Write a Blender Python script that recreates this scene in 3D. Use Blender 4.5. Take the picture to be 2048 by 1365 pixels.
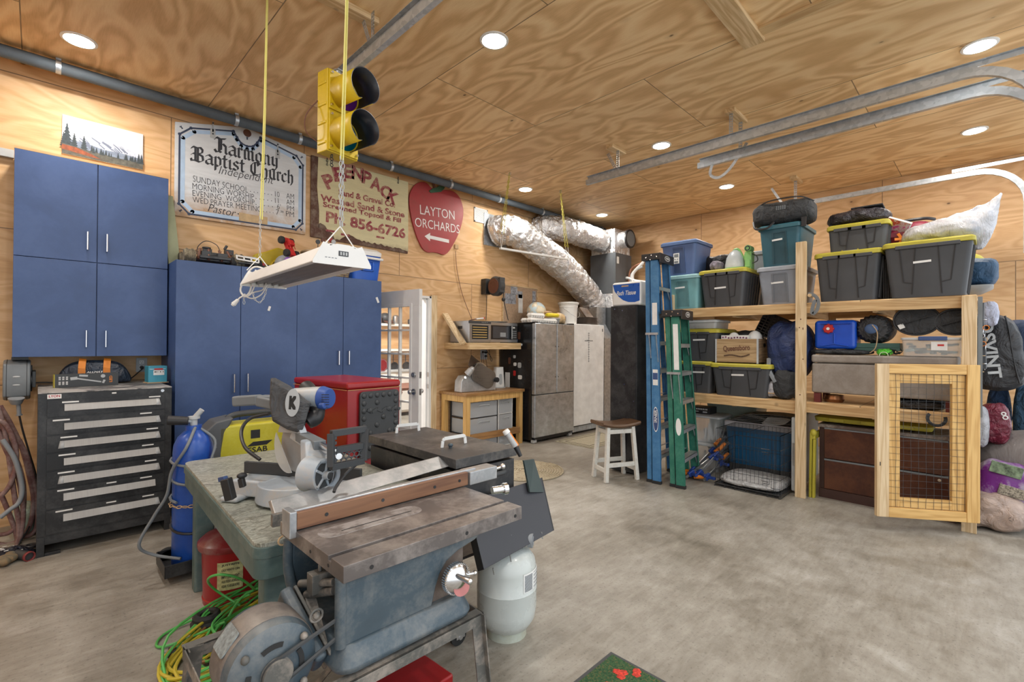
import bpy, bmesh, math, random
from mathutils import Vector, Matrix, Euler
random.seed(7)
PI = math.pi
for o in list(bpy.data.objects): bpy.data.objects.remove(o)
SC = bpy.context.scene
COL = SC.collection
# camera
H = 1.45
FPX = 953.6
YAW, PITCH, ROLL = math.radians(45.12), math.radians(0.30), math.radians(-0.387)
_f = Vector((math.cos(PITCH)*math.cos(YAW), math.cos(PITCH)*math.sin(YAW), math.sin(PITCH)))
_r = _f.cross(Vector((0, 0, 1))).normalized()
_u = _r.cross(_f)
R2 = _r*math.cos(ROLL) - _u*math.sin(ROLL)
U2 = _r*math.sin(ROLL) + _u*math.cos(ROLL)
cam = bpy.data.cameras.new('camera')
cam.lens = FPX*36/2048; cam.sensor_width = 36; cam.clip_start = .05; cam.clip_end = 200
camo = bpy.data.objects.new('camera', cam); COL.objects.link(camo)
M = Matrix((R2, U2, -_f)).transposed().to_4x4()
M.translation = Vector((0, 0, H))
camo.matrix_world = M
SC.camera = camo
def at(px, py, X=None, Y=None, Z=None, D=None):
 """point of the place that the photo shows at (px, py), on a plane of known X, Y, Z or depth"""
 d = _f + R2*((px-1024)/FPX) - U2*((py-682.5)/FPX)
 if D is not None: k = D
 elif X is not None: k = X/d.x
 elif Y is not None: k = Y/d.y
 else: k = (Z-H)/d.z
 return Vector((0, 0, H)) + d*k
# render look
SC.view_settings.view_transform = 'Standard'
SC.view_settings.look = 'None'
SC.view_settings.exposure = 0.08
SC.view_settings.gamma = 1
SC.view_settings.use_curve_mapping = False
try:
 SC.cycles.use_denoising = True
 SC.cycles.max_bounces = 6; SC.cycles.diffuse_bounces = 4; SC.cycles.glossy_bounces = 3
 SC.cycles.transmission_bounces = 5; SC.cycles.transparent_max_bounces = 12
 SC.cycles.sample_clamp_indirect = 4
 SC.cycles.caustics_reflective = False; SC.cycles.caustics_refractive = False
except Exception: pass
# daylight (open garage side behind the camera)
W = bpy.data.worlds.new('World'); SC.world = W; W.use_nodes = True
bg = W.node_tree.nodes['Background']
bg.inputs[0].default_value = (.90, .95, 1.0, 1); bg.inputs[1].default_value = 1.85
# downlights
LAMP_XY = [(.2, 4.73), (2.34, 4.70), (4.93, 4.70), (6.82, 4.69), (2.34, 2.555), (4.885, 2.58), (6.785, 2.60), (.2, 2.57),
   (.2, .1), (2.4, .1), (4.88, .06), (6.765, .12), (-1.9, 4.7), (-1.9, 2.6)]
LAMP_XY.remove((2.34, 4.70))
CEIL = 3.66
for i, (x, y) in enumerate(LAMP_XY):
 L = bpy.data.lights.new('downlight_glow', 'AREA'); L.shape = 'DISK'; L.size = .16
 L.energy = 19; L.color = (1.0, .955, .89)
 lo = bpy.data.objects.new('downlight_glow', L); COL.objects.link(lo); lo.location = (x, y, CEIL-.03)
L = bpy.data.lights.new('kitchen_lamp', 'AREA'); L.shape = 'DISK'; L.size = .5; L.energy = 220; L.color = (1, .98, .95)
lo = bpy.data.objects.new('kitchen_lamp', L); COL.objects.link(lo); lo.location = (3.4, 7.0, 2.9)
# mesh helpers
def T(x=0, y=0, z=0): return Matrix.Translation((x, y, z))
def RX(a): return Matrix.Rotation(math.radians(a), 4, 'X')
def RY(a): return Matrix.Rotation(math.radians(a), 4, 'Y')
def RZ(a): return Matrix.Rotation(math.radians(a), 4, 'Z')
def S(x, y, z): return Matrix.Diagonal((x, y, z, 1))
class MB:
 def __init__(s): s.v = []; s.f = []; s.mi = []; s.M = Matrix.Identity(4); s.cur = 0
 def add(s, vs, fs, m=None):
  b = len(s.v); Mx = s.M if m is None else s.M @ m
  s.v += [Mx @ Vector(p) for p in vs]
  flip = Mx.determinant() < 0
  for f in fs:
   f = [i+b for i in f]
   s.f.append(f[::-1] if flip else f); s.mi.append(s.cur)
  return s
 def box(s, x0, x1, y0, y1, z0, z1, m=None):
  return s.add([(x0,y0,z0),(x1,y0,z0),(x1,y1,z0),(x0,y1,z0),(x0,y0,z1),(x1,y0,z1),(x1,y1,z1),(x0,y1,z1)],
   [(0,3,2,1),(4,5,6,7),(0,1,5,4),(1,2,6,5),(2,3,7,6),(3,0,4,7)], m)
 def bar(s, a, b, w, h, up=(0,0,1)):
  a = Vector(a); b = Vector(b); d = b-a; L = d.length
  if L < 1e-6: return s
  d.normalize(); up = Vector(up)
  if abs(d.dot(up)) > .98: up = Vector((1,0,0)) if abs(d.x) < .9 else Vector((0,1,0))
  sx = d.cross(up).normalized(); uz = sx.cross(d)
  m = Matrix((sx, d, uz)).transposed().to_4x4(); m.translation = a
  return s.box(-w/2, w/2, 0, L, -h/2, h/2, m)
 def loft(s, rings, caps=True, closed=False):
  n = len(rings[0]); vs = [p for r in rings for p in r]; fs = []
  k = len(rings)
  for i in range(k if closed else k-1):
   for j in range(n):
    a = i*n+j; b = i*n+(j+1) % n; c = ((i+1) % k)*n+(j+1) % n; d = ((i+1) % k)*n+j
    fs.append((a, b, c, d))
  if caps and not closed:
   fs.append(tuple(range(n))[::-1]); fs.append(tuple((k-1)*n+j for j in range(n)))
  return s.add(vs, fs)
 def cyl(s, a, b, r, r2=None, n=16, caps=True):
  a = Vector(a); b = Vector(b); r2 = r if r2 is None else r2
  d = (b-a).normalized(); x = d.orthogonal().normalized(); y = d.cross(x)
  R = []
  for c, q in ((a, r), (b, r2)):
   R.append([c + (x*math.cos(2*PI*i/n)+y*math.sin(2*PI*i/n))*q for i in range(n)])
  return s.loft(R, caps)
 def tube(s, pts, r, n=8, closed=False, caps=True):
  P = [Vector(p) for p in pts]; k = len(P); R = []
  prev = None
  for i in range(k):
   if closed: t = P[(i+1) % k]-P[i-1]
   else: t = P[min(i+1, k-1)]-P[max(i-1, 0)]
   if t.length < 1e-9: t = Vector((0,0,1))
   t.normalize()
   if prev is None: x = t.orthogonal().normalized()
   else:
    x = prev - t*prev.dot(t)
    x = x.normalized() if x.length > 1e-6 else t.orthogonal().normalized()
   prev = x; y = t.cross(x); q = r[i] if isinstance(r, (list, tuple)) else r
   R.append([P[i]+(x*math.cos(2*PI*j/n)+y*math.sin(2*PI*j/n))*q for j in range(n)])
  return s.loft(R, caps, closed)
 def lathe(s, prof, n=24, m=None):
  vs = []; fs = []
  for r, z in prof: vs += [(r*math.cos(2*PI*i/n), r*math.sin(2*PI*i/n), z) for i in range(n)]
  for k in range(len(prof)-1):
   for j in range(n):
    fs.append((k*n+j, k*n+(j+1) % n, (k+1)*n+(j+1) % n, (k+1)*n+j))
  if prof[0][0] > 1e-5: fs.append(tuple(range(n))[::-1])
  if prof[-1][0] > 1e-5: fs.append(tuple((len(prof)-1)*n+j for j in range(n)))
  return s.add(vs, fs, m)
 def prism(s, out, z0, z1, m=None):
  n = len(out)
  a = sum(out[i][0]*out[(i+1) % n][1]-out[(i+1) % n][0]*out[i][1] for i in range(n))
  if a < 0: out = out[::-1]
  vs = [(x, y, z0) for x, y in out]+[(x, y, z1) for x, y in out]
  fs = [tuple(range(n))[::-1], tuple(range(n, 2*n))]+[(i, (i+1) % n, n+(i+1) % n, n+i) for i in range(n)]
  return s.add(vs, fs, m)
 def sph(s, c, r, nu=16, nv=10, m=None):
  if not isinstance(r, (tuple, list)): r = (r, r, r)
  prof = [(max(math.cos(-PI/2+PI*k/nv), 0), math.sin(-PI/2+PI*k/nv)) for k in range(nv+1)]
  m0 = T(*c) @ S(*r)
  return s.lathe(prof, nu, m0 if m is None else m @ m0)
 def torus(s, c, R, r, ax='Z', n=24, k=8, arc=(0, 360)):
  full = abs(arc[1]-arc[0]) >= 360; pts = []
  cnt = n if full else n+1
  for i in range(cnt):
   a = math.radians(arc[0]+(arc[1]-arc[0])*i/n); x, y = R*math.cos(a), R*math.sin(a)
   p = {'Z': (x, y, 0), 'X': (0, x, y), 'Y': (x, 0, y)}[ax]
   pts.append(Vector(c)+Vector(p))
  return s.tube(pts, r, k, closed=full)
 def quad(s, a, b, c, d): return s.add([a, b, c, d], [(0, 1, 2, 3)])
def rrect(x0, x1, y0, y1, r, n=4):
 o = []
 for cx, cy, a0 in ((x1-r, y0+r, -90), (x1-r, y1-r, 0), (x0+r, y1-r, 90), (x0+r, y0+r, 180)):
  for i in range(n+1):
   a = math.radians(a0+90*i/n); o.append((cx+r*math.cos(a), cy+r*math.sin(a)))
 return o
def spline(pts, n=8, closed=False):
 P = [Vector(p) for p in pts]; k = len(P); out = []
 rng = k if closed else k-1
 for i in range(rng):
  if closed: p0, p1, p2, p3 = P[i-1], P[i], P[(i+1) % k], P[(i+2) % k]
  else: p0, p1, p2, p3 = P[max(i-1, 0)], P[i], P[i+1], P[min(i+2, k-1)]
  for j in range(n):
   t = j/n
   out.append(.5*((2*p1)+(p2-p0)*t+(2*p0-5*p1+4*p2-p3)*t*t+(3*p1-p0-3*p2+p3)*t**3))
 if not closed: out.append(P[-1])
 return out
def obj(name, mb, mat, parent=None, bevel=0, smooth=.7, sub=0, solid=0, seg=2):
 me = bpy.data.meshes.new(name)
 me.from_pydata([tuple(v) for v in mb.v], [], mb.f)
 for m in (mat if isinstance(mat, (list, tuple)) else [mat]): me.materials.append(m)
 me.polygons.foreach_set('material_index', mb.mi)
 me.update()
 if smooth:
  me.shade_smooth(); me.set_sharp_from_angle(angle=smooth)
 o = bpy.data.objects.new(name, me); COL.objects.link(o)
 if parent is not None: o.parent = parent
 if solid:
  s = o.modifiers.new('thick', 'SOLIDIFY'); s.thickness = solid; s.offset = 0
 if bevel:
  b = o.modifiers.new('bevel', 'BEVEL'); b.width = bevel; b.segments = seg; b.limit_method = 'ANGLE'; b.angle_limit = .6
  b.harden_normals = True
 if sub:
  u = o.modifiers.new('sub', 'SUBSURF'); u.levels = sub; u.render_levels = sub
 return o
def tag(o, label, cat, group=None, kind=None):
 o['label'] = label; o['category'] = cat
 if group: o['group'] = group
 if kind: o['kind'] = kind
 return o
def thing(name, label, cat, loc=(0, 0, 0), rz=0, group=None, rot=None):
 o = bpy.data.objects.new(name, None); COL.objects.link(o); o.empty_display_size = .05
 o.location = loc
 o.rotation_euler = (0, 0, math.radians(rz)) if rot is None else rot
 return tag(o, label, cat, group)
def struct(name, mb, mat, parent=None, **k):
 o = obj(name, mb, mat, parent, **k)
 if parent is None: o['kind'] = 'structure'
 return o
def dup(root, loc, rz, label, group=None):
 r = root.copy(); COL.objects.link(r); r.location = loc; r.rotation_euler = (0, 0, math.radians(rz)); r['label'] = label
 if group: r['group'] = group
 for ch in list(root.children):
  c = ch.copy(); COL.objects.link(c); c.parent = r
  for g in list(ch.children):
   d = g.copy(); COL.objects.link(d); d.parent = c
 return r
def text(name, s, mat, parent, m, w=None, h=None, size=1, bold=0, ext=.0006, shear=0, space=1, align='CENTER'):
 """lettering lying in the XY plane of matrix m, fitted to width w / cap height h"""
 cu = bpy.data.curves.new('t', 'FONT'); cu.body = s; cu.size = size; cu.offset = bold; cu.extrude = 0
 cu.shear = shear; cu.space_character = space; cu.align_x = align; cu.align_y = 'CENTER'; cu.resolution_u = 3
 to = bpy.data.objects.new('t', cu); COL.objects.link(to)
 dg = bpy.context.evaluated_depsgraph_get()
 me = bpy.data.meshes.new_from_object(to.evaluated_get(dg))
 bpy.data.objects.remove(to); bpy.data.curves.remove(cu)
 xs = [v.co.x for v in me.vertices]; ys = [v.co.y for v in me.vertices]
 if not xs: return None
 W0 = max(xs)-min(xs); H0 = max(ys)-min(ys); cx = (max(xs)+min(xs))/2; cy = (max(ys)+min(ys))/2
 sx = w/W0 if w else None; sy = h/H0 if h else None
 sx = sx or sy or 1; sy = sy or sx
 for v in me.vertices: v.co = m @ Vector(((v.co.x-cx)*sx, (v.co.y-cy)*sy, ext))
 me.materials.clear(); me.materials.append(mat)
 o = bpy.data.objects.new(name, me); COL.objects.link(o)
 if parent is not None: o.parent = parent
 return o
def nib(mb, strokes, w, ang=40, m=None, z=0, thin=.15):
 """broad-nib pen strokes: each segment is swept by a slanted nib"""
 a = math.radians(ang); dx, dy = w/2*math.cos(a), w/2*math.sin(a)
 tx, ty = -dy*thin, dx*thin
 for st in strokes:
  for (x0, y0), (x1, y1) in zip(st[:-1], st[1:]):
   pts = []
   for X, Y in ((x0, y0), (x1, y1)):
    for sx_, sy_ in ((1, 1), (1, -1), (-1, -1), (-1, 1)):
     pts.append((X+sx_*dx+sy_*tx, Y+sx_*dy+sy_*ty))
   # convex hull
   ps = sorted(set((round(p[0], 6), round(p[1], 6)) for p in pts));
   def half(q):
    h = []
    for p in q:
     while len(h) > 1 and (h[-1][0]-h[-2][0])*(p[1]-h[-2][1])-(h[-1][1]-h[-2][1])*(p[0]-h[-2][0]) <= 0: h.pop()
     h.append(p)
    return h[:-1]
   hull = half(ps)+half(ps[::-1])
   mb.add([(p[0], p[1], z) for p in hull], [tuple(range(len(hull)))], m)
   z += 1.2e-6
# materials
def nt(name):
 m = bpy.data.materials.new(name); m.use_nodes = True
 t = m.node_tree; b = t.nodes['Principled BSDF']
 return m, t, b
def lk(t, a, b): t.links.new(a, b)
def nd(t, typ, **k):
 n = t.nodes.new(typ)
 for a, v in k.items():
  if a in n.inputs.keys(): n.inputs[a].default_value = v
  else: setattr(n, a, v)
 return n
def ramp(t, src, stops):
 r = t.nodes.new('ShaderNodeValToRGB'); e = r.color_ramp.elements
 while len(e) > len(stops): e.remove(e[-1])
 while len(e) < len(stops): e.new(.5)
 for x, (p, c) in zip(e, stops): x.position = p; x.color = (*c, 1) if len(c) == 3 else c
 if src is not None: lk(t, src, r.inputs[0])
 return r
def mixc(t, fac, a, b, mode='MIX'):
 n = t.nodes.new('ShaderNodeMix'); n.data_type = 'RGBA'; n.blend_type = mode
 for sock, v in ((n.inputs[0], fac), (n.inputs[6], a), (n.inputs[7], b)):
  if isinstance(v, (int, float)): sock.default_value = v
  elif isinstance(v, tuple): sock.default_value = (*v, 1) if len(v) == 3 else v
  else: lk(t, v, sock)
 return n.outputs[2]
def coords(t, scale=(1, 1, 1), rot=(0, 0, 0), loc=(0, 0, 0), src='Object'):
 tc = t.nodes.new('ShaderNodeTexCoord'); mp = t.nodes.new('ShaderNodeMapping')
 mp.inputs['Scale'].default_value = scale; mp.inputs['Rotation'].default_value = tuple(math.radians(a) for a in rot)
 mp.inputs['Location'].default_value = loc
 lk(t, tc.outputs[src], mp.inputs[0]); return mp.outputs[0]
def noise(t, vec, scale, detail=3, rough=.5, dist=0):
 n = t.nodes.new('ShaderNodeTexNoise'); n.inputs['Scale'].default_value = scale
 n.inputs['Detail'].default_value = detail; n.inputs['Roughness'].default_value = rough; n.inputs['Distortion'].default_value = dist
 if vec is not None: lk(t, vec, n.inputs['Vector'])
 return n.outputs[0]
def mth(t, op, a, b=0.0, clamp=False):
 n = t.nodes.new('ShaderNodeMath'); n.operation = op; n.use_clamp = clamp
 for s_, v in ((n.inputs[0], a), (n.inputs[1], b)):
  if isinstance(v, (int, float)): s_.default_value = v
  else: lk(t, v, s_)
 return n.outputs[0]
def bump(t, b, h, strength=.3, dist=.01):
 n = t.nodes.new('ShaderNodeBump'); n.inputs['Strength'].default_value = strength; n.inputs['Distance'].default_value = dist
 lk(t, h, n.inputs['Height']); lk(t, n.outputs[0], b.inputs['Normal'])
def plain(name, c, rough=.5, metal=0, var=.12, vs=6, bs=0, spec=.5, emit=0, coat=0, alpha=1, bscale=60):
 """paint / plastic / cloth with a light mottling"""
 m, t, b = nt(name)
 b.inputs['Roughness'].default_value = rough; b.inputs['Metallic'].default_value = metal
 b.inputs['Specular IOR Level'].default_value = spec
 if var:
  v = coords(t)
  n = noise(t, v, vs, 5, .6)
  r = ramp(t, n, [(.3, tuple(x*(1-var) for x in c)), (.7, tuple(min(x*(1+var), 1) for x in c))])
  lk(t, r.outputs[0], b.inputs['Base Color'])
  rr = mth(t, 'MULTIPLY_ADD', n, .25);
  t.nodes[-1].inputs[2].default_value = rough-.12; lk(t, rr, b.inputs['Roughness'])
 else: b.inputs['Base Color'].default_value = (*c, 1)
 if bs: bump(t, b, noise(t, coords(t), bscale, 3), bs, .004)
 if coat: b.inputs['Coat Weight'].default_value = coat
 if emit:
  b.inputs['Emission Color'].default_value = (*c, 1); b.inputs['Emission Strength'].default_value = emit
 if alpha < 1: b.inputs['Alpha'].default_value = alpha
 return m
def worn(name, c, wear, amount=.5, rough=.5, metal=0, scale=5, fine=40, bs=.1):
 """paint with worn, scratched and dirty patches of another colour"""
 m, t, b = nt(name); v = coords(t)
 n1 = noise(t, v, scale, 8, .65, .4); n2 = noise(t, v, fine, 4, .7)
 s_ = mth(t, 'ADD', n1, mth(t, 'MULTIPLY', n2, .35))
 r = ramp(t, s_, [(.62, (0, 0, 0)), (.86, (1, 1, 1))])
 f = mth(t, 'MULTIPLY', r.outputs[0], amount*2, True)
 base = ramp(t, n1, [(.25, tuple(x*.82 for x in c)), (.75, tuple(min(1, x*1.18) for x in c))])
 lk(t, mixc(t, f, base.outputs[0], wear), b.inputs['Base Color'])
 b.inputs['Roughness'].default_value = rough; b.inputs['Metallic'].default_value = metal
 if bs: bump(t, b, s_, bs, .004)
 return m
def ply(name, light, mid, dark, grain, seam=(1.22, 2.44), plane='XZ', rings=16, contrast=1.0, rough=.55, knots=True, off=(0, 0, 0), stretch=(.55, 2.2)):
 """rotary-cut plywood sheets: contour-like figure stretched along the grain, knots and sheet joints"""
 m, t, b = nt(name)
 rot = {'XZ': (-90, 0, 0), 'YZ': (-90, 0, -90), 'XY': (0, 0, 0)}[plane]
 tc = t.nodes.new('ShaderNodeTexCoord'); sep = t.nodes.new('ShaderNodeSeparateXYZ'); lk(t, tc.outputs['Object'], sep.inputs[0])
 a, c = {'XZ': (0, 2), 'YZ': (1, 2), 'XY': (0, 1)}[plane]
 cmb = t.nodes.new('ShaderNodeCombineXYZ'); lk(t, sep.outputs[a], cmb.inputs[0]); lk(t, sep.outputs[c], cmb.inputs[1])
 mp = t.nodes.new('ShaderNodeMapping'); mp.inputs['Location'].default_value = off; lk(t, cmb.outputs[0], mp.inputs[0]); P = mp.outputs[0]
 if grain == 'v':
  s2 = t.nodes.new('ShaderNodeSeparateXYZ'); lk(t, P, s2.inputs[0]); c2 = t.nodes.new('ShaderNodeCombineXYZ')
  lk(t, s2.outputs[1], c2.inputs[0]); lk(t, s2.outputs[0], c2.inputs[1]); P = c2.outputs[0]
 br = t.nodes.new('ShaderNodeTexBrick'); br.offset = .5; br.inputs['Scale'].default_value = 1
 br.inputs['Brick Width'].default_value = seam[1]; br.inputs['Row Height'].default_value = seam[0]
 br.inputs['Mortar Size'].default_value = .0035; br.inputs['Mortar Smooth'].default_value = 0
 br.inputs['Color1'].default_value = (0, 0, 0, 1); br.inputs['Color2'].default_value = (1, 1, 1, 1)
 lk(t, P, br.inputs['Vector'])
 # every sheet its own figure
 offs = t.nodes.new('ShaderNodeVectorMath'); offs.operation = 'SCALE'; lk(t, br.outputs['Color'], offs.inputs[0]); offs.inputs['Scale'].default_value = 37.0
 add = t.nodes.new('ShaderNodeVectorMath'); add.operation = 'ADD'; lk(t, P, add.inputs[0]); lk(t, offs.outputs[0], add.inputs[1])
 mp2 = t.nodes.new('ShaderNodeMapping'); mp2.inputs['Scale'].default_value = (stretch[0], stretch[1], 1); lk(t, add.outputs[0], mp2.inputs[0])
 n1 = noise(t, mp2.outputs[0], 1.6, 2.5, .45, .5)
 w = mth(t, 'SINE', mth(t, 'MULTIPLY', n1, rings*6.28))
 w01 = mth(t, 'MULTIPLY_ADD', w, .5); t.nodes[-1].inputs[2].default_value = .5
 mp3 = t.nodes.new('ShaderNodeMapping'); mp3.inputs['Scale'].default_value = (6, 90, 1); lk(t, add.outputs[0], mp3.inputs[0])
 fine = noise(t, mp3.outputs[0], 2.0, 3, .6)
 big = noise(t, mp2.outputs[0], .8, 2, .5)
 v = mth(t, 'ADD', mth(t, 'MULTIPLY', w01, .45*contrast), mth(t, 'MULTIPLY', fine, .35))
 v = mth(t, 'ADD', v, mth(t, 'MULTIPLY', big, .35))
 r = ramp(t, v, [(.28, light), (.55, mid), (.95, dark)])
 col = r.outputs[0]
 # sheet to sheet tone
 tone = ramp(t, br.outputs['Color'], [(0, (.90, .90, .90)), (1, (1.0, 1.0, 1.0))])
 col = mixc(t, 1.0, col, tone.outputs[0], 'MULTIPLY')
 if knots:
  vo = t.nodes.new('ShaderNodeTexVoronoi'); vo.inputs['Scale'].default_value = 2.1; vo.inputs['Randomness'].default_value = 1
  mp4 = t.nodes.new('ShaderNodeMapping'); mp4.inputs['Scale'].default_value = (1, 1.6, 1); lk(t, add.outputs[0], mp4.inputs[0]); lk(t, mp4.outputs[0], vo.inputs['Vector'])
  kr = ramp(t, vo.outputs['Distance'], [(.022, (1, 1, 1)), (.045, (0, 0, 0))])
  kr2 = ramp(t, vo.outputs['Distance'], [(.03, (1, 1, 1)), (.14, (0, 0, 0))])
  col = mixc(t, mth(t, 'MULTIPLY', kr2.outputs[0], .35), col, tuple(x*.7 for x in dark))
  col = mixc(t, mth(t, 'MULTIPLY', kr.outputs[0], .85), col, (.09, .04, .015))
 col = mixc(t, mth(t, 'MULTIPLY', br.outputs['Fac'], .75), col, (.06, .035, .02))
 lk(t, col, b.inputs['Base Color']); b.inputs['Roughness'].default_value = rough
 bump(t, b, v, .08, .003)
 return m
def lumber(name, light, dark, axis='Z', rough=.6, rings=7):
 """sawn board: long straight grain along one axis"""
 m, t, b = nt(name)
 sc = {'X': (.6, 9, 9), 'Y': (9, .6, 9), 'Z': (9, 9, .6)}[axis]
 v = coords(t, sc); n = noise(t, v, 1.3, 3, .5, .3)
 w = mth(t, 'SINE', mth(t, 'MULTIPLY', n, rings*6.28)); w = mth(t, 'MULTIPLY_ADD', w, .5); t.nodes[-1].inputs[2].default_value = .5
 fine = noise(t, coords(t, tuple(x*7 for x in sc)), 1.5, 2)
 s_ = mth(t, 'ADD', mth(t, 'MULTIPLY', w, .5), mth(t, 'MULTIPLY', fine, .5))
 r = ramp(t, s_, [(.25, light), (.8, dark)])
 vo = t.nodes.new('ShaderNodeTexVoronoi'); vo.inputs['Scale'].default_value = 3.2; lk(t, coords(t), vo.inputs['Vector'])
 kr = ramp(t, vo.outputs['Distance'], [(.04, (1, 1, 1)), (.09, (0, 0, 0))])
 col = mixc(t, mth(t, 'MULTIPLY', kr.outputs[0], .6), r.outputs[0], tuple(x*.35 for x in dark))
 lk(t, col, b.inputs['Base Color']); b.inputs['Roughness'].default_value = rough
 bump(t, b, s_, .1, .002)
 return m
def concrete(name):
 m, t, b = nt(name); v = coords(t)
 n1 = noise(t, v, .9, 6, .62, .6); n2 = noise(t, v, 4.5, 8, .7, .3); n3 = noise(t, v, 60, 3, .6)
 n4 = noise(t, coords(t, (1, 5, 1), (0, 0, 35)), 5, 6, .7, .5)
 s_ = mth(t, 'ADD', mth(t, 'MULTIPLY', n1, .42), mth(t, 'MULTIPLY', n2, .36))
 s_ = mth(t, 'ADD', s_, mth(t, 'MULTIPLY', n4, .22))
 r = ramp(t, s_, [(.32, (.12, .105, .08)), (.45, (.255, .23, .19)), (.55, (.36, .335, .29)), (.67, (.50, .485, .45))])
 sp = ramp(t, n3, [(.28, (.55, .55, .55)), (.42, (1, 1, 1))])
 lk(t, mixc(t, .8, r.outputs[0], sp.outputs[0], 'MULTIPLY'), b.inputs['Base Color'])
 rr = ramp(t, n2, [(.3, (.34, .34, .34)), (.7, (.6, .6, .6))]); lk(t, rr.outputs[0], b.inputs['Roughness'])
 bump(t, b, mth(t, 'ADD', n3, n2), .12, .003)
 return m
def foil(name):
 m, t, b = nt(name); b.inputs['Metallic'].default_value = .92; b.inputs['Base Color'].default_value = (.80, .81, .83, 1)
 v = coords(t); n = noise(t, v, 9, 6, .7, 1.2); vo = t.nodes.new('ShaderNodeTexVoronoi'); vo.feature = 'DISTANCE_TO_EDGE'; vo.inputs['Scale'].default_value = 14
 lk(t, v, vo.inputs['Vector'])
 s_ = mth(t, 'ADD', n, mth(t, 'MULTIPLY', vo.outputs[0], .6)); bump(t, b, s_, .9, .03)
 rr = ramp(t, n, [(.3, (.2, .2, .2)), (.7, (.42, .42, .42))]); lk(t, rr.outputs[0], b.inputs['Roughness'])
 return m
def brushed(name, c=(.45, .46, .47), rough=.32, axis=(1, 1, 60), metal=.9, streak=.25):
 m, t, b = nt(name); b.inputs['Metallic'].default_value = metal
 n = noise(t, coords(t, axis), 6, 3, .6); n2 = noise(t, coords(t), 2.2, 5, .6, .6)
 r = ramp(t, mth(t, 'ADD', mth(t, 'MULTIPLY', n, .5), mth(t, 'MULTIPLY', n2, .5)), [(.3, tuple(x*(1-streak) for x in c)), (.7, tuple(min(1, x*(1+streak)) for x in c))])
 lk(t, r.outputs[0], b.inputs['Base Color'])
 rr = ramp(t, n2, [(.3, (rough*.8,)*3), (.7, (rough*1.3,)*3)]); lk(t, rr.outputs[0], b.inputs['Roughness'])
 return m
def galv(name):
 m, t, b = nt(name); b.inputs['Metallic'].default_value = .75
 vo = t.nodes.new('ShaderNodeTexVoronoi'); vo.inputs['Scale'].default_value = 30; lk(t, coords(t), vo.inputs['Vector'])
 r = ramp(t, vo.outputs['Color'], [(0, (.40, .44, .48)), (1, (.60, .64, .68))]); lk(t, r.outputs[0], b.inputs['Base Color'])
 b.inputs['Roughness'].default_value = .42
 return m
def clearp(name, c=(.85, .9, .92), rough=.12, trans=.9, alpha=None):
 m, t, b = nt(name); b.inputs['Base Color'].default_value = (*c, 1); b.inputs['Roughness'].default_value = rough
 # thin-walled translucent plastic or glass
 tr = t.nodes.new('ShaderNodeBsdfTransparent'); tr.inputs[0].default_value = (*c, 1)
 mx = t.nodes.new('ShaderNodeMixShader'); mx.inputs[0].default_value = 1-trans
 lk(t, tr.outputs[0], mx.inputs[1]); lk(t, b.outputs[0], mx.inputs[2]); lk(t, mx.outputs[0], t.nodes['Material Output'].inputs[0])
 return m
def weave(name, c1, c2, scale=60):
 m, t, b = nt(name)
 ch = t.nodes.new('ShaderNodeTexChecker'); ch.inputs['Scale'].default_value = scale; ch.inputs[1].default_value = (*c1, 1); ch.inputs[2].default_value = (*c2, 1)
 lk(t, coords(t), ch.inputs[0]); lk(t, ch.outputs[0], b.inputs['Base Color']); b.inputs['Roughness'].default_value = .8
 bump(t, b, ch.outputs[1], .4, .004)
 return m
def cloth(name, c, fold=7, rough=.7, amt=.8, var=.25):
 m, t, b = nt(name); v = coords(t); n = noise(t, v, fold, 4, .55, 1.4)
 r = ramp(t, noise(t, v, fold*1.7, 4), [(.3, tuple(x*(1-var) for x in c)), (.7, tuple(min(1, x*(1+var)) for x in c))])
 lk(t, r.outputs[0], b.inputs['Base Color']); b.inputs['Roughness'].default_value = rough; bump(t, b, n, amt, .05)
 return m
K = {}
K['ply_wall'] = ply('pine_plywood_wall', (.76, .50, .27), (.65, .395, .185), (.42, .21, .08), 'h', plane='XZ', rings=10, contrast=.55, off=(.35, .12, 0))
K['ply_back'] = ply('pine_plywood_back', (.74, .485, .26), (.62, .375, .18), (.42, .21, .08), 'h', plane='YZ', rings=10, contrast=.55, off=(.2, 0, 0))
K['ply_ceil'] = ply('pine_plywood_ceiling', (.92, .68, .38), (.80, .53, .265), (.54, .31, .125), 'v', plane='XY', rings=8, contrast=.85, knots=True, off=(.1, .4, 0), stretch=(.55, 1.7))
K['concrete'] = concrete('stained_concrete')
K['pineX'] = lumber('pine_board_x', (.70, .52, .30), (.52, .34, .16), 'X')
K['pineY'] = lumber('pine_board_y', (.62, .43, .22), (.46, .28, .12), 'Y')
K['pineZ'] = lumber('pine_board_z', (.72, .56, .35), (.55, .38, .20), 'Z')
K['yelpineZ'] = lumber('yellow_pine_z', (.72, .46, .17), (.56, .32, .10), 'Z')
K['yelpineX'] = lumber('yellow_pine_x', (.72, .46, .17), (.56, .32, .10), 'Y')
K['blue'] = worn('blue_laminate', (.040, .082, .215), (.09, .14, .28), .12, .42, 0, 2.5, 30, .02)
K['edgeband'] = plain('particle_edge', (.55, .33, .15), .7)
K['galv'] = galv('galvanised_steel')
K['chrome'] = plain('chrome', (.75, .76, .78), .18, 1, .05)
K['steel'] = brushed('brushed_steel')
K['alu'] = brushed('aluminium', (.62, .62, .62), .38, (1, 60, 1), .8, .15)
K['foil'] = foil('foil_duct')
K['black'] = plain('black_plastic', (.018, .018, .02), .45)
K['blackm'] = worn('black_painted_steel', (.022, .023, .025), (.12, .12, .12), .18, .38, .2, 6, 60, .03)
K['dgrey'] = plain('dark_grey_plastic', (.042, .046, .05), .5)
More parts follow.
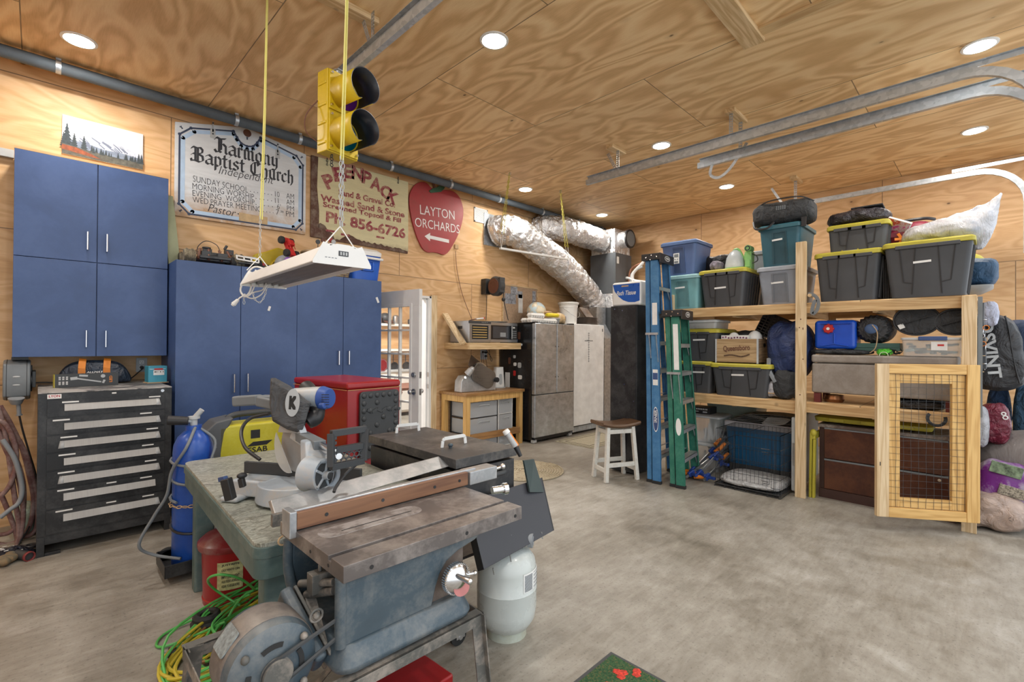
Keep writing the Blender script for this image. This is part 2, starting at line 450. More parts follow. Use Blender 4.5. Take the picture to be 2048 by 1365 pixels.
K['mgrey'] = plain('mid_grey_plastic', (.17, .19, .205), .5)
K['grey'] = plain('grey_plastic', (.27, .29, .31), .5)
K['lgrey'] = plain('light_grey_paint', (.46, .48, .49), .5)
K['white'] = plain('white_paint', (.74, .74, .73), .45, var=.05)
K['whitep'] = plain('white_plastic', (.80, .80, .78), .35, var=.04)
K['paper'] = plain('white_paper', (.78, .78, .76), .8, var=.06, vs=20)
K['yellow'] = plain('yellow_lid_plastic', (.44, .385, .04), .45)
K['yellow2'] = worn('traffic_yellow', (.62, .43, .008), (.22, .15, .02), .2, .4, 0, 6, 40, .03)
K['red'] = worn('red_enamel', (.33, .012, .016), (.10, .02, .02), .12, .3, 0, 4, 30, .02)
K['redp'] = plain('red_plastic', (.5, .02, .02), .4)
K['orange'] = plain('orange_plastic', (.75, .22, .02), .45)
K['green'] = plain('green_plastic', (.05, .35, .08), .5)
K['lime'] = cloth('lime_bag_cloth', (.12, .62, .05), 20)
K['navy'] = cloth('navy_nylon', (.018, .035, .115), 6, .55, 1)
K['gcloth'] = cloth('charcoal_cloth', (.033, .035, .038), 9, .75, .8)
K['bcloth'] = cloth('black_nylon', (.022, .022, .024), 7, .55, .9)
K['glass'] = clearp('window_glass', (.97, .98, .98), .02, .93)
K['clear'] = clearp('clear_plastic', (.90, .92, .94), .2, .72)
K['rubber'] = plain('rubber', (.02, .02, .02), .75)
K['brown'] = plain('brown_leather', (.13, .05, .03), .6)
K['ink'] = plain('black_ink', (.02, .02, .02), .7, var=0)
K['card'] = plain('cardboard', (.50, .34, .19), .85)
K['lens'] = plain('lamp_lens', (1, .97, .9), .5, var=0, emit=22)
K['lumw'] = plain('hidden_white', (.8, .8, .8), .5, var=0)
# the room
WA, WB = 5.40, 7.95
mb = MB(); mb.box(-3.4, WB+.15, -4.5, 9.2, -.12, 0); struct('floor', mb, K['concrete'], smooth=0)
mb = MB(); mb.box(-3.4, WB+.15, -.9, WA+.14, CEIL, CEIL+.12); struct('ceiling', mb, K['ply_ceil'], smooth=0)
DX0, DX1, DZ = 2.87, 3.80, 2.085
mb = MB(); mb.box(-3.4, DX0, WA, WA+.14, 0, CEIL); mb.box(DX1, WB, WA, WA+.14, 0, CEIL); mb.box(DX0, DX1, WA, WA+.14, DZ, CEIL)
struct('wall_left', mb, K['ply_wall'], smooth=0)
mb = MB(); mb.box(WB, WB+.14, -.9, WA+.14, 0, CEIL); struct('wall_back', mb, K['ply_back'], smooth=0)
mb = MB(); mb.box(-3.4, -3.26, -.9, WA, 0, CEIL); struct('wall_front', mb, K['ply_back'], smooth=0)
mb = MB(); mb.box(DX1+.005, DX1+.10, WA-.022, WA, 0, DZ+.02)
struct('trim_1', mb, K['pineZ'], bevel=.002)
# white jamb with weather stop
mb = MB(); mb.box(DX1-.03, DX1+.005, WA-.024, WA+.16, 0, DZ); mb.box(DX0-.005, DX0+.03, WA-.024, WA+.16, 0, DZ); mb.box(DX0, DX1, WA-.024, WA+.16, DZ-.03, DZ)
mb.box(DX1-.045, DX1-.03, WA+.03, WA+.09, 0, DZ-.03); mb.box(DX0+.03, DX1-.03, WA+.03, WA+.09, DZ-.045, DZ-.03)
jm = struct('trim_2', mb, K['white'], bevel=.002)
mb = MB()
for z in (1.02, .86): mb.box(DX1-.034, DX1-.029, WA-.015, WA+.02, z-.03, z+.03)
obj('strike_plate', mb, K['steel'], jm)
# white glazed door, swung into the room
door = thing('door_1', 'white door', 'door', (2.892, WA-.02, 0), math.degrees(math.atan2(-.88, .13)))
del door['label']; del door['category']; door['kind'] = 'structure'
DW, DH, DTH = .885, 2.055, .045
mb = MB()
gx0, gx1, gz0, gz1 = .15, .735, .50, 1.87
mb.box(0, DW, 0, DTH, gz1, DH); mb.box(0, gx0, 0, DTH, 0, gz1); mb.box(gx1, DW, 0, DTH, 0, gz1); mb.box(gx0, gx1, 0, DTH, .012, gz0)
obj('door_leaf', mb, K['white'], door, bevel=.003)
mb = MB()
for (a, b_, c, d) in ((gx0-.03, gx1+.03, gz1-.005, gz1+.03), (gx0-.03, gx1+.03, gz0-.03, gz0+.005), (gx0-.03, gx0+.005, gz0, gz1), (gx1-.005, gx1+.03, gz0, gz1)):
 mb.box(a, b_, -.008, DTH+.008, c, d)
for i in (1, 2):
 x = gx0+(gx1-gx0)*i/3; mb.box(x-.011, x+.011, .004, DTH-.004, gz0, gz1)
for i in range(1, 5):
 z = gz0+(gz1-gz0)*i/5; mb.box(gx0, gx1, .004, DTH-.004, z-.011, z+.011)
obj('glazing_bars', mb, K['white'], door, bevel=.002)
mb = MB(); mb.box(gx0, gx1, .018, .024, gz0, gz1); obj('glass_pane', mb, K['glass'], door, smooth=0)
mb = MB()
for x0, x1 in ((.15, .41), (.47, .735)):
 for a, b_, c, d in ((x0, x1, .13, .145), (x0, x1, .385, .40), (x0, x0+.015, .13, .4), (x1-.015, x1, .13, .4)): mb.box(a, b_, -.006, DTH+.006, c, d)
 mb.box(x0+.05, x1-.05, -.005, DTH+.005, .18, .35)
obj('raised_panel', mb, K['white'], door, bevel=.002)
for s_ in (1, -1):
 y0 = DTH if s_ > 0 else 0
 mb = MB(); mb.cyl((DW-.075, y0, .90), (DW-.075, y0+.012*s_, .90), .033, n=20); mb.cyl((DW-.075, y0, .90), (DW-.075, y0+.05*s_, .90), .011)
 mb.sph((DW-.075, y0+.065*s_, .90), (.028, .02, .028)); obj('knob', mb, K['steel'], door)
 mb = MB(); mb.cyl((DW-.075, y0, 1.09), (DW-.075, y0+.022*s_, 1.09), .031, .027, n=20); mb.box(DW-.079, DW-.071, y0+.018*s_-.005, y0+.032*s_+.005, 1.075, 1.105); obj('deadbolt', mb, K['steel'], door)
mb = MB()
for z in (1.09, .90): mb.box(DW-.002, DW+.002, .008, DTH-.008, z-.035, z+.035)
obj('latch_plate', mb, K['steel'], door)
# the kitchen seen through the door
kx = MB(); kx.box(0.8, 7.2, 8.6, 8.7, 0, 3.0); struct('wall_kitchen', kx, K['ply_wall'], smooth=0)
kx = MB(); kx.box(.8, 7.2, WA+.14, 8.7, 3.0, 3.08); struct('ceiling_kitchen', kx, K['white'], smooth=0)
kx = MB(); kx.box(7.1, 7.2, WA+.14, 8.7, 0, 3.0); struct('wall_kitchen_side', kx, K['white'], smooth=0)
t = thing('kitchen_cabinet', 'long white base cabinet in the kitchen beyond the door', 'cabinet', (3.2, 8.2, 0))
mb = MB(); mb.box(0, 3.0, 0, .38, .08, .88); obj('body', mb, K['white'], t, bevel=.003)
mb = MB(); mb.box(-.01, 3.01, -.03, .38, .88, .92); obj('worktop', mb, K['lgrey'], t, bevel=.003)
for i in range(5):
 mb = MB(); mb.box(.03+.6*i, .57+.6*i, -.018, 0, .12, .84); d_ = obj('door', mb, K['whitep'], t, bevel=.003)
 mb = MB(); mb.cyl((.52+.6*i, -.035, .7), (.52+.6*i, -.035, .8), .005); obj('handle', mb, K['chrome'], d_)
for k_, z in enumerate((1.78, 1.28)):
 mb = MB(); mb.box(3.3, 6.2, 8.3, 8.58, z, z+.045); sh = obj('wall_shelf', mb, K['whitep'], bevel=.003)
 tag(sh, ['upper', 'lower'][k_]+' white wall shelf in the kitchen seen through the glazed door', 'shelf')
rr = random.Random(3)
for i in range(9):
 x = 3.6+.28*i; z = 1.28-.05
 t = thing('frying_pan', 'dark frying pan hanging under the white kitchen shelf', 'pan', (x, 8.35, z), group='pans hanging beyond the door')
 R_ = rr.uniform(.09, .13)
 mb = MB(); mb.bar((0, 0, 0), (0, 0, -.16), .02, .008); obj('handle', mb, K['black'], t)
 mb = MB(); mb.lathe([(R_*.8, 0), (R_, .04), (R_-.006, .04), (R_*.78, .006), (0, .006)], 20, T(0, 0, -.16-R_) @ RX(90)); obj('pan_body', mb, K['blackm'], t)
for i, (x, w_, h_, c_) in enumerate([(3.7, .12, .16, 'steel'), (4.0, .2, .1, 'dgrey'), (4.35, .14, .2, 'whitep'), (4.7, .18, .13, 'brown'), (5.1, .12, .18, 'steel'), (5.5, .2, .12, 'dgrey')]):
 mb = MB(); mb.lathe([(w_/2*.8, 0), (w_/2, h_*.2), (w_/2, h_*.85), (w_*.3, h_), (0, h_)], 16, T(x, 8.44, 1.825));
 tag(obj('storage_jar', mb, K[c_]), 'kitchen jar '+['in shiny steel, first on the upper shelf', 'low and dark on the upper shelf', 'tall and white on the upper shelf', 'brown on the upper shelf', 'steel toward the far end of the upper shelf', 'dark at the far end of the upper shelf'][i], 'jar')
t = thing('kitchen_table', 'dark topped table with crossed wooden legs in the kitchen', 'table', (3.9, 6.6, 0))
mb = MB(); mb.box(-.1, 1.2, -.3, .5, .72, .76); obj('tabletop', mb, K['brown'], t, bevel=.004)
for x in (0, 1.1):
 for s_ in (1, -1):
  mb = MB(); mb.bar((x, -.22*s_, 0), (x, .3*s_, .72), .05, .06); obj('leg', mb, K['brown'], t, bevel=.003)
t = thing('baseball_cap', 'dark cap hanging beyond the glass of the white door', 'cap', tuple(at(770, 636, Y=8.47)))
mb = MB(); mb.sph((0, 0, 0), (.11, .13, .10), 16, 8); obj('crown', mb, K['dgrey'], t)
mb = MB(); mb.prism(rrect(-.10, .10, -.24, -.08, .07), -.045, -.035, RX(15)); obj('brim', mb, K['brown'], t)
sn = thing('octagon_sign', 'small red octagonal sticker beside the tall blue cabinets', 'sign', tuple(at(764, 731, Y=5.36)))
mb = MB(); mb.prism([(.085*math.cos(math.radians(22.5+45*i)), .085*math.sin(math.radians(22.5+45*i))) for i in range(8)], 0, .004, RX(90)); obj('plate', mb, K['redp'], sn)
mb = MB()
for i in range(8):
 a, b_ = math.radians(22.5+45*i), math.radians(67.5+45*i); mb.bar((.075*math.cos(a), -.005, .075*math.sin(a)), (.075*math.cos(b_), -.005, .075*math.sin(b_)), .003, .003)
obj('border', mb, K['white'], sn)
# ceiling things
def downlight(x, y, lab):
 t = thing('recessed_light', lab, 'ceiling light', (x, y, CEIL), group='round recessed ceiling lights')
 mb = MB(); mb.lathe([(.105, 0), (.105, -.006), (.088, -.010), (.085, -.004)], 32); obj('trim_ring', mb, K['whitep'], t)
 mb = MB(); mb.lathe([(0, -.006), (.087, -.006)], 32); obj('diffuser', mb, K['lens'], t)
labs = {(.2, 4.73): 'recessed light above the blue cabinets, farthest left', (2.34, 2.555): 'large recessed light in the middle of the ceiling, right of the traffic light',
 (4.93, 4.70): 'recessed light above the foil duct', (6.82, 4.69): 'smallest recessed light, in the far ceiling corner',
 (4.885, 2.58): 'recessed light just left of the long door track', (6.785, 2.60): 'recessed light above the blue tote',
 (4.88, .06): 'recessed light at the far right, above the two long tracks', (6.765, .12): 'recessed light at the far right, between two door tracks'}
for x, y in LAMP_XY:
 if (x, y) in labs: downlight(x, y, labs[(x, y)])
# insulated pipe along the wall
P0, P1 = (-3.2, 5.17, 3.595), (7.6, 5.17, 3.60)
t = thing('ceiling_pipe', 'dark grey foam covered pipe along the ceiling edge above the signs', 'pipe', (0, 0, 0))
mb = MB(); mb.cyl(P0, P1, .047, n=20); obj('pipe_body', mb, plain('foam_pipe', (.075, .095, .115), .7, var=.2, bs=.2), t)
for x in (0.1, 1.35, 1.95, 3.04, 3.95, 4.85, 5.82, 6.8, 7.5):
 mb = MB(); mb.torus((x, 5.17, 3.598), .051, .006, 'X', 20, 4); mb.bar((x, 5.17, 3.645), (x, 5.17, 3.66), .03, .03)
 mb2 = MB(); mb2.lathe([(.0485, -.016), (.0515, -.016), (.0515, .016), (.0485, .016)], 20, T(x, 5.17, 3.598) @ RY(90)); mb2.box(x-.016, x+.016, 5.145, 5.195, 3.645, 3.66)
 obj('pipe_strap', mb2, K['galv'], t)
# garage door tracks
def track(x, z, y0, y1, lab, bend=True, drop=1.3, flip=1, angle_top=True):
 t = thing('door_track', lab, 'door track', (x, 0, z))
 # C profile swept along Y and down the bend
 prof = [(-.018, -.028), (.018, -.028), (.018, -.020), (-.012, -.020), (-.012, .020), (.018, .020), (.018, .028), (-.018, .028)]
 path = [((y1), 0, 0)]
 pts = [(y1, 0), (y0, 0)]
 if bend:
  R_ = .38
  for i in range(1, 9):
   a = math.radians(90*i/8); pts.append((y0-R_*math.sin(a), -R_+R_*math.cos(a)))
  pts.append((y0-R_, -drop))
 rings = []
 for i, p in enumerate(pts):
  a = pts[max(i-1, 0)]; b_ = pts[min(i+1, len(pts)-1)]
  d = Vector((b_[0]-a[0], b_[1]-a[1])).normalized(); n_ = Vector((-d.y, d.x))*-1
  rings.append([Vector((flip*q[0], p[0]+n_.x*q[1]*-1, p[1]+n_.y*q[1]*-1)) for q in prof])
 mb = MB(); mb.loft(rings); obj('track_rail', mb, K['galv'], t, smooth=.5)
 if angle_top:
  mb = MB(); mb.box(-.002*flip-.001, .001, y0-.35, y1-.02, .026, .062); mb.box(-.03, .002, y0-.35, y1-.02, .060, .063)
  obj('stiffening_angle', mb, K['galv'], t)
 return t
def hanger(t, x, y, z, v=False, top=CEIL-.04):
 """perforated strap from ceiling block down to track"""
 t0 = T(-t.location.x, -t.location.y, -t.location.z)
 for k, (dy, dx) in enumerate(((0, 0), (.13, 0)) if v else ((0, 0),)):
  mb = MB(); mb.M = t0
  n = 11
  a = Vector((x+.02, y+dy, top)); b_ = Vector((x+.02, y, z+.02))
  for i in range(n):
   p, q = a.lerp(b_, i/n), a.lerp(b_, (i+.62)/n); mb.bar(p, q, .034, .003, (1, 0, 0))
  for s_ in (-.014, .014): mb.bar(a+Vector((0, s_, 0)), b_+Vector((0, s_, 0)), .006, .0035, (1, 0, 0))
  obj('perforated_strap', mb, K['galv'], t)
def block(x, y, lx, ly, lab, h=.04):
 mb = MB(); mb.box(x-lx/2, x+lx/2, y-ly/2, y+ly/2, CEIL-h, CEIL)
 tag(obj('ceiling_block', mb, K['pineX'] if lx > ly else K['pineY'], bevel=.003), lab, 'wood block')
tr = track(4.57, 3.35, .15, 3.36, 'long galvanised door track crossing the ceiling, the longer of the close pair')
hanger(tr, 4.57, 2.95, 3.35, True); hanger(tr, 4.57, 1.72, 3.35)
block(4.60, 2.98, .28, .09, 'wood block on the ceiling holding the split strap of the longer track')
tr = track(4.81, 3.29, .1, 2.13, 'long galvanised door track just right of its longer neighbour')
hanger(tr, 4.81, 1.72, 3.29)
block(4.72, 1.72, .34, .09, 'wood block on the ceiling above the close pair of tracks')
mb = MB(); p = at(1440, 325, Y=2.0)
mb.bar((4.80, 2.02, 3.25), (4.72, 2.02, 3.20), .03, .004, (0, 1, 0))
sp = spline([(0, 0, 0), (0, .02, -.10), (0, -.06, -.15), (0, -.16, -.10), (0, -.26, .02), (0, -.33, .12)], 5)
mb = MB()
for a, b_ in zip(sp[:-1], sp[1:]): mb.bar(a+Vector((4.80, 1.98, 3.27)), b_+Vector((4.80, 1.98, 3.27)), .028, .004, (1, 0, 0))
tag(obj('bent_strap', mb, K['galv']), 'curled galvanised strap hanging at the end of the shorter track', 'strap')
tr = track(7.05, 3.30, .12, 1.98, 'galvanised door track over the storage shelf, curving down at the right edge', drop=.9, angle_top=False)
hanger(tr, 7.05, 1.82, 3.30); block(7.1, 1.82, .3, .08, 'small wood block on the ceiling above the right hand track')
mb = MB(); mb.bar((7.10, 1.95, 3.30), (7.10, 2.12, 3.60), .03, .003, (1, 0, 0)); tag(obj('sway_strap', mb, K['galv']), 'short slanted strap at the end of the right hand track', 'strap')
mb = MB()
mb.box(7.03, 7.034, -.75, .3, 3.335, 3.375); mb.box(7.03, 7.07, -.75, .3, 3.371, 3.375)
tag(obj('perforated_angle', mb, K['galv']), 'straight perforated bar leaving the right hand track toward the frame edge', 'bar')
tr = track(1.52, 3.33, .15, 3.28, 'galvanised door track ending above the yellow traffic light')
hanger(tr, 1.52, 2.86, 3.33, True)
block(1.42, 2.98, .42, .09, 'wood block on the ceiling above the traffic light track')
# loose boards by the ceiling hatch
mb = MB(); a = at(1519, 79, Z=CEIL-.02); mb.box(1.6, a.x+.02, a.y-.03, a.y+.11, CEIL-.04, CEIL)
tag(obj('ceiling_board', mb, K['pineX'], bevel=.003), 'pale wide board fixed across the ceiling at the top edge of the photo', 'board')
mb = MB(); mb.box(3.52, 3.62, -.8, a.y-.03, CEIL-.018, CEIL)
tag(obj('hatch_trim', mb, K['pineY'], bevel=.002), 'thin trim board of the ceiling hatch, meeting the wide pale board', 'board')
# wall vent
t = thing('wall_vent', 'small white louvred vent left of the foil duct', 'vent', tuple(at(961.5, 432, Y=WA-.001)))
w, h = .27, .215
mb = MB(); mb.box(-w/2, w/2, -.012, 0, -h/2, -h/2+.02); mb.box(-w/2, w/2, -.012, 0, h/2-.02, h/2); mb.box(-w/2, -w/2+.02, -.012, 0, -h/2, h/2); mb.box(w/2-.02, w/2, -.012, 0, -h/2, h/2)
mb.box(-w/2, w/2, -.003, 0, -h/2, h/2); obj('frame', mb, K['whitep'], t, bevel=.002)
mb = MB()
for i in range(9):
 z = -h/2+.03+i*(h-.06)/8; mb.box(-w/2+.015, w/2-.015, -.012, 0, z-.006, z+.006, RX(0))
obj('louvre', mb, K['whitep'], t)
# signs and pictures on the left wall
YS = WA-.03
def wm(x, z, y=None): return T(x, WA-.031 if y is None else y, z) @ RX(90)
def board(name, out, y0, y1, mat, parent, bevel=.002):
 mb = MB(); mb.add([], []); mb.prism([(x, z) for x, z in out], 0, y1-y0, T(0, y1, 0) @ RX(90)); return obj(name, mb, mat, parent, bevel=bevel)
def signpaint(name, base, rust, zlo, zhi, amt=.9, ns=5):
 """old painted board: rust and dirt creeping up from its lower edge"""
 m, t, b = nt(name); v = coords(t); sep = t.nodes.new('ShaderNodeSeparateXYZ'); lk(t, v, sep.inputs[0])
 g = t.nodes.new('ShaderNodeMapRange'); g.inputs[1].default_value = zlo; g.inputs[2].default_value = zhi; g.inputs[3].default_value = 1; g.inputs[4].default_value = 0
 lk(t, sep.outputs[2], g.inputs[0])
 n = noise(t, v, ns, 7, .65, .5)
 f = mth(t, 'MULTIPLY', g.outputs[0], n); r = ramp(t, f, [(.2, (0, 0, 0)), (.48, (1, 1, 1))])
 n2 = noise(t, coords(t, (1, 1, 6)), 4, 5, .6); r2 = ramp(t, n2, [(.35, tuple(x*.88 for x in base)), (.65, base)])
 lk(t, mixc(t, mth(t, 'MULTIPLY', r.outputs[0], amt), r2.outputs[0], rust), b.inputs['Base Color']); b.inputs['Roughness'].default_value = .55
 return m
# mountain painting, resting on the top of the upper cabinet
t = thing('mountain_painting', 'unframed painting of snowy mountains and dark pines above the blue wall cabinet', 'painting', (.395, WA-.02, 2.99))
w2, h2 = .265, .32
mb = MB(); mb.box(-w2, w2, 0, .018, 0, h2); obj('canvas', mb, plain('painted_sky', (.66, .69, .74), .6, var=.07, vs=8), t, bevel=.002)
def pm(): return T(0, -.0005, 0) @ RX(90)
def flat(name, polys, mat, parent, y=0, m=None, eps=2e-4):
 mb = MB()
 for k, p in enumerate(polys): mb.add([(a, b_, eps*k/10) for a, b_ in p], [tuple(range(len(p)))], m if m is not None else T(0, y, 0) @ RX(90))
 for i, f in enumerate(mb.f):
  a = [mb.v[j] for j in f]
 o = obj(name, mb, mat, parent, smooth=0); return o
rr = random.Random(11)
snow = [(-.265, .14)]
for x, y in [(-.22, .17), (-.18, .155), (-.15, .18), (-.12, .165), (-.08, .20), (-.05, .215), (-.035, .235), (-.01, .21), (.02, .22), (.045, .20), (.07, .205), (.10, .18), (.13, .175), (.17, .15), (.21, .13), (.265, .12)]: snow.append((x, y))
flat('snow_mountain', [snow+[(.265, .06), (-.265, .06)]], plain('snow_paint', (.50, .55, .66), .6, var=.3, vs=30), t, -.0008)
sh = []
for i in range(26):
 x = rr.uniform(-.2, .2); y = .21-abs(x+.03)*.35-rr.uniform(0, .07); L_ = rr.uniform(.03, .07)
 sh.append([(x, y), (x+L_, y-.035), (x+L_*.9, y-.045), (x+.004, y-.012)])
flat('mountain_shadow', sh, plain('mountain_blue', (.16, .19, .27), .6), t, -.0012)
flat('blue_hills', [[(-.265, .13), (-.1, .12), (0, .10), (.1, .105), (.265, .09), (.265, .05), (-.265, .05)]], plain('hill_paint', (.19, .24, .33), .6, var=.3, vs=40), t, -.0014)
def pine(x, y, h):
 P_ = [(x, y+h)]; n = 7
 for k in range(1, n+1): P_ += [(x+h*.22*k/n*1.0, y+h-h*k/n+.004), (x+h*.12*k/n, y+h-h*k/n+.002)]
 L_ = [(2*x-a, b_) for a, b_ in P_[1:]][::-1]
 return P_+L_
trees = [pine(-.235, .06, .20), pine(-.19, .06, .13), pine(-.13, .055, .13), pine(-.255, .06, .12), pine(-.08, .05, .07)]+[pine(rr.uniform(-.08, .22), .05, rr.uniform(.03, .06)) for _ in range(22)]+[pine(.235, .045, .09), pine(.255, .045, .09), pine(.15, .05, .06)]
flat('pine_trees', trees, plain('pine_paint', (.035, .05, .06), .7, var=.4, vs=60), t, -.0018)
flat('meadow', [[(-.265, .085), (-.1, .065), (.1, .055), (.265, .06), (.265, 0), (-.265, 0)]], plain('meadow_paint', (.10, .10, .085), .7, var=.5, vs=25), t, -.0021)
flat('autumn_bank', [[(-.265, .075), (-.18, .07), (-.08, .04), (-.02, .012), (-.1, .018), (-.265, .035)]], plain('autumn_paint', (.26, .07, .03), .7, var=.4, vs=40), t, -.0024)
# church sign
sx0, sx1, sz0 = .895, 2.10, 2.625
t = thing('church_sign', 'large white church sign with blue border and black gothic lettering', 'sign', (0, 0, 0))
out = [(sx0, sz0), (sx1, sz0+.02), (sx1, 3.535), (1.55, 3.63), (1.46, 3.632), (sx0, 3.50)]
board('sign_board', out, YS, YS+.025, signpaint('church_board', (.68, .71, .74), (.42, .24, .10), 2.60, 3.12), t)
def ins(d): return [(sx0+d, sz0+d+.08), (sx0+d+.08, sz0+d), (sx1-d-.07, sz0+.02+d), (sx1-d, sz0+.10+d), (sx1-d, 3.44-d), (sx1-d-.07, 3.535-d-.01), (1.63, 3.612-d), (1.60, 3.55-d), (1.56, 3.50-d), (1.505, 3.485-d), (1.45, 3.50-d), (1.41, 3.55-d), (1.38, 3.61-d-.01), (sx0+d+.09, 3.515-d), (sx0+d, 3.43-d)]
mb = MB(); I0 = ins(.035)
for a, b_ in zip(I0, I0[1:]+I0[:1]): mb.bar((a[0], YS-.0012, a[1]), (b_[0], YS-.0012, b_[1]), .001, .015)
for a in I0: mb.cyl((a[0], YS-.0022, a[1]), (a[0], YS, a[1]), .014, n=10)
for cx, cz, a0 in ((sx0+.05, 3.46, 135), (sx1-.05, 3.49, 45), (sx0+.05, sz0+.055, 225), (sx1-.05, sz0+.07, 315), (1.505, 3.53, 90)):
 for da in (-35, 0, 35):
  a = math.radians(a0+da); mb.bar((cx-.012*math.cos(a), YS-.001, cz-.012*math.sin(a)), (cx+.018*math.cos(a), YS-.001, cz+.018*math.sin(a)), .001, .005)
navyp = plain('navy_sign_paint', (.03, .045, .09), .6)
obj('border_line', mb, navyp, t)
mb = MB(); I1 = ins(.062)
for a, b_ in zip(I1, I1[1:]+I1[:1]): mb.bar((a[0], YS-.0006, a[1]), (b_[0], YS-.0006, b_[1]), .0006, .035)
for a in I1: mb.cyl((a[0], YS-.0009, a[1]), (a[0], YS, a[1]), .0175, n=12)
obj('pale_blue_shade', mb, plain('pale_blue_sign', (.42, .56, .74), .6), t)
mb = MB(); mb.cyl((1.505, YS-.003, 3.585), (1.505, YS, 3.585), .038, n=20); obj('wood_plug', mb, K['brown'], t)
for x in (1.20, 1.80):
 mb = MB(); z = 3.50 if x < 1.5 else 3.47
 mb.box(x-.006, x+.006, YS-.004, YS, z, z+.10); mb.box(x-.022, x+.022, YS-.004, YS, z-.06, z+.03); obj('hanger_plate', mb, K['lgrey'], t)
 mb = MB(); mb.cyl((x, YS-.009, z-.02), (x, YS, z-.02), .007, n=10); mb.cyl((x, YS-.009, z+.085), (x, YS, z+.085), .007, n=10); obj('screw', mb, K['blackm'], t)
GL = {'a': (.78, [[(.08, .82), (.35, 1), (.6, .82), (.6, .12), (.74, 0)], [(.6, .6), (.3, .52), (.1, .35), (.1, .12), (.3, 0), (.58, .18)]]),
 'r': (.58, [[(.04, .86), (.18, .98), (.18, .08), (.30, 0)], [(.18, .78), (.38, 1), (.50, .84)]]),
 'm': (1.18, [[(.04, .86), (.18, .98), (.18, .08), (.30, 0)], [(.18, .8), (.42, 1), (.54, .86), (.54, .08), (.66, 0)], [(.54, .8), (.78, 1), (.92, .86), (.92, .08), (1.04, 0)]]),
 'n': (.84, [[(.04, .86), (.18, .98), (.18, .08), (.30, 0)], [(.18, .8), (.46, 1), (.6, .86), (.6, .08), (.72, 0)]]),
 'u': (.84, [[(.04, .88), (.18, .98), (.18, .16), (.34, 0), (.58, .16)], [(.48, .9), (.6, .98), (.6, .08), (.74, 0)]]),
 'o': (.74, [[(.36, 1), (.12, .8), (.12, .2), (.36, 0), (.60, .2), (.60, .8), (.36, 1)]]),
 'y': (.80, [[(.04, .88), (.18, .98), (.18, .2), (.38, .06), (.58, .2)], [(.48, .9), (.6, .98), (.6, -.1), (.4, -.42), (.12, -.36)]]),
 'p': (.80, [[(.04, .86), (.18, .98), (.18, -.45)], [(.18, .82), (.42, 1), (.64, .8), (.64, .2), (.42, 0), (.18, .12)]]),
 't': (.58, [[(.24, 1.32), (.24, .14), (.38, 0), (.5, .08)], [(.04, .94), (.48, .94)]]),
 'i': (.42, [[(.04, .86), (.18, .98), (.18, .08), (.32, 0)], [(.16, 1.3), (.2, 1.34)]]),
 's': (.70, [[(.58, .82), (.36, 1), (.14, .8), (.2, .6), (.52, .42), (.58, .2), (.34, 0), (.08, .16)]]),
 'c': (.64, [[(.54, .84), (.34, 1), (.12, .8), (.12, .2), (.34, 0), (.56, .16)]]),
 'h': (.80, [[(.10, 1.42), (.18, 1.5), (.18, .06), (.26, 0)], [(.18, .8), (.46, 1), (.6, .82), (.6, .12), (.46, -.2)]]),
 'B': (1.22, [[(.0, 1.25), (.12, 1.48), (.42, 1.40), (.78, 1.52), (.98, 1.32), (.94, 1.0), (.56, .82)], [(.56, .82), (.98, .66), (1.04, .22), (.72, 0), (.3, .1), (.0, .0), (-.05, .2)], [(.34, 1.4), (.34, .1)], [(.56, 1.4), (.56, .1)], [(.0, .62), (.16, .8), (.34, .74)]]),
 'H': (1.20, [[(.0, 1.25), (.12, 1.48), (.42, 1.38), (.92, 1.5)], [(.36, 1.4), (.36, .12)], [(.54, 1.36), (.54, .3)], [(.36, .72), (.72, .94), (.96, .74), (.96, .12), (1.08, 0)], [(-.04, .22), (.12, 0), (.40, .12), (.54, .04)]]),
 'C': (1.14, [[(1.02, 1.3), (.78, 1.5), (.36, 1.34), (.12, 1.02), (.12, .36), (.4, 0), (.82, .04), (1.04, .26)], [(.5, 1.38), (.5, .12)], [(.74, 1.48), (.84, 1.1)]]), ' ': (.5, [])}
def black(name, s, x0, x1, z, h, mat, parent, y, tilt=0, w=.24):
 adv = sum(GL[c][0] for c in s); sx = (x1-x0)/adv; mb = MB(); cx = 0
 for i, c in enumerate(s):
  nib(mb, [[(cx+a, b_) for a, b_ in st] for st in GL[c][1]], w, 42, T(x0, y, z) @ RY(-tilt) @ RX(90) @ S(sx, h, 1), z=1e-4*i/10); cx += GL[c][0]
 return obj(name, mb, mat, parent, smooth=0)
yy = YS-.0012
ink = plain('faded_black_lettering', (.035, .037, .045), .7, var=.3, vs=40)
a, b_ = at(430, 304, Y=yy), at(557, 340, Y=yy); black('lettering', 'Harmony', a.x, b_.x, at(430, 303, Y=yy).z, .098, ink, t, yy)
a, b_ = at(383, 318, Y=yy), at(588, 350, Y=yy); black('lettering', 'Baptist Church', a.x, b_.x, at(385, 321, Y=yy).z, .092, ink, t, yy)
def wt(s, xl, yl, xr, yr, h, mat, parent, y=None, **k):
 """lettering on the left wall between two photo points (mid height of the line)"""
 y = yy if y is None else y
 a, b_ = at(xl, yl, Y=y), at(xr, yr, Y=y)
 return text('lettering', s, mat, parent, T((a.x+b_.x)/2, y, (a.z+b_.z)/2) @ RX(90) @ RZ(math.degrees(math.atan2(b_.z-a.z, b_.x-a.x))), w=abs(b_.x-a.x), h=h, **k)
wt('Independent', 437, 342, 548, 364, .105, ink, t, shear=.35, bold=-.012)
wt('SUNDAY SCHOOL', 386, 357, 496, 380, .058, ink, t, bold=-.014)
wt('. . . . . . .', 500, 383, 544, 390, .008, ink, t); wt('10    AM', 550, 388, 588, 394, .056, ink, t, bold=-.014)
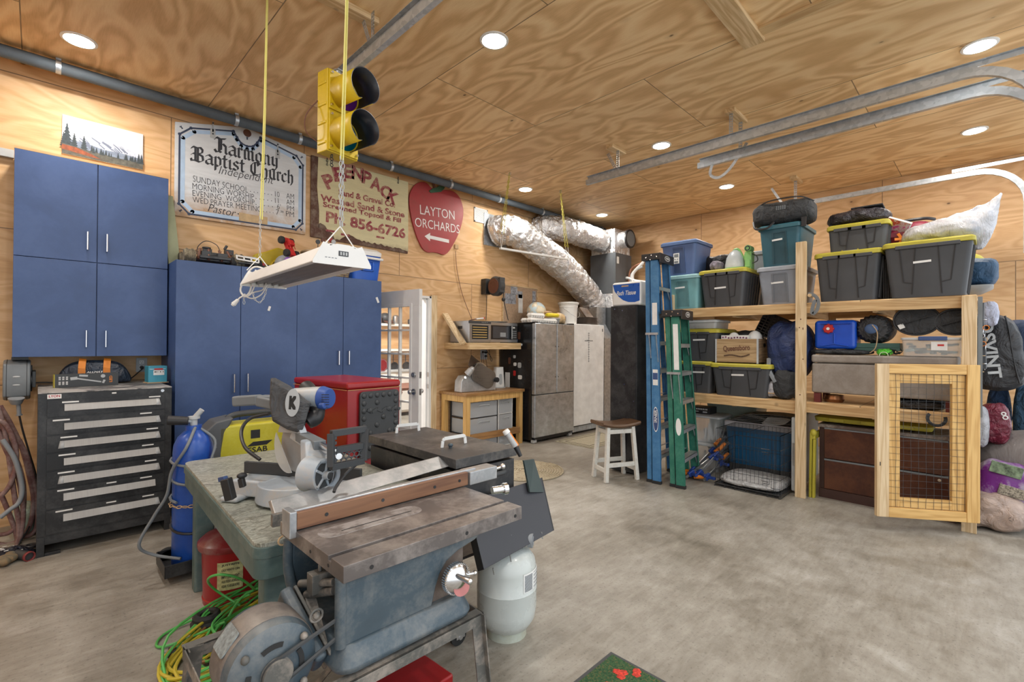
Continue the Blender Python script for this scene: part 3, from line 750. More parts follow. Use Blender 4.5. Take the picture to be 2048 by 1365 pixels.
wt('MORNING WORSHIP', 385, 372, 508, 394, .056, ink, t, bold=-.014); wt('. . . . .', 511, 397, 544, 402, .008, ink, t); wt('11    AM', 550, 401, 588, 406, .054, ink, t, bold=-.014)
wt('EVENING  WORSHIP', 385, 386, 509, 405, .054, ink, t, bold=-.014); wt('. . . . .', 511, 409, 546, 414, .008, ink, t); wt("6'   PM", 554, 413, 588, 418, .054, ink, t, bold=-.014)
wt('WED.PRAYER MEETING', 385, 399, 522, 419, .054, ink, t, bold=-.014); wt('. . . .', 526, 423, 547, 426, .008, ink, t); wt('7   PM', 552, 424, 588, 430, .056, ink, t, bold=-.014); wt('30', 561, 423, 567, 424, .022, ink, t)
wt('Pastor', 416, 415, 472, 427, .075, ink, t, shear=.3, bold=-.01); wt('.', 475, 428, 478, 428, .012, ink, t)
p = at(478, 423, Y=yy); mb = MB(); mb.box(p.x, p.x+.27, yy, yy+.001, p.z-.10, p.z-.01); obj('painted_over_name', mb, plain('tan_patch', (.50, .36, .20), .7, var=.2, vs=15), t)
# sand and gravel sign
t = thing('gravel_company_sign', 'weathered cream sign with dark red hand painted lettering and a broken lower edge', 'sign', (0, 0, 0))
rr = random.Random(5)
x0, x1 = 2.18, 3.42
low = [(x0+(x1-x0)*i/44, 2.66+.05*math.sin(i*.5)*(i < 20)+(-.012 if i > 30 else 0)+rr.uniform(-.012, .012)-(.03*(i/44))) for i in range(45)]
board('backing_board', [(x0-.02, 2.635), (x1, 2.615), (x1, 2.66), (x1-.01, 3.55), (x0-.02, 3.55)], YS+.003, YS+.025, worn('sign_rust', (.10, .045, .03), (.22, .17, .13), .5, .8, 0, 8), t)
low2 = [(max(x, x0+.07), z+.035+(.05 if x < x0+.25 else 0)) for x, z in low]
edge = [(x0+.07, 2.95), (x0+.045, 3.2), (x0+.055, 3.545)]
board('cream_panel', low2+[(x1, 2.75), (x1-.008, 3.548)]+edge[::-1], YS-.004, YS+.003, signpaint('cream_board', (.66, .60, .36), (.20, .13, .08), 2.6, 2.78, .8, 9), t, bevel=0)
maroon = worn('maroon_lettering', (.28, .035, .055), (.55, .48, .30), .35, .7, 0, 14, 60, 0)
# arched name
arc = [('P', 658, 363, -38), ('E', 678, 349, -20), ('E', 696, 343, -8), ('N', 715, 347, 2), ('P', 734, 356, 8), ('A', 752, 368, 12), ('C', 771, 384, 22), ('K', 786, 395, 30)]
for c, px, py, ro in arc:
 p = at(px, py, Y=YS-.006); text('lettering', c, maroon, t, T(p.x, YS-.0055, p.z) @ RX(90) @ RZ(-ro*.75), h=.165, w=.145 if c != 'P' else .125, bold=.04)
q = YS-.0055
wt('Sand & Gravel Co.', 677, 384, 790, 410, .075, maroon, t, q, bold=.03)
wt('Washed Sand & Stone', 641, 395, 809, 430, .078, maroon, t, q, bold=.03)
wt('Screened Topsoil & Fill', 646, 410, 802, 443, .078, maroon, t, q, bold=.03)
wt('Ph. 856-6726', 652, 433, 811, 468, .135, maroon, t, q, bold=.035)
mb = MB();
for (px, py) in ((660, 462), (690, 470), (760, 475)):
 p = at(px, py, Y=q); mb.box(p.x-.05, p.x+.06, q, q+.001, p.z-.012, p.z+.012)
obj('faded_paint_patch', mb, maroon, t)
for px in (654, 796):
 p = at(px, 320 if px < 700 else 357, Y=q)
 mb = MB()
 for k in range(4): mb.torus((p.x, q-.004, p.z-.022*k+.01), .010, .003, 'Y' if k % 2 else 'X', 10, 5)
 obj('chain_link', mb, K['blackm'], t)
# apple sign
t = thing('apple_sign', 'red apple shaped orchard sign with white lettering and arrow', 'sign', (0, 0, 0))
pts = [(822, 382), (830, 370), (842, 364), (853, 366), (862, 375), (872, 381), (883, 381), (893, 380), (907, 383), (919, 395), (926, 415), (926, 435), (921, 457), (914, 475), (906, 490), (897, 504), (888, 510), (878, 507), (868, 505), (856, 505), (846, 498), (838, 483), (831, 465), (824, 440), (819, 412), (818.5, 395)]
out = [(p.x, p.z) for p in (at(a, b_, Y=YS) for a, b_ in pts)]
out = [(v.x, v.y) for v in spline([(a, b_, 0) for a, b_ in out], 4, True)]
board('apple_board', out, YS-.002, YS+.025, worn('apple_red', (.36, .03, .035), (.22, .05, .04), .3, .5, 0, 4, 30, .03), t, bevel=.003)
lf = [(858, 382), (866, 377), (874, 375), (881, 369), (891, 367), (889, 377), (882, 384), (872, 385), (862, 386)]
lo_ = [(p.x, p.z) for p in (at(a, b_, Y=YS-.01) for a, b_ in lf)]
board('leaf', lo_, YS-.014, YS-.002, plain('leaf_green', (.035, .10, .05), .6), t)
a, b_ = at(870, 376, Y=YS-.01), at(865, 363, Y=YS-.01); mb = MB(); mb.bar(a, b_, .02, .03); obj('stem', mb, K['brown'], t, bevel=.003)
q = YS-.003
wt('LAYTON', 840, 419, 909, 431, .125, K['white'], t, q, bold=-.004); wt('ORCHARDS', 830, 444, 919, 459, .12, K['white'], t, q, bold=-.004)
a, b_ = at(849, 474, Y=q), at(898, 481, Y=q); z = (a.z+b_.z)/2
mb = MB(); mb.add([(x, q-.001, z_) for x, z_ in ((a.x, z), (a.x+.09, z+.06), (a.x+.09, z+.025), (b_.x, z+.018), (b_.x, z-.03), (a.x+.09, z-.02), (a.x+.09, z-.055))], [(0, 6, 5, 4, 3, 2, 1)]); obj('arrow', mb, K['white'], t, smooth=0)
# traffic light hanging from the track end
tl = thing('traffic_light', 'yellow two section traffic light hanging under the ceiling track', 'traffic light', tuple(at(676, 236, D=3.22)), rz=11)
bw, bd, bh = .24, .11, .54
mb = MB(); mb.box(-bw/2, bw/2, -bd/2, bd/2, -bh/2, bh/2)
for z in (.17, .03, -.09, -.22): mb.box(-bw/2-.006, -bw/2+.01, -bd/2+.01, bd/2-.01, z, z+.02)
obj('housing', mb, K['yellow2'], tl, bevel=.006)
for k, (zc, lc) in enumerate(((.135, (.10, .015, .16)), (-.135, (.0, .09, .12)))):
 mb = MB(); mb.box(-bw/2+.008, bw/2-.008, -bd/2-.014, -bd/2, zc-.128, zc+.128); mb.torus((0, -bd/2-.016, zc), .106, .006, 'Y', 32, 6)
 dr = obj('signal_door', mb, K['yellow2'], tl, bevel=.003)
 mb = MB()
 for sx in (-1, 1):
  for sz in (-1, 1): mb.cyl((sx*.10, -bd/2-.028, zc+sz*.105), (sx*.10, -bd/2-.012, zc+sz*.105), .008, n=8)
 obj('screw', mb, K['chrome'], dr)
 mb = MB(); mb.lathe([(0, .012), (.05, .010), (.10, 0)], 32, T(0, -bd/2-.016, zc) @ RX(90)); obj('lens', mb, plain('signal_lens_%d' % k, lc, .1, coat=1), dr)
 # tunnel visor cut away below
 r0, r1, L_ = .108, .115, .235
 vs, fs, n = [], [], 48
 for i in range(n+1):
  a = math.radians(-90+22+ (316)*i/n);
  for j in range(2):
   y = -bd/2-.014-(0 if j == 0 else L_*(.92 if abs(i-n/2) < n*.5 else 1)); r_ = r0
   vs.append((r_*math.cos(a), y, zc+r_*math.sin(a)))
 for i in range(n): fs.append((2*i, 2*i+1, 2*i+3, 2*i+2))
 mb = MB(); mb.add(vs, fs); vo = obj('visor', mb, [plain('visor_inside_%d' % k, (.02, .022, .03), .35), K['yellow2']], dr, solid=.004)
 vo.modifiers['thick'].material_offset = 1; vo.modifiers['thick'].offset = -1
 vo.modifiers['thick'].use_flip_normals = False
mb = MB(); mb.cyl((0, 0, bh/2), (0, 0, bh/2+.05), .02, n=12); mb.bar((0, -.03, bh/2+.045), (0, .09, bh/2+.06), .05, .006); obj('mount_bracket', mb, K['galv'], tl)
mb = MB(); mb.tube(spline([(-bw/2, .05, .08), (-bw/2-.05, .1, -.02), (-bw/2-.05, .1, -.13), (-bw/2+.01, .06, -.19)], 8), .004, 6); obj('power_cord', mb, K['brown'], tl)
mb = MB()
for k in range(4): mb.torus((-.06, -.02, -bh/2-.012-.02*k), .011, .003, 'Y' if k % 2 else 'X', 10, 5)
obj('chain_link', mb, K['blackm'], tl)
# blue cabinets
def pull(mb, x, y, z0, z1):
 mb.tube([(x, y, z0), (x, y-.032, z0), (x, y-.032, z1), (x, y, z1)], .0055, 8)
t = thing('wall_cabinet', 'blue wall cabinet of four doors above the black drawer cabinet', 'cabinet', (0, 0, 0))
cx0, cx1, cy, cz0, cz1 = -.130, .800, 5.085, 1.325, 2.885
mb = MB(); mb.box(cx0, cx1, cy, WA, cz0, cz1-.018); obj('body', mb, K['blue'], t, bevel=.002)
mb = MB(); mb.box(cx0-.002, cx1+.002, cy-.02, WA, cz1-.018, cz1); obj('top_edge', mb, K['edgeband'], t)
zs = 2.075; xm = .335
k_ = 0
for z0, z1, hz in ((cz0, zs-.003, (1.40, 1.53)), (zs+.003, cz1-.02, (2.17, 2.31))):
 for x0, x1, hx in ((cx0, xm-.003, xm-.06), (xm+.003, cx1, xm+.058)):
  mb = MB(); mb.box(x0, x1, cy-.022, cy-.002, z0, z1); d_ = obj('door', mb, K['blue'], t, bevel=.0015)
  mb = MB(); pull(mb, hx, cy-.022, *hz); obj('handle', mb, K['chrome'], d_)
for nm, x0, xm, x1, lab, hz in (('a', .812, 1.298, 1.79, 'tall blue cabinet standing beside the drawer cabinet', (1.00, 1.16)), ('b', 1.793, 2.262, 2.70, 'tall blue cabinet next to the white glazed door', (1.22, 1.36))):
 t = thing('tall_cabinet', lab, 'cabinet', (0, 0, 0), group='tall blue cabinets')
 mb = MB(); mb.box(x0, x1, 4.79, WA-.005, 0, 2.13); obj('body', mb, K['blue'], t, bevel=.002)
 for a, b_, hx in ((x0, xm-.002, xm-.055), (xm+.002, x1, xm+.055)):
  mb = MB(); mb.box(a, b_, 4.768, 4.788, .08, 2.13); d_ = obj('door', mb, K['blue'], t, bevel=.0015)
  mb = MB(); pull(mb, hx, 4.768, *hz); obj('handle', mb, K['chrome'], d_)
mb = MB(); mb.bar(at(537, 622, Y=4.764), at(540, 613, Y=4.764), .002, .02); tag(obj('tape_scrap', mb, K['paper']), 'small scrap of tape stuck on the blue door under the shop light', 'tape')
mb = MB(); mb.bar(at(753, 595, Y=4.764), at(757, 606, Y=4.764), .002, .025); tag(obj('tape_scrap', mb, K['paper']), 'small white scrap stuck at the right edge of the tall blue cabinet', 'tape')
mb = MB(); mb.bar((.87, 5.2, 2.14), (.83, 5.33, 2.78), .04, .09, (1, 0, 0)); tag(obj('green_board', mb, plain('sage_paint', (.42, .45, .28), .6), bevel=.003), 'pale green painted board leaning between the wall cabinet and church sign', 'board')
# white hanging rail seen left of the cabinet
mb = MB(); a = at(0, 303, Y=5.36); mb.box(-.6, -.14, 5.355, 5.39, a.z-.03, a.z+.03); tag(obj('wall_rail', mb, K['lgrey']), 'pale rail on the wall left of the blue wall cabinet', 'rail')
# drawer cabinet
t = thing('drawer_cabinet', 'black metal cabinet of seven wide drawers with aluminium pulls', 'cabinet', (0, 0, 0))
x0, x1, y0, y1, zt = .006, .742, 4.47, 5.30, 1.095
mb = MB(); mb.box(x0, x1, y0+.002, y1, .13, zt-.004); mb.box(x0, x0+.04, y0, y1, 0, .13); mb.box(x1-.04, x1, y0, y1, 0, .13); mb.box(x0, x1, y0+.004, y1, .075, .13)
mb.box(x0+.04, x0+.12, y0+.004, y0+.03, 0, .02); obj('body', mb, K['blackm'], t, bevel=.002)
mb = MB(); mb.box(x0, x1, y0, y1, zt-.004, zt+.004); obj('top', mb, worn('scuffed_top', (.10, .10, .10), (.42, .40, .38), .9, .5, 0, 5, 25), t, bevel=.002)
dz = [(.93, 1.045), (.81, .925), (.69, .805), (.57, .685), (.45, .565), (.31, .445), (.14, .305)]
rr = random.Random(2)
for i, (a, b_) in enumerate(dz):
 mb = MB(); mb.box(x0+.045, x1-.045, y0-.006, y0+.004, a+.003, b_-.003); d_ = obj('drawer', mb, K['blackm'], t, bevel=.001)
 hz = b_-.062 if i else b_-.052
 cl = i in (2, 4)
 hx0, hx1 = x0+.13, x1-.10
 mb = MB(); mb.add([(hx0, y0-.030, hz-.022), (hx1, y0-.030, hz-.022), (hx1, y0-.008, hz+.020), (hx0, y0-.008, hz+.020), (hx0, y0-.006, hz-.026), (hx1, y0-.006, hz-.026), (hx1, y0-.004, hz+.024), (hx0, y0-.004, hz+.024)],
  [(0, 1, 2, 3), (4, 7, 6, 5), (0, 4, 5, 1), (1, 5, 6, 2), (2, 6, 7, 3), (3, 7, 4, 0)])
 obj('drawer_pull', mb, brushed('pull_alu_%d' % i, (.36, .36, .355), .5, (60, 1, 1), .3, .15), d_)
 if i != 5:
  mb = MB()
  for e in ((hx1, 1),)+(((hx0, -1),) if cl else ()):
   mb.add([(e[0], y0-.031, hz-.024), (e[0]+.03*e[1], y0-.020, hz-.026), (e[0]+.02*e[1], y0-.006, hz+.022), (e[0], y0-.006, hz+.022)], [(0, 1, 2, 3)])
  obj('pull_end', mb, K['lgrey'], d_, solid=.003)
 mb = MB(); xa = x0+.07+rr.uniform(0, .05); mb.box(xa, xa+.085, y0-.0075, y0-.006, b_-.022, b_-.012)
 xb = x1-.17+rr.uniform(-.03, .03); mb.box(xb, xb+.07, y0-.0075, y0-.006, b_-.02, b_-.011)
 if i > 4: mb.box(.36, .415, y0-.0075, y0-.006, b_-.02, b_-.011)
 obj('label_strip', mb, K['paper'], d_)
mb = MB(); mb.box(x0+.045, x0+.115, y0-.003, y0, 1.055, 1.085); lp = obj('name_plate', mb, K['whitep'], t, bevel=.001)
text('plate_lettering', 'LYON', plain('plate_red', (.45, .02, .03), .5), lp, T(x0+.08, y0-.003, 1.073) @ RX(90), w=.055, h=.017, bold=.03)
mb = MB(); mb.cyl((x1-.06, y0-.006, 1.072), (x1-.06, y0, 1.072), .011, n=16); obj('lock', mb, K['chrome'], t)
mb = MB(); mb.box(.385, .41, y0-.001, y0, 1.068, 1.078); obj('torn_sticker', mb, K['paper'], t)
# things on it
t = thing('tool_bag', 'dark blue padded tool bag with two orange straps on the drawer cabinet', 'bag', (.335, 5.12, 1.10))
w, d, h = .235, .075, .20
rings = []
for i in range(13):
 a = -1+2*i/12; k = (1-abs(a)**5)**.5 if abs(a) < 1 else .12; k = max(k, .3)
 x = w*a; hh = h*(.72+.28*(1-a*a)**.5)
 rings.append([Vector((x, d*k*c, z)) for c, z in ((-.75, .005), (-1, .03), (-1, hh*.6*k), (-.7, hh*.9*k), (0, hh*k), (.7, hh*.9*k), (1, hh*.6*k), (1, .03), (.75, .005))])
mb = MB(); mb.loft(rings); obj('bag_body', mb, cloth('bag_navy_vinyl', (.016, .026, .045), 10, .35, .8), t, sub=1)
for x in (-.085, .065):
 mb = MB(); ps = [(x, -d-.004, .085), (x, -d-.002, .13), (x+.005, -d*.7, .185), (x+.01, -.01, .205)]
 for a, b_ in zip(ps[:-1], ps[1:]): mb.bar(a, b_, .044, .004, (0, -1, .3))
 obj('orange_strap', mb, plain('strap_orange', (.62, .20, .02), .6), t)
text('bag_lettering', 'ALLMATE', K['white'], t, T(.0, -d-.004, .10) @ RX(90), w=.115, h=.014, bold=.03, shear=.2)
t = thing('tool_box_carton', 'flat black carton with a printed silver torch, in front of the tool bag', 'box', (.275, 4.905, 1.10), rz=8)
mb = MB(); mb.box(-.185, .185, -.02, .02, 0, .098); obj('carton', mb, K['dgrey'], t, bevel=.001)
mb = MB(); mb.box(-.189, -.185, -.02, .02, 0, .098); obj('end_flap', mb, K['yellow'], t)
mb = MB(); mb.bar((-.06, -.0205, .062), (.08, -.0205, .03), .001, .010); mb.bar((-.1, -.0205, .062), (-.06, -.0205, .066), .001, .022); mb.bar((-.05, -.0205, .085), (.0, -.0205, .08), .001, .014); mb.bar((.09, -.0205, .02), (.1, -.0205, .045), .001, .014)
mb.cyl((.09, -.0205, .075), (.09, -.0215, .075), .014, n=14)
obj('printed_torch', mb, K['lgrey'], t)
mb = MB()
for i in range(3):
 for j in range(2):
  for q_ in range(3): mb.box(-.165+.02*i, -.153+.02*i, -.021, -.0205, .02+.036*j+.009*q_, .025+.036*j+.009*q_)
obj('small_print', mb, K['paper'], t)
text('printed_word', 'LED', K['orange'], t, T(.138, -.021, .05) @ RX(90) @ RZ(90), w=.05, h=.018, bold=.03)
t = thing('blue_carton', 'small light blue carton with a white label near the wall outlet', 'box', (.715, 4.99, 1.10), rz=4)
mb = MB(); mb.box(-.065, .065, -.06, .06, .006, .14); obj('carton', mb, plain('cyan_carton', (.05, .30, .42), .5), t, bevel=.002)
mb = MB(); mb.box(-.03, .045, -.062, -.06, .065, .105); mb.box(-.055, .055, -.0605, -.06, .115, .118); obj('white_label', mb, K['paper'], t)
mb = MB(); mb.box(-.025, .035, -.0635, -.062, .108, .122); obj('red_label', mb, K['redp'], t)
mb = MB()
for x0, x1 in ((-.025, -.008), (-.002, .002), (.014, .022), (.034, .04)): mb.box(x0, x1, -.0628, -.062, .088, .096)
obj('label_print', mb, K['ink'], t)
mb = MB(); mb.box(-.075, .075, -.07, .07, 0, .006); obj('card_under', mb, K['card'], t)
t = thing('wall_outlet', 'grey outlet plate with a black plug below the blue wall cabinet', 'outlet', (.668, WA, 1.235))
mb = MB(); mb.box(-.04, .04, -.008, 0, -.063, .063); obj('plate', mb, K['lgrey'], t, bevel=.002)
for z in (.025, -.022):
 mb = MB(); mb.prism(rrect(-.017, .017, z-.016, z+.016, .006), 0, .003, T(0, -.008, 0) @ RX(90)); so_ = obj('socket', mb, K['whitep'], t)
 mb = MB(); mb.box(-.008, -.006, -.0115, -.011, z, z+.008); mb.box(.005, .007, -.0115, -.011, z, z+.008); mb.cyl((0, -.0115, z-.008), (0, -.011, z-.008), .003, n=8); obj('slot', mb, K['ink'], so_)
mb = MB(); mb.cyl((0, -.011, -.022), (0, -.045, -.026), .016, .012, n=12); obj('plug', mb, K['black'], t)
mb = MB(); mb.tube(spline([(.668, WA-.045, 1.209), (.65, WA-.07, 1.185), (.56, 5.26, 1.115), (.45, 5.24, 1.108), (.2, 5.24, 1.108), (.02, 5.25, 1.12), (-.05, 5.27, 1.10), (-.10, 5.28, 1.01), (-.13, 5.22, .985)], 8), .0045, 8)
tag(obj('power_cable', mb, K['black']), 'thin black cable from the outlet, behind the tool bag, to the reel', 'cable')
# retractable reel on the wall, left
t = thing('cord_reel', 'grey wall mounted retractable cord reel at the left edge', 'cord reel', tuple(at(34, 760, Y=5.16)))
mb = MB()
prof = [(-.03, .15), (-.09, .145), (-.135, .11), (-.15, .05), (-.15, -.06), (-.12, -.11), (-.05, -.15), (.0, -.15), (.08, -.12), (.10, 0), (.08, .12)]
mb.prism([(-y, z) for y, z in prof][::-1], -.072, .072, RZ(90) @ RX(90)); obj('housing', mb, K['mgrey'], t, bevel=.012, seg=3)
mb = MB(); mb.prism([(-y*1.01, z*1.02) for y, z in prof][::-1], -.055, -.05, RZ(90) @ RX(90)); mb.prism([(-y*1.01, z*1.02) for y, z in prof][::-1], .05, .055, RZ(90) @ RX(90)); obj('seam_rib', mb, K['dgrey'], t, bevel=.002)
mb = MB()
for z in (.03, -.03): mb.sph((0, -.152, z), (.02, .004, .006), 10, 6)
obj('finger_grip', mb, K['lgrey'], t)
mb = MB(); mb.cyl((.072, .02, -.01), (.10, .02, -.01), .05, n=16); mb.box(.08, .1, -.03, .24, -.06, .06); mb.box(.07, .08, .1, .24, -.1, .1); obj('swivel_bracket', mb, K['dgrey'], t, bevel=.003)
mb = MB(); mb.box(-.03, .06, -.03, .03, .15, .17); obj('top_clip', mb, K['black'], t)
mb = MB(); mb.cyl((.0, -.11, -.13), (.0, -.10, -.17), .045, .03, n=16); mb.cyl((.01, -.10, -.17), (.015, -.10, -.25), .013, n=12); mb.cyl((.015, -.10, -.25), (.016, -.10, -.26), .018, n=12); obj('cord_stop', mb, K['grey'], t)
O = at(34, 760, Y=5.16)
mb = MB(); c0 = O+Vector((.016, -.10, -.26))
mb.tube(spline([c0, at(45, 860, Y=5.05), at(58, 905, Y=5.05), at(72, 955, Y=5.1), at(72, 1005, Y=5.1), at(60, 1050, Y=4.95), at(40, 1085, Y=4.85), at(30, 1110, Y=4.7)], 8), .006, 8)
tag(obj('dangling_cord', mb, K['black']), 'thin black cord dropping from the grey wall reel to the floor', 'cord')
# hanging hose bundle
rust = worn('dusty_red_hose', (.18, .085, .075), (.30, .22, .20), .5, .7, 0, 10, 60, .1)
hs = thing('air_hose', 'bundle of dusty reddish air hose hanging at the left edge by the drawer cabinet', 'hose', (0, 0, 0))
hoses = [[(0, 812), (22, 850), (45, 900), (58, 950), (67, 1000), (60, 1050), (40, 1078), (15, 1090), (-20, 1085)],
 [(-10, 830), (18, 890), (40, 940), (48, 990), (42, 1040), (20, 1065), (0, 1070)], [(-5, 860), (12, 900), (35, 950), (44, 1000), (46, 1040), (35, 1090), (10, 1108), (-10, 1108)],
 [(3, 992), (20, 970), (32, 930), (30, 890), (12, 850), (-10, 840)], [(0, 1036), (20, 1020), (38, 1005), (44, 975), (30, 920), (5, 880)], [(38, 880), (52, 910), (64, 950), (74, 1000), (74, 1050), (62, 1070), (46, 1075)],
 [(0, 985), (15, 1020), (30, 1060), (36, 1085)], [(-5, 815), (10, 865), (20, 930), (30, 1000), (38, 1060), (28, 1100), (-5, 1103)]]
for i, ps in enumerate(hoses):
 mb = MB(); yh = 4.95-.035*(i % 5)
 mb.tube([v for v in spline([at(a, b_, Y=yh) for a, b_ in ps], 6)], .0145, 10)
 obj('hose_coil', mb, rust if i != 4 else K['grey'], hs)
# things on the floor in the left corner
p = at(28, 1098, Z=.05)
t = thing('dark_plastic_packet', 'crumpled dark plastic packet with white print on the floor under the hoses', 'packet', (p.x-.05, p.y, 0), rz=-25)
rings = []
for i in range(9):
 a = -1+2*i/8; rr = random.Random(i); hh = .07*(1-abs(a)**3)+.004
 rings.append([Vector((.16*a, y, z*hh+.002)) for y, z in ((-.08, .02), (-.07, .55), (-.02, 1+rr.uniform(-.2, .2)), (.04, .9+rr.uniform(-.2, .2)), (.08, .4), (.09, .02))])
mb = MB(); mb.loft(rings); obj('wrapper', mb, cloth('packet_plastic', (.012, .018, .035), 25, .25, 1), t, sub=1)
mb = MB()
for i in range(14):
 rr = random.Random(i+40); x, y = rr.uniform(-.12, .12), rr.uniform(-.06, .02); mb.bar((x, y, .075-abs(x)*.25), (x+.02, y+.005, .077-abs(x)*.25), .008, .002)
obj('white_print', mb, K['paper'], t)
t = thing('tubular_tool', 'short dark tube with a red rim lying on the floor by the drawer cabinet', 'tube', (0, 0, 0))
a, b_ = at(22, 1106, Z=.03), at(60, 1114, Z=.028)
mb = MB(); mb.cyl(a, a.lerp(b_, .92), .028, n=18); obj('tube_body', mb, K['dgrey'], t)
mb = MB(); mb.tube([a.lerp(b_, .9), b_], .0285, 18, caps=False); obj('red_rim', mb, plain('rim_red', (.20, .03, .03), .6), t, solid=.006)
p = at(12, 1116, Z=.04)
t = thing('yard_glove', 'brownish lumpy work glove on the floor in the left corner', 'glove', (p.x, p.y, 0), rz=30)
mb = MB(); mb.sph((0, 0, .03), (.06, .05, .03)); mb.sph((.05, .05, .03), (.035, .05, .028)); mb.sph((-.03, -.04, .03), (.03, .03, .025)); mb.tube([(.05, .06, .03), (.09, .11, .05)], [.03, .022], 10); obj('glove_body', mb, worn('glove_cloth', (.14, .12, .08), (.30, .18, .08), .5, .9, 0, 15), t)
mb = MB(); mb.sph((-.06, -.01, .035), (.018, .018, .018)); obj('orange_patch', mb, K['orange'], t)
mb = MB(); a = at(62, 1092, Z=.02); mb.torus((a.x, a.y, .018), .03, .012, 'Z', 14, 8); mb.tube([(a.x-.1, a.y+.05, .02), (a.x-.02, a.y, .02)], .014, 8); tag(obj('hose_fitting', mb, K['blackm']), 'small dark hose fitting on the floor beside the drawer cabinet foot', 'fitting')
mb = MB(); a = at(64, 1085, Y=5.0); mb.box(-.12, .0, 5.0, 5.35, 0, .20); tag(obj('pale_green_sack', mb, cloth('pale_green_cloth', (.38, .48, .40), 8), bevel=.05, seg=4), 'pale green sack in the gap behind the drawer cabinet', 'sack')
# on top of the tall cabinets (top at 2.13)
def wheel(parent, x, y, z, r, w, tread, hub, m=None):
 mb = MB(); m0 = (m or Matrix.Identity(4)) @ T(x, y, z) @ RY(90)
 mb.lathe([(r*.55, -w/2), (r*.9, -w/2), (r, -w*.38), (r, w*.38), (r*.9, w/2), (r*.55, w/2)], 20, m0)
 for k in range(14):
  a = 2*PI*k/14
  for s_ in (-1, 1): mb.box(-w*.24, w*.24, -r*.09, r*.09, -.004, r*.06, m0 @ Matrix.Rotation(a+(s_*.11), 4, 'Z') @ T(r, 0, 0) @ RY(90) @ T(0, 0, 0) @ RZ(90) @ T(0, s_*w*.24, 0))
 o = obj('wheel', mb, tread, parent)
 mb = MB(); mb.lathe([(0, -w*.3), (r*.25, -w*.3), (r*.55, -w*.42), (r*.55, w*.42), (r*.25, w*.3), (0, w*.3)], 16, m0); obj('hub', mb, hub, o)
mud = worn('muddy_tyre', (.10, .085, .06), (.22, .19, .13), .7, .9, 0, 20, 80)
t = thing('toy_truck_chassis', 'bare radio controlled truck chassis with knobbly tyres, leftmost on the tall cabinet', 'toy truck', (1.12, 4.98, 2.13), rz=-2)
for x in (-.19, .19):
 for y in (-.09, .16): wheel(t, x, y, .06, .06, .085, mud, K['rubber'])
mb = MB(); mb.box(-.12, .12, -.14, .2, .05, .075); mb.box(-.15, .15, -.10, -.07, .035, .06); mb.box(-.15, .15, .14, .17, .035, .06); obj('chassis_plate', mb, K['blackm'], t, bevel=.004)
mb = MB(); mb.box(-.10, -.03, -.1, -.04, .075, .12); mb.box(.02, .10, -.11, -.05, .075, .11); mb.cyl((-.06, .02, .10), (.05, .02, .10), .03, n=12); mb.box(.06, .11, .02, .1, .07, .13); obj('motor_block', mb, K['dgrey'], t, bevel=.004)
mb = MB()
for x in (-.13, -.05, .05, .13):
 mb.cyl((x, -.12, .04), (x*.8, -.06, .14), .011, n=8); mb.tube([(x+.012*math.cos(a*.9), -.12+.06*a/22, .04+.1*a/22) for a in range(23)], .0022, 4)
obj('shock_absorber', mb, K['brown'], t)
mb = MB(); mb.box(-.07, .0, .02, .06, .12, .16); mb.cyl((-.04, .04, .16), (-.04, .04, .175), .035, n=12); mb.box(.10, .17, -.0, .06, .12, .17); mb.cyl((.1, .03, .17), (.12, .03, .21), .012, n=8); obj('electronics', mb, K['blackm'], t, bevel=.003)
mb = MB(); mb.tube(spline([(-.12, 0, .10), (-.11, 0, .17), (-.05, 0, .225), (.03, 0, .20), (.06, 0, .14)], 6), .0035, 6); obj('antenna_wire', mb, K['black'], t)
t = thing('toy_truck', 'radio controlled truck with a white bumper frame and open top', 'toy truck', (1.37, 4.93, 2.13), rz=-3)
for x in (-.105, .105):
 for y in (-.06, .17): wheel(t, x, y, .045, .045, .045, K['rubber'], K['whitep'])
mb = MB(); mb.box(-.08, .08, -.08, .2, .04, .07); mb.box(-.06, .06, 0, .15, .07, .11); mb.box(-.08, .08, -.13, -.11, .03, .045); obj('chassis_plate', mb, K['blackm'], t, bevel=.005)
mb = MB()
for a, b_ in (((-.09, -.12, .07), (.09, -.12, .055)), ((-.09, -.12, .10), (.09, -.12, .085)), ((-.09, -.12, .07), (-.09, -.12, .10)), ((.09, -.12, .055), (.09, -.12, .085)), ((-.03, -.12, .067), (-.035, -.12, .095)), ((.03, -.12, .06), (.025, -.12, .09)), ((-.09, -.12, .10), (-.085, -.02, .12)), ((.09, -.12, .085), (.085, -.02, .11))): mb.bar(a, b_, .008, .012)
obj('bumper_frame', mb, K['whitep'], t)
mb = MB(); mb.box(-.08, .08, -.05, .1, .105, .115); obj('roof_tray', mb, K['lgrey'], t, bevel=.002)
for i, (x, y, lab) in enumerate(((1.53, 4.95, 'small red and blue toy buggy part beside the white bumper truck'), (1.66, 4.93, 'small black and red toy chassis under the yellow case'))):
 t = thing('toy_buggy', lab, 'toy car', (x, y, 2.13), rz=-20+30*i)
 for wx in (-.05, .05):
  for wy in (-.06, .06): wheel(t, wx, wy, .028, .028, .025, K['rubber'], K['whitep'])
 mb = MB(); mb.box(-.03, .03, -.07, .07, .02, .045); obj('chassis_plate', mb, K['blackm'], t, bevel=.003)
 mb = MB(); mb.box(-.025, .025, -.04, .05, .045, .075); mb.bar((-.04, -.06, .05), (.03, .05, .08), .014, .02); obj('body_shell', mb, [K['red'], K['blue']][i], t, bevel=.006)
t = thing('yellow_case', 'wide yellow plastic case with a moulded grip lying behind the toy cars', 'case', (1.80, 5.25, 2.13))
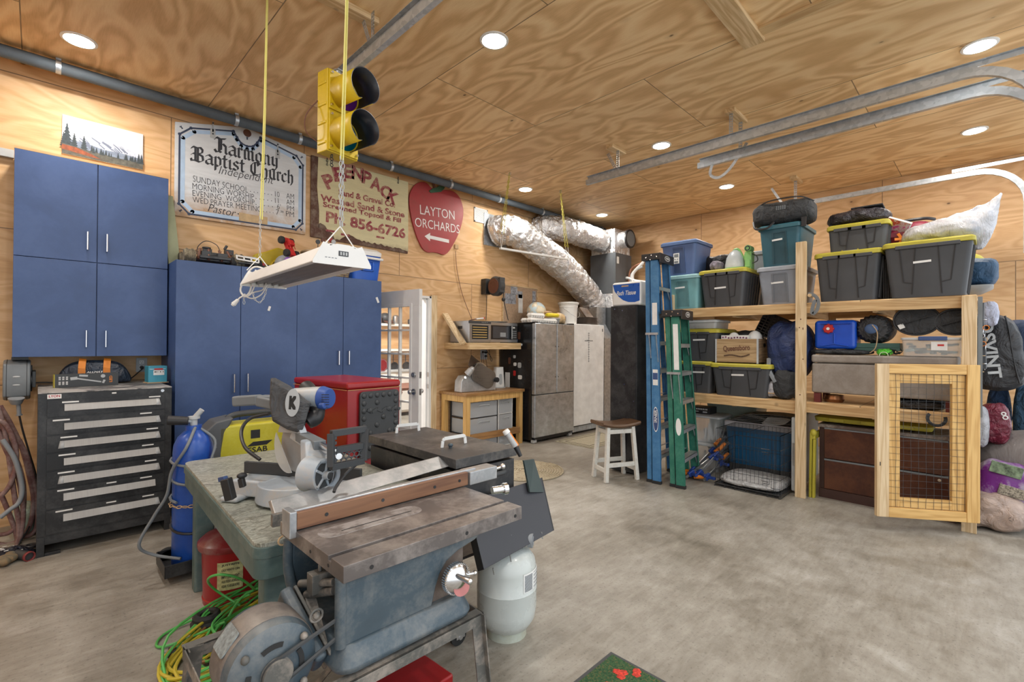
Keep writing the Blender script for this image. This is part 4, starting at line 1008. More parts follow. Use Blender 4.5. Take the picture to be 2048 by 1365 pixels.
out = [(-.27, 0), (.27, 0), (.29, .04), (.23, .21), (.16, .25), (-.04, .30), (-.16, .24), (-.26, .20), (-.29, .05)]
mb = MB(); mb.prism(out, -.045, .045, T(0, 0, 0) @ RX(90)); obj('case_shell', mb, worn('case_yellow', (.50, .37, .01), (.3, .22, .02), .2, .45), t, bevel=.015, seg=3)
mb = MB(); mb.tube(spline([(-.11, -.047, .10), (-.08, -.05, .15), (-.02, -.052, .165), (.05, -.05, .15), (.09, -.047, .10)], 5), .009, 6); mb.box(-.12, .10, -.055, -.04, .085, .10); obj('moulded_grip', mb, K['yellow2'], t)
t = thing('red_toy_car', 'red toy buggy standing on its tail on the purple and grey toy', 'toy car', tuple(at(578, 496, Y=4.98)), rot=(math.radians(62), 0, math.radians(25)))
for wx in (-.06, .06):
 for wy in (-.07, .08): wheel(t, wx, wy, 0, .035, .035, K['rubber'], K['dgrey'])
mb = MB(); mb.box(-.035, .035, -.10, .11, -.015, .02); mb.bar((-.03, -.04, .04), (-.02, .06, .05), .008, .008); mb.bar((.03, -.04, .04), (.02, .06, .05), .008, .008); mb.box(-.03, .03, .0, .06, .02, .06); obj('body_shell', mb, K['redp'], t, bevel=.008)
t = thing('purple_toy', 'grey and purple rounded toy under the red buggy', 'toy', (1.77, 4.98, 2.13))
mb = MB(); mb.sph((-.02, 0, .09), (.10, .09, .10)); mb.box(-.1, .08, -.08, .08, 0, .08); obj('toy_base', mb, K['grey'], t, bevel=.01)
mb = MB(); mb.cyl((-.03, -.105, .12), (.07, -.105, .12), .035, n=16); mb.sph((-.03, -.105, .12), .035); mb.sph((.07, -.105, .12), .035); obj('purple_barrel', mb, plain('toy_purple', (.22, .08, .42), .4), t)
# basket with sticks
t = thing('wicker_basket', 'light wicker basket between the shop light and the blue cooler', 'basket', (2.20, 5.0, 2.13))
mb = MB(); wick = worn('wicker', (.50, .38, .24), (.22, .15, .08), .6, .8, 0, 12, 60)
for k in range(13):
 z = .01+.019*k; sx, sy = .185+.07*(k/12)**.7, .12+.05*(k/12)**.7
 n = 44; pts = []
 for i in range(n):
  a = 2*PI*i/n; wob = .006*(1 if (i+k) % 2 else -1); pts.append(((sx+wob)*math.copysign(abs(math.cos(a))**.7, math.cos(a)), (sy+wob)*math.copysign(abs(math.sin(a))**.7, math.sin(a)), z))
 mb.tube(pts, .0085, 6, closed=True)
for i in range(22):
 a = 2*PI*i/22; c = math.copysign(abs(math.cos(a))**.7, math.cos(a)); s_ = math.copysign(abs(math.sin(a))**.7, math.sin(a)); mb.cyl((.185*c, .12*s_, 0), (.255*c, .17*s_, .25), .005, n=6)
mb.prism(rrect(-.18, .18, -.115, .115, .05), 0, .012)
obj('woven_body', mb, wick, t)
mb = MB(); mb.tube([(.262*math.copysign(abs(math.cos(2*PI*i/40))**.7, math.cos(2*PI*i/40)), .177*math.copysign(abs(math.sin(2*PI*i/40))**.7, math.sin(2*PI*i/40)), .255) for i in range(40)], .014, 8, closed=True); obj('rim', mb, wick, t)
for i, (px, py, c, cl) in enumerate(((636, 484, 'dgrey', 'dark grey'), (646, 481, 'brown', 'brownish'), (652, 488, 'white', 'white'), (661, 480, 'red', 'dark red'), (667, 484, 'lgrey', 'pale grey'))):
 p = at(px, py, Y=5.03+.02*(i % 2)); t = thing('toy_lollipop', ['%s round paddle on a stick, leftmost in the wicker basket', '%s round paddle on a stick in the wicker basket', '%s short paddle on a stick in the wicker basket', '%s round paddle on a stick in the wicker basket', '%s round paddle on a stick, rightmost in the wicker basket'][i] % cl, 'toy', (0, 0, 0))
 mb = MB(); mb.cyl((p.x, p.y, 2.15), (p.x, p.y, p.z-.02), .004, n=6); obj('stick', mb, K[c], t)
 mb = MB(); mb.cyl((p.x, p.y-.006, p.z), (p.x, p.y+.006, p.z), .024, n=16); obj('paddle', mb, K[c], t)
mb = MB(); mb.sph((2.27, 5.03, 2.40), (.13, .10, .05)); tag(obj('dark_cushion', mb, K['gcloth']), 'dark rounded bundle lying in the wicker basket', 'bundle')
# blue cooler
p = at(733, 560, Z=2.13)
t = thing('cooler', 'bright blue cooler with a white lid and carry bar at the cabinet top corner', 'cooler', (2.545, 5.0, 2.13), rz=0)
def tub(w0, d0, w1, d1, z0, z1, r=.03, n=4):
 return [[Vector((x, y, z0)) for x, y in rrect(-w0/2, w0/2, -d0/2, d0/2, r, n)], [Vector((x, y, z1)) for x, y in rrect(-w1/2, w1/2, -d1/2, d1/2, r, n)]]
blu = plain('cooler_blue', (.012, .10, .50), .35)
mb = MB(); mb.loft(tub(.30, .36, .345, .42, 0, .27, .04)); obj('cooler_body', mb, blu, t, bevel=.006)
for (x0, x1, y, m0) in ((-.07, .07, -.2, RZ(0)), (-.09, .05, -.165, RZ(-90))):
 mb = MB()
 for a, b_, c, d in ((x0, x1, .20, .215), (x0, x1, .10, .115), (x0, x0+.015, .10, .215), (x1-.015, x1, .10, .215)): mb.box(a, b_, y-.014, y+.02, c, d, m0)
 obj('side_grip', mb, blu, t, bevel=.004)
mb = MB(); mb.loft(tub(.355, .43, .36, .435, .27, .315, .045)+tub(.30, .36, .2, .24, .345, .36, .05)); obj('lid', mb, K['whitep'], t, bevel=.004)
mb = MB(); mb.tube([(-.19, .19, .24), (-.20, .10, .24), (-.20, -.22, .24), (-.16, -.245, .24), (.16, -.245, .235)], .014, 10); obj('carry_bar', mb, K['whitep'], t)
# hanging shop light
t = thing('shop_light', 'white four foot shop light fixture hanging from chains over the workbench', 'light fixture', (1.005, 2.13, 1.815), rz=-2.0)
L_ = 1.22; hw = .135
prof = [(-hw, 0), (-.088, .075), (-.06, .088), (.06, .088), (.088, .075), (hw, 0)]
prof2 = [(x*.96, z-.003) for x, z in prof[::-1]]
ring = prof+[(x*.955, z-.004) for x, z in prof[::-1]]
mb = MB(); mb.loft([[Vector((x, 0, z)) for x, z in ring], [Vector((x, L_, z)) for x, z in ring]]); obj('housing', mb, K['whitep'], t, smooth=.4)
for y, nm in ((-.003, 'near'), (L_+.003, 'far')):
 mb = MB(); mb.prism([(-hw-.004, -.01), (hw+.004, -.01), (hw+.004, .004), (.092, .092), (.06, .078), (.03, .090), (-.03, .090), (-.06, .078), (-.092, .092), (-hw-.004, .004)], -.003, .003, T(0, y, 0) @ RX(90)); e = obj('end_plate', mb, K['whitep'], t, bevel=.001)
 if nm == 'near':
  mb = MB(); mb.box(-.022, .024, y-.006, y-.003, .035, .058); obj('label_plate', mb, K['dgrey'], e)
  mb = MB()
  for k in range(3): mb.box(-.016+.013*k, -.008+.013*k, y-.007, y-.006, .039, .054)
  obj('label_digits', mb, K['lgrey'], e)
  mb = MB()
  for k in range(4): mb.box(-.085+.015*k, -.075+.015*k, y-.0035, y-.003, .020, .024)
  obj('small_print', mb, K['grey'], e)
refl = brushed('reflector', (.30, .30, .31), .35, (60, 1, 1), .6, .2)
mb = MB(); pr = []
for k in range(4):
 c = -.0675+.045*k
 for i in range(7):
  a = PI*i/6; pr.append((c-.021*math.cos(a), .004+.024*math.sin(a)))
pr = pr+[(.095, .034), (-.095, .034)]
mb.loft([[Vector((x, .01, z)) for x, z in pr[::-1]], [Vector((x, L_-.01, z)) for x, z in pr[::-1]]]); obj('reflector', mb, refl, t)
mb = MB()
for s_ in (-1, 1): mb.loft([[Vector((s_*x, y, z)) for x, z in ((.089, .006), (hw, -.002), (hw, .002), (.089, .012))] for y in (.0, L_)])
obj('side_flange', mb, K['whitep'], t)
for k in range(4):
 c = -.0675+.045*k; mb = MB()
 for y in (.012, L_-.012): mb.box(c-.012, c+.012, y-.006, y+.006, -.008, .03)
 obj('lamp_socket', mb, K['whitep'], t, bevel=.002)
def chain(pts, link, r, mb=None, wide=.45):
 """alternating links along a path"""
 mb = mb or MB(); P_ = [Vector(p) for p in pts]; d = [0]
 for a, b_ in zip(P_[:-1], P_[1:]): d.append(d[-1]+(b_-a).length)
 n = max(2, int(d[-1]/(link*.8)))
 for i in range(n):
  s_ = d[-1]*(i+.5)/n; k = max(j for j in range(len(d)-1) if d[j] <= s_); u = (s_-d[k])/(d[k+1]-d[k]); c = P_[k].lerp(P_[k+1], u); dr = (P_[k+1]-P_[k]).normalized()
  x = dr.orthogonal().normalized(); y = dr.cross(x)
  if i % 2: x, y = y, x
  L2, w2_ = link/2-r, link*wide/2
  pt = [c+dr*(L2*math.cos(a))+x*(w2_*math.sin(a)) for a in [2*PI*q/8 for q in range(8)]]
  mb.tube(pt, r, 4, closed=True)
 return mb
for y, px, py, zc in ((.03, 660, 0, 2.31), (1.17, 530, 0, 2.235)):
 base = Vector((1.005, 2.13+y, 1.905)); tp = at(px, py, Z=CEIL)
 tp = Vector((base.x+.02, base.y-.02, CEIL))
 mid = base.lerp(tp, 0); apex = Vector((base.x, base.y, base.z+.09))
 bot = Vector((base.x, base.y, zc));
 r_ = thing('hanging_rope', 'yellow rope from the ceiling holding the '+('near' if y < .5 else 'far')+' end of the shop light', 'rope', (0, 0, 0))
 mb = MB(); mb.tube([bot, bot.lerp(tp, .5)+Vector((.004, 0, 0)), tp], .0042, 6); mb.tube([bot+Vector((.012, 0, 0)), bot.lerp(tp, .5)+Vector((.012, 0, 0)), tp+Vector((.006, 0, 0))], .0035, 6); obj('rope_strand', mb, plain('yellow_rope', (.72, .66, .20), .7), r_)
 mb = chain([bot+Vector((0, 0, .02)), apex], .03, .0022); obj('chain', mb, K['lgrey'], r_)
 if y < .5: mb = chain([bot+Vector((.012, 0, .01)), apex+Vector((.01, 0, 0))], .03, .0022); obj('chain', mb, K['lgrey'], r_)
 mb = MB()
 for s_ in (-1, 1): mb.tube([apex, (base.x+.075*s_, base.y, base.z-.005)], .0028, 6)
 obj('wire_bail', mb, K['whitep'], r_)
# its white cord bundle and plug at the far end
wc = thing('light_cord', 'white power cord looped and tied under the far end of the shop light', 'cord', (0, 0, 0))
YB = 3.30
def wpt(l): return [at(a, b_, D=3.07+(c if len(q) > 2 else 0)) for q in l for a, b_, c in [(q[0], q[1], q[2] if len(q) > 2 else 0)]]
for l, r_ in (([(538, 542), (510, 534), (492, 552), (481, 580), (490, 592), (500, 583), (505, 560), (512, 540)], .009), ([(511, 567), (506, 580), (500, 590), (490, 594), (486, 590)], .007), ([(533, 566), (525, 580), (508, 585), (492, 592)], .007), ([(535, 567), (524, 588), (508, 597), (495, 595), (489, 588)], .007), ([(487, 592), (480, 596), (474, 602)], .008), ([(500, 541), (486, 562), (481, 582), (486, 592)], .007)):
 mb = MB(); mb.tube(spline(wpt(l), 6), r_*.62, 8); obj('cord_loop', mb, K['whitep'], wc)
mb = MB(); a, b_ = at(476, 600, D=3.07), at(467, 609, D=3.07); mb.cyl(a, b_, .010, .016, n=10); mb.cyl(b_, b_+(b_-a)*.25, .013, .011, n=8); obj('plug', mb, K['whitep'], wc, bevel=.001)
mb = chain(spline(wpt([(535, 568), (530, 590), (520, 605), (509, 598), (506, 586)]), 5), .022, .002); obj('chain', mb, K['whitep'], wc)
mb = chain(wpt([(488, 594), (488, 609)]), .03, .002); obj('chain', mb, K['lgrey'], wc)
# appliance corner
t = thing('wall_shelf', 'pine board shelf with a diagonal brace carrying the microwave', 'shelf', (0, 0, 0))
sx0, sx1, sy, sz = 4.04, 5.02, 4.89, 1.455
mb = MB(); mb.box(sx0, sx1, sy, WA, sz-.02, sz); obj('shelf_board', mb, K['pineX'], t, bevel=.002)
mb = MB(); mb.box(sx0, sx1, sy-.038, sy, sz-.088, sz+.002); obj('front_board', mb, K['pineX'], t, bevel=.003)
for x in (sx0, sx1-.038):
 mb = MB(); mb.box(x, x+.038, sy, WA, sz-.088, sz-.02); obj('side_board', mb, K['pineY'], t, bevel=.003)
mb = MB(); mb.bar((sx0-.018, sy+.06, sz-.02), (sx0-.018, WA-.03, sz+.40), .036, .088, (1, 0, 0)); obj('diagonal_brace', mb, K['pineZ'], t, bevel=.003)
t = thing('dehydrator', 'steel food dehydrator with five trays behind its glass door', 'dehydrator', (4.285, 4.915, sz))
mb = MB(); mb.box(-.195, .195, .02, .42, .008, .30)
obj('casing', mb, brushed('dimpled_steel', (.40, .40, .41), .35, (30, 30, 30), .8, .25), t, bevel=.004)
mb = MB(); mb.box(-.195, .195, 0, .02, .265, .30); mb.box(-.185, .185, .02, .42, 0, .008); obj('control_panel', mb, K['dgrey'], t, bevel=.002)
mb = MB(); mb.box(-.195, .195, 0, .02, .24, .262); mb.box(-.195, .195, 0, .02, .01, .05); mb.box(-.195, -.15, 0, .018, .05, .24); mb.box(.15, .195, 0, .018, .05, .24); fr = obj('door_frame', mb, K['steel'], t, bevel=.002)
mb = MB(); mb.box(-.15, .15, .012, .016, .05, .24); obj('window_back', mb, K['ink'], fr)
for k in range(5):
 mb = MB(); mb.box(-.13, .125, .004, .011, .072+.034*k, .082+.034*k); obj('tray', mb, plain('tray_gold_%d' % k, (.62, .42, .14), .4), t)
mb = MB(); mb.box(-.1965, -.195, .15, .24, .19, .23); obj('side_grip', mb, K['black'], t)
mb = MB()
for k in range(4): mb.cyl((.03+.03*k, -.001, .283), (.03+.03*k, 0, .283), .004, n=8)
obj('indicator', mb, K['paper'], t)
t = thing('microwave', 'steel and black microwave oven on the pine shelf', 'microwave', (4.75, 4.925, sz))
mb = MB(); mb.box(-.265, .265, .02, .38, .012, .29)
for x in (-.2, .2): mb.cyl((x, .1, 0), (x, .1, .012), .015, n=8)
obj('casing', mb, K['dgrey'], t, bevel=.004)
mb = MB(); mb.box(-.265, .265, 0, .02, .25, .29); mb.box(-.265, .265, 0, .02, .012, .05); obj('steel_trim', mb, K['steel'], t, bevel=.002)
mb = MB(); mb.box(-.265, .15, .004, .02, .05, .25); d_ = obj('door', mb, plain('oven_glass', (.012, .013, .016), .08), t, bevel=.002)
mb = MB(); mb.box(-.22, .08, .003, .004, .07, .235); obj('door_window', mb, plain('oven_window', (.05, .055, .065), .1), d_)
mb = MB(); mb.cyl((-.05, .0035, .11), (.02, .0035, .11), .001); mb.box(-.08, .03, .0022, .003, .09, .15); obj('bowl_reflection_plate', mb, K['grey'], d_)
mb = MB(); mb.box(.125, .148, -.022, -.012, .06, .245); mb.box(.13, .143, -.012, .004, .07, .08); mb.box(.13, .143, -.012, .004, .225, .235); obj('handle', mb, K['steel'], d_, bevel=.003)
mb = MB(); mb.box(.155, .265, .004, .02, .05, .25); cp = obj('control_panel', mb, K['ink'], t)
mb = MB(); mb.box(.175, .215, .002, .004, .215, .235); obj('display', mb, K['paper'], cp)
mb = MB()
for i in range(3):
 for j in range(4): mb.box(.17+.028*i, .188+.028*i, .002, .004, .075+.03*j, .088+.03*j)
obj('keypad', mb, K['grey'], cp)
mb = MB(); mb.cyl((4.62, 5.1, sz+.29), (4.62, 5.1, sz+.295), .15, .16, n=30); mb.lathe([(.15, .295), (.2, .31), (.19, .31), (.14, .298), (0, .298)], 30, T(4.72, 5.1, sz)); tag(obj('white_platter', mb, K['whitep']), 'thin white platter lying on the microwave', 'plate')
t = thing('electric_knife', 'white handled knife with a red tip lying on the dehydrator', 'knife', (4.30, 5.02, sz+.30), rz=12)
mb = MB(); mb.bar((-.01, 0, .03), (.16, 0, .05), .035, .02); obj('handle', mb, K['whitep'], t, bevel=.006)
mb = MB(); mb.bar((.15, 0, .049), (.175, 0, .052), .037, .022); obj('red_cap', mb, K['redp'], t, bevel=.004)
mb = MB(); mb.bar((-.14, 0, .006), (-.01, 0, .03), .02, .012); obj('blade_sheath', mb, K['brown'], t, bevel=.002)
# second outlet with cords
t = thing('wall_outlet', 'grey double outlet plate with several plugs under the pine shelf', 'outlet', tuple(at(968, 710, Y=WA)))
mb = MB(); mb.box(-.075, .055, -.008, 0, -.07, .075); obj('plate', mb, K['lgrey'], t, bevel=.002)
mb = MB()
for x, z in ((-.035, .04), (.02, .035), (.02, -.02)): mb.cyl((x, -.008, z), (x, -.04, z), .018, .013, n=10)
obj('plug', mb, K['black'], t)
a = at(968, 710, Y=WA-.04)
for i, l in enumerate(([(966, 706), (968, 735), (967, 765)], [(971, 715), (975, 740), (976, 768)], [(972, 700), (984, 718), (982, 722), (978, 700)], [(962, 706), (965, 740), (970, 765)])):
 mb = MB(); mb.tube(spline([at(x, y, Y=WA-.045-.01*i) for x, y in l], 6), .004, 6)
 tag(obj('power_cable', mb, K['brown'] if i < 2 else K['black']), ['left brownish cable from the double outlet behind the slicer', 'right brownish cable from the double outlet behind the slicer', 'short dark cable looping from the outlet up to the shelf', 'dark cable from the double outlet, leftmost of those behind the slicer'][i], 'cable')
# butcher block bench
t = thing('wood_bench', 'golden butcher block bench carrying the meat slicer', 'bench', (0, 0, 0))
bx0, bx1, by0, by1, bz = 3.94, 5.04, 4.79, 5.37, .79
bw_ = lumber('butcher_block', (.40, .22, .08), (.26, .13, .045), 'X', .45)
gold = K['yelpineZ']
mb = MB(); mb.box(bx0, bx1, by0, by1, bz-.038, bz); obj('worktop', mb, bw_, t, bevel=.004)
for x in (bx0+.02, bx1-.09):
 for y in (by0+.02, by1-.09):
  mb = MB(); mb.box(x, x+.07, y, y+.07, 0, bz-.038); obj('leg', mb, gold, t, bevel=.003)
mb = MB(); mb.box(bx0+.09, bx1-.09, by0+.025, by0+.06, bz-.12, bz-.038); mb.box(bx0+.025, bx0+.06, by0+.09, by1-.09, bz-.12, bz-.038); mb.box(bx1-.06, bx1-.025, by0+.09, by1-.09, bz-.12, bz-.038); obj('apron', mb, gold, t, bevel=.002)
mb = MB(); mb.box(bx0+.09, bx1-.09, by0+.005, by0+.03, .16, .25); obj('front_stretcher', mb, lumber('stretcher', (.36, .19, .07), (.22, .11, .04), 'X'), t, bevel=.002)
for x in (bx0+.03, bx1-.06):
 mb = MB(); mb.box(x, x+.03, by0+.09, by1-.09, .16, .22); obj('side_stretcher', mb, gold, t, bevel=.002)
# plastic drawer units
def drawers(x0, x1, y0, y1, z0, n, h, frame, lab, seed):
 t = thing('drawer_unit', lab, 'drawer unit', (x0, y0, z0)); w, d = x1-x0, y1-y0; H_ = n*h
 mb = MB(); mb.box(0, w, .0, d, H_, H_+.012)
 for k in range(n): mb.box(0, w, .0, d, k*h, k*h+.010)
 for x in (0, w-.012):
  mb.box(x, x+.012, 0, .02, 0, H_); mb.box(x, x+.012, d-.02, d, 0, H_)
 obj('frame', mb, frame, t, bevel=.002)
 rr = random.Random(seed)
 for k in range(n):
  z = k*h+.012
  mb = MB(); mb.box(.014, w-.014, -.004, .002, z, z+h-.018); mb.box(.014, .017, 0, d-.01, z, z+h-.03); mb.box(w-.017, w-.014, 0, d-.01, z, z+h-.03); mb.box(.014, w-.014, 0, d-.01, z, z+.003)
  dr = obj('drawer', mb, K['clear'], t)
  mb = MB(); mb.tube(spline([(w*.3, -.006, z+h*.62), (w*.35, -.02, z+h*.72), (w*.65, -.02, z+h*.72), (w*.7, -.006, z+h*.62)], 4), .005, 6); obj('handle', mb, K['lgrey'], dr)
  mb = MB()
  for q in range(9):
   x, y = rr.uniform(.05, w-.05), rr.uniform(.04, d-.08); r_ = rr.uniform(.02, .04); mb.sph((x, y, z+.006+r_*.8), (r_*1.3, r_, r_*.8), 8, 6)
  ct = obj('contents', mb, [K['paper'], K['grey'], K['lgrey']][k % 3], t); ct['kind'] = 'stuff'
drawers(4.06, 4.58, 4.88, 5.28, .0, 3, .22, K['black'], 'wide clear drawer unit with a black frame under the butcher block bench', 1)
drawers(4.60, 4.88, 4.88, 5.28, .0, 3, .225, K['whitep'], 'narrow clear drawer unit with a white frame under the butcher block bench', 2)
# slicer
t = thing('meat_slicer', 'aluminium meat slicer on the butcher block bench', 'slicer', (4.30, 5.02, bz), rz=-4)
alu2 = worn('cast_aluminium', (.46, .47, .48), (.62, .62, .62), .4, .35, .5, 8, 50, .05)
mb = MB()
o1 = [(-.30, 0), (.30, 0), (.30, .18), (.24, .20), (.17, .10), (.03, .10), (-.05, .14), (-.12, .23), (-.24, .22), (-.29, .15)]
mb.prism(o1, -.09, .07, RX(90)); obj('base_casting', mb, alu2, t, bevel=.012, seg=3)
mb = MB();
for x, y in ((-.26, -.05), (.26, -.05), (-.26, .07), (.26, .07)): mb.cyl((x, y, -.0), (x, y, .012), .016, n=8)
obj('rubber_foot', mb, K['rubber'], t)
m0 = T(.02, -.07, .24) @ RY(28)
mb = MB(); mb.cyl(m0 @ Vector((0, .02, 0)), m0 @ Vector((0, .035, 0)), .16, n=40); obj('blade', mb, K['chrome'], t)
mb = MB(); mb.prism(rrect(-.16, .24, -.14, .12, .09, 6), -.008, .008, T(.03, -.10, .24) @ RY(28) @ RX(90)); obj('thickness_plate', mb, brushed('slicer_plate', (.34, .33, .32), .3, (1, 1, 40)), t, bevel=.002)
mb = MB(); mb.box(-.12, .18, -.004, .004, -.09, .09, T(.02, .04, .36) @ RY(35) @ RX(-20))
for k in range(7): mb.box(-.11, .12, -.009, -.004, -.075+.022*k, -.065+.022*k, T(.02, .04, .36) @ RY(35) @ RX(-20))
obj('food_carriage', mb, plain('brown_grille', (.10, .065, .045), .5), t, bevel=.002)
mb = MB(); mb.box(.13, .20, -.012, -.006, -.08, .08, T(.02, .04, .36) @ RY(35) @ RX(-20)); obj('push_plate', mb, K['lgrey'], t, bevel=.002)
mb = MB(); mb.cyl((-.19, -.06, .24), (-.15, -.10, .31), .05, .042, n=20); mb.sph((-.145, -.105, .315), .035); obj('sharpener_head', mb, alu2, t)
mb = MB(); mb.cyl((.27, -.10, .15), (.27, -.14, .15), .036, n=24); mb.cyl((.27, -.14, .15), (.27, -.15, .15), .022, n=16); obj('index_knob', mb, K['black'], t, bevel=.003)
mb = MB(); mb.cyl((-.25, -.08, .19), (-.255, -.105, .205), .016, n=14); obj('switch_knob', mb, K['chrome'], t)
t = thing('air_purifier', 'slim white upright appliance standing at the right end of the bench', 'appliance', (4.87, 5.17, bz), rz=-10)
mb = MB(); mb.loft(tub(.17, .12, .13, .10, .012, .31, .03)); obj('tower', mb, K['whitep'], t, bevel=.006)
mb = MB(); mb.prism(rrect(-.025, .025, .03, .19, .024), 0, .004, T(.0, -.062, .02) @ RX(88)); obj('front_panel', mb, K['lgrey'], t)
mb = MB(); mb.box(-.085, .085, -.06, .06, 0, .012); obj('foot', mb, K['lgrey'], t)
# refrigerator
t = thing('refrigerator', 'french door refrigerator with dented steel doors and black sides', 'refrigerator', (0, 0, 0))
fx0, fx1, fy0, fy1, fz = 5.085, 6.00, 4.63, 5.37, 1.75
mb = MB(); mb.box(fx0, fx1, fy0+.075, fy1, .04, fz-.01); obj('case', mb, plain('fridge_black', (.016, .016, .017), .25), t, bevel=.004)
dent = brushed('dented_steel', (.44, .47, .50), .32, (2, 2, 3), .65, .4)
dm, dt_, db_ = dent, dent.node_tree, dent.node_tree.nodes['Principled BSDF']
bump(dt_, db_, noise(dt_, coords(dt_, (2.5, 1, .8)), 2.2, 2, .4, .8), .35, .03)
xs = at(1114, 700, Y=fy0).x; zs_ = .70
for a, b_, c, d in ((fx0, xs-.003, zs_+.008, fz), (xs+.003, fx1, zs_+.008, fz)):
 mb = MB(); mb.box(a, b_, fy0, fy0+.07, c, d); dd = obj('door', mb, dent, t, bevel=.014, seg=3)
 hx = xs-.035 if a == fx0 else xs+.035
 mb = MB()
 for z in (1.41, .95): mb.cyl((hx, fy0-.006, z), (hx, fy0, z), .007, n=8)
 obj('handle_stud', mb, K['blackm'], dd)
mb = MB(); mb.box(fx0, fx1, fy0, fy0+.07, .085, zs_); obj('freezer_drawer', mb, dent, t, bevel=.014, seg=3)
mb = MB(); mb.box(fx0-.004, fx1, fy0+.02, fy0+.05, zs_-.002, zs_+.012); obj('gasket', mb, K['black'], t)
mb = MB(); mb.box(fx0+.05, fx1-.05, fy0+.05, fy0+.08, .03, .085); obj('toe_grille', mb, K['black'], t)
for x in (fx0+.04, fx1-.05):
 for dy in (0, .62):
  mb = MB(); mb.cyl((x-.02, fy0+.05+dy, .022), (x+.02, fy0+.05+dy, .022), .022, n=14); mb.box(x-.035, x-.022, fy0+.03+dy, fy0+.08+dy, .01, .05); mb.box(x+.022, x+.035, fy0+.03+dy, fy0+.08+dy, .01, .05); obj('caster', mb, K['lgrey'], t)
mb = MB(); mb.cyl((fx1-.09, fy0-.002, 1.60), (fx1-.09, fy0, 1.60), .012, n=16); obj('badge', mb, K['chrome'], t)
mb = MB(); mb.box(fx0-.0, fx0+.07, fy0+.01, fy0+.10, fz, fz+.02); mb.box(fx1-.07, fx1, fy0+.01, fy0+.10, fz, fz+.02); obj('hinge_cover', mb, K['black'], t, bevel=.003)
mags = [(1038, 672, .05, .11, 'brown', 'brown clip magnet, highest on the black fridge side'), (1034, 682, .03, .05, 'blue', 'little bluish magnet beside the microwave'), (1040, 690, .09, .035, 'paper', 'small white magnet by the shelf end'),
 (1019, 722, .05, .10, 'brown', 'brown cross shaped magnet on the fridge side'), (1029, 714, .05, .045, 'lgrey', 'grey square magnet under the shelf'), (1030, 729, .06, .05, 'paper', 'white square magnet above the red one on the fridge side'), (1029, 747, .05, .08, 'redp', 'red and white magnet on the fridge side'),
 (1039, 731, .07, .08, 'lgrey', 'pale cactus shaped magnet on the fridge side'), (1040, 755, .08, .06, 'paper', 'white bag shaped magnet, lowest right on the fridge side')]
for px, py, w, h, c, lab in mags:
 p = at(px, py, X=fx0-.003); mb = MB(); mb.prism(rrect(-w/2, w/2, -h/2, h/2, min(w, h)*.3), 0, .006, T(fx0-.001, p.y, p.z) @ RZ(-90) @ RX(90)); tag(obj('fridge_magnet', mb, K[c], bevel=.001), lab, 'magnet')
p = at(1015, 765, X=fx0); mb = MB(); mb.box(fx0-.003, fx0-.001, p.y-.05, p.y+.05, p.z-.17, p.z+.15); tag(obj('paper_note', mb, K['paper']), 'long white paper list hanging on the black fridge side', 'paper')
# chest freezer (upright, white)
t = thing('upright_freezer', 'tall white upright freezer with a cross shaped row of holes on its door', 'freezer', (0, 0, 0))
zx0, zx1, zy0 = 6.02, 6.86, 4.66
mb = MB(); mb.box(zx0, zx1, zy0+.08, 5.37, .04, 1.77); obj('case', mb, K['white'], t, bevel=.006)
mb = MB(); mb.box(zx0+.01, zx1, zy0, zy0+.075, .14, 1.77); d_ = obj('door', mb, plain('freezer_white', (.84, .86, .87), .6, spec=.3), t, bevel=.01)
mb = MB()
for i in range(13): mb.box(6.42+(-.03 if i == 3 else 0)-.018, 6.42+.018, zy0-.003, zy0, 1.62-.038*i, 1.63-.038*i)
mb.box(6.31, 6.53, zy0-.003, zy0, 1.495, 1.51); mb.box(6.416, 6.424, zy0-.0025, zy0, 1.15, 1.64); obj('cross_marking', mb, K['grey'], d_)
mb = MB(); mb.box(6.80, 6.82, zy0-.003, zy0, 1.66, 1.71); obj('badge', mb, K['dgrey'], d_)
mb = MB(); mb.box(zx0+.02, zx1-.02, zy0+.03, zy0+.08, .04, .12)
for k in range(18): mb.box(zx0+.08+.04*k, zx0+.10+.04*k, zy0+.02, zy0+.03, .05, .11)
obj('kick_grille', mb, K['lgrey'], t)
for x in (zx0+.05, zx1-.05):
 for dy in (0, .6):
  mb = MB(); mb.cyl((x, zy0+.10+dy, 0), (x, zy0+.10+dy, .04), .02, n=10); obj('foot', mb, K['whitep'], t)
# things on the fridge
def eggtray(x, y, z, rz, lab):
 t = thing('egg_carton', lab, 'egg carton', (x, y, z), rz, group='egg cartons on the refrigerator')
 mb = MB(); mb.box(-.15, .15, -.05, .05, .03, .036)
 for i in range(6):
  for j in range(2): mb.lathe([(.012, 0), (.02, .004), (.026, .033), (.022, .033), (.015, .008), (0, .008)], 10, T(-.125+.05*i, -.025+.05*j, 0))
 obj('cup_tray', mb, K['paper'], t)
 mb = MB(); mb.loft([[Vector((a, b_, .037)) for a, b_ in rrect(-.15, .15, -.05, .05, .012)], [Vector((a, b_, .068)) for a, b_ in rrect(-.135, .135, -.038, .038, .012)]]); obj('lid', mb, K['paper'], t)
eggtray(5.20, 4.74, fz+.012, 3, 'egg carton at the left front corner of the fridge top'); eggtray(5.50, 4.75, fz+.012, -6, 'egg carton next to the tub on the fridge top'); eggtray(5.22, 4.745, fz+.082, 0, 'egg carton lying on another, under the globe'); eggtray(5.25, 4.90, fz+.012, 2, 'egg carton behind the front one, on the fridge top left')
mb = MB(); mb.box(fx0, fx1, fy0+.1, fy1, fz, fz+.010); tag(obj('top_cloth', mb, plain('fridge_top', (.03, .03, .032), .6)), 'dark flat mat covering the top of the refrigerator', 'mat')
g = at(1073, 617, Y=5.10)
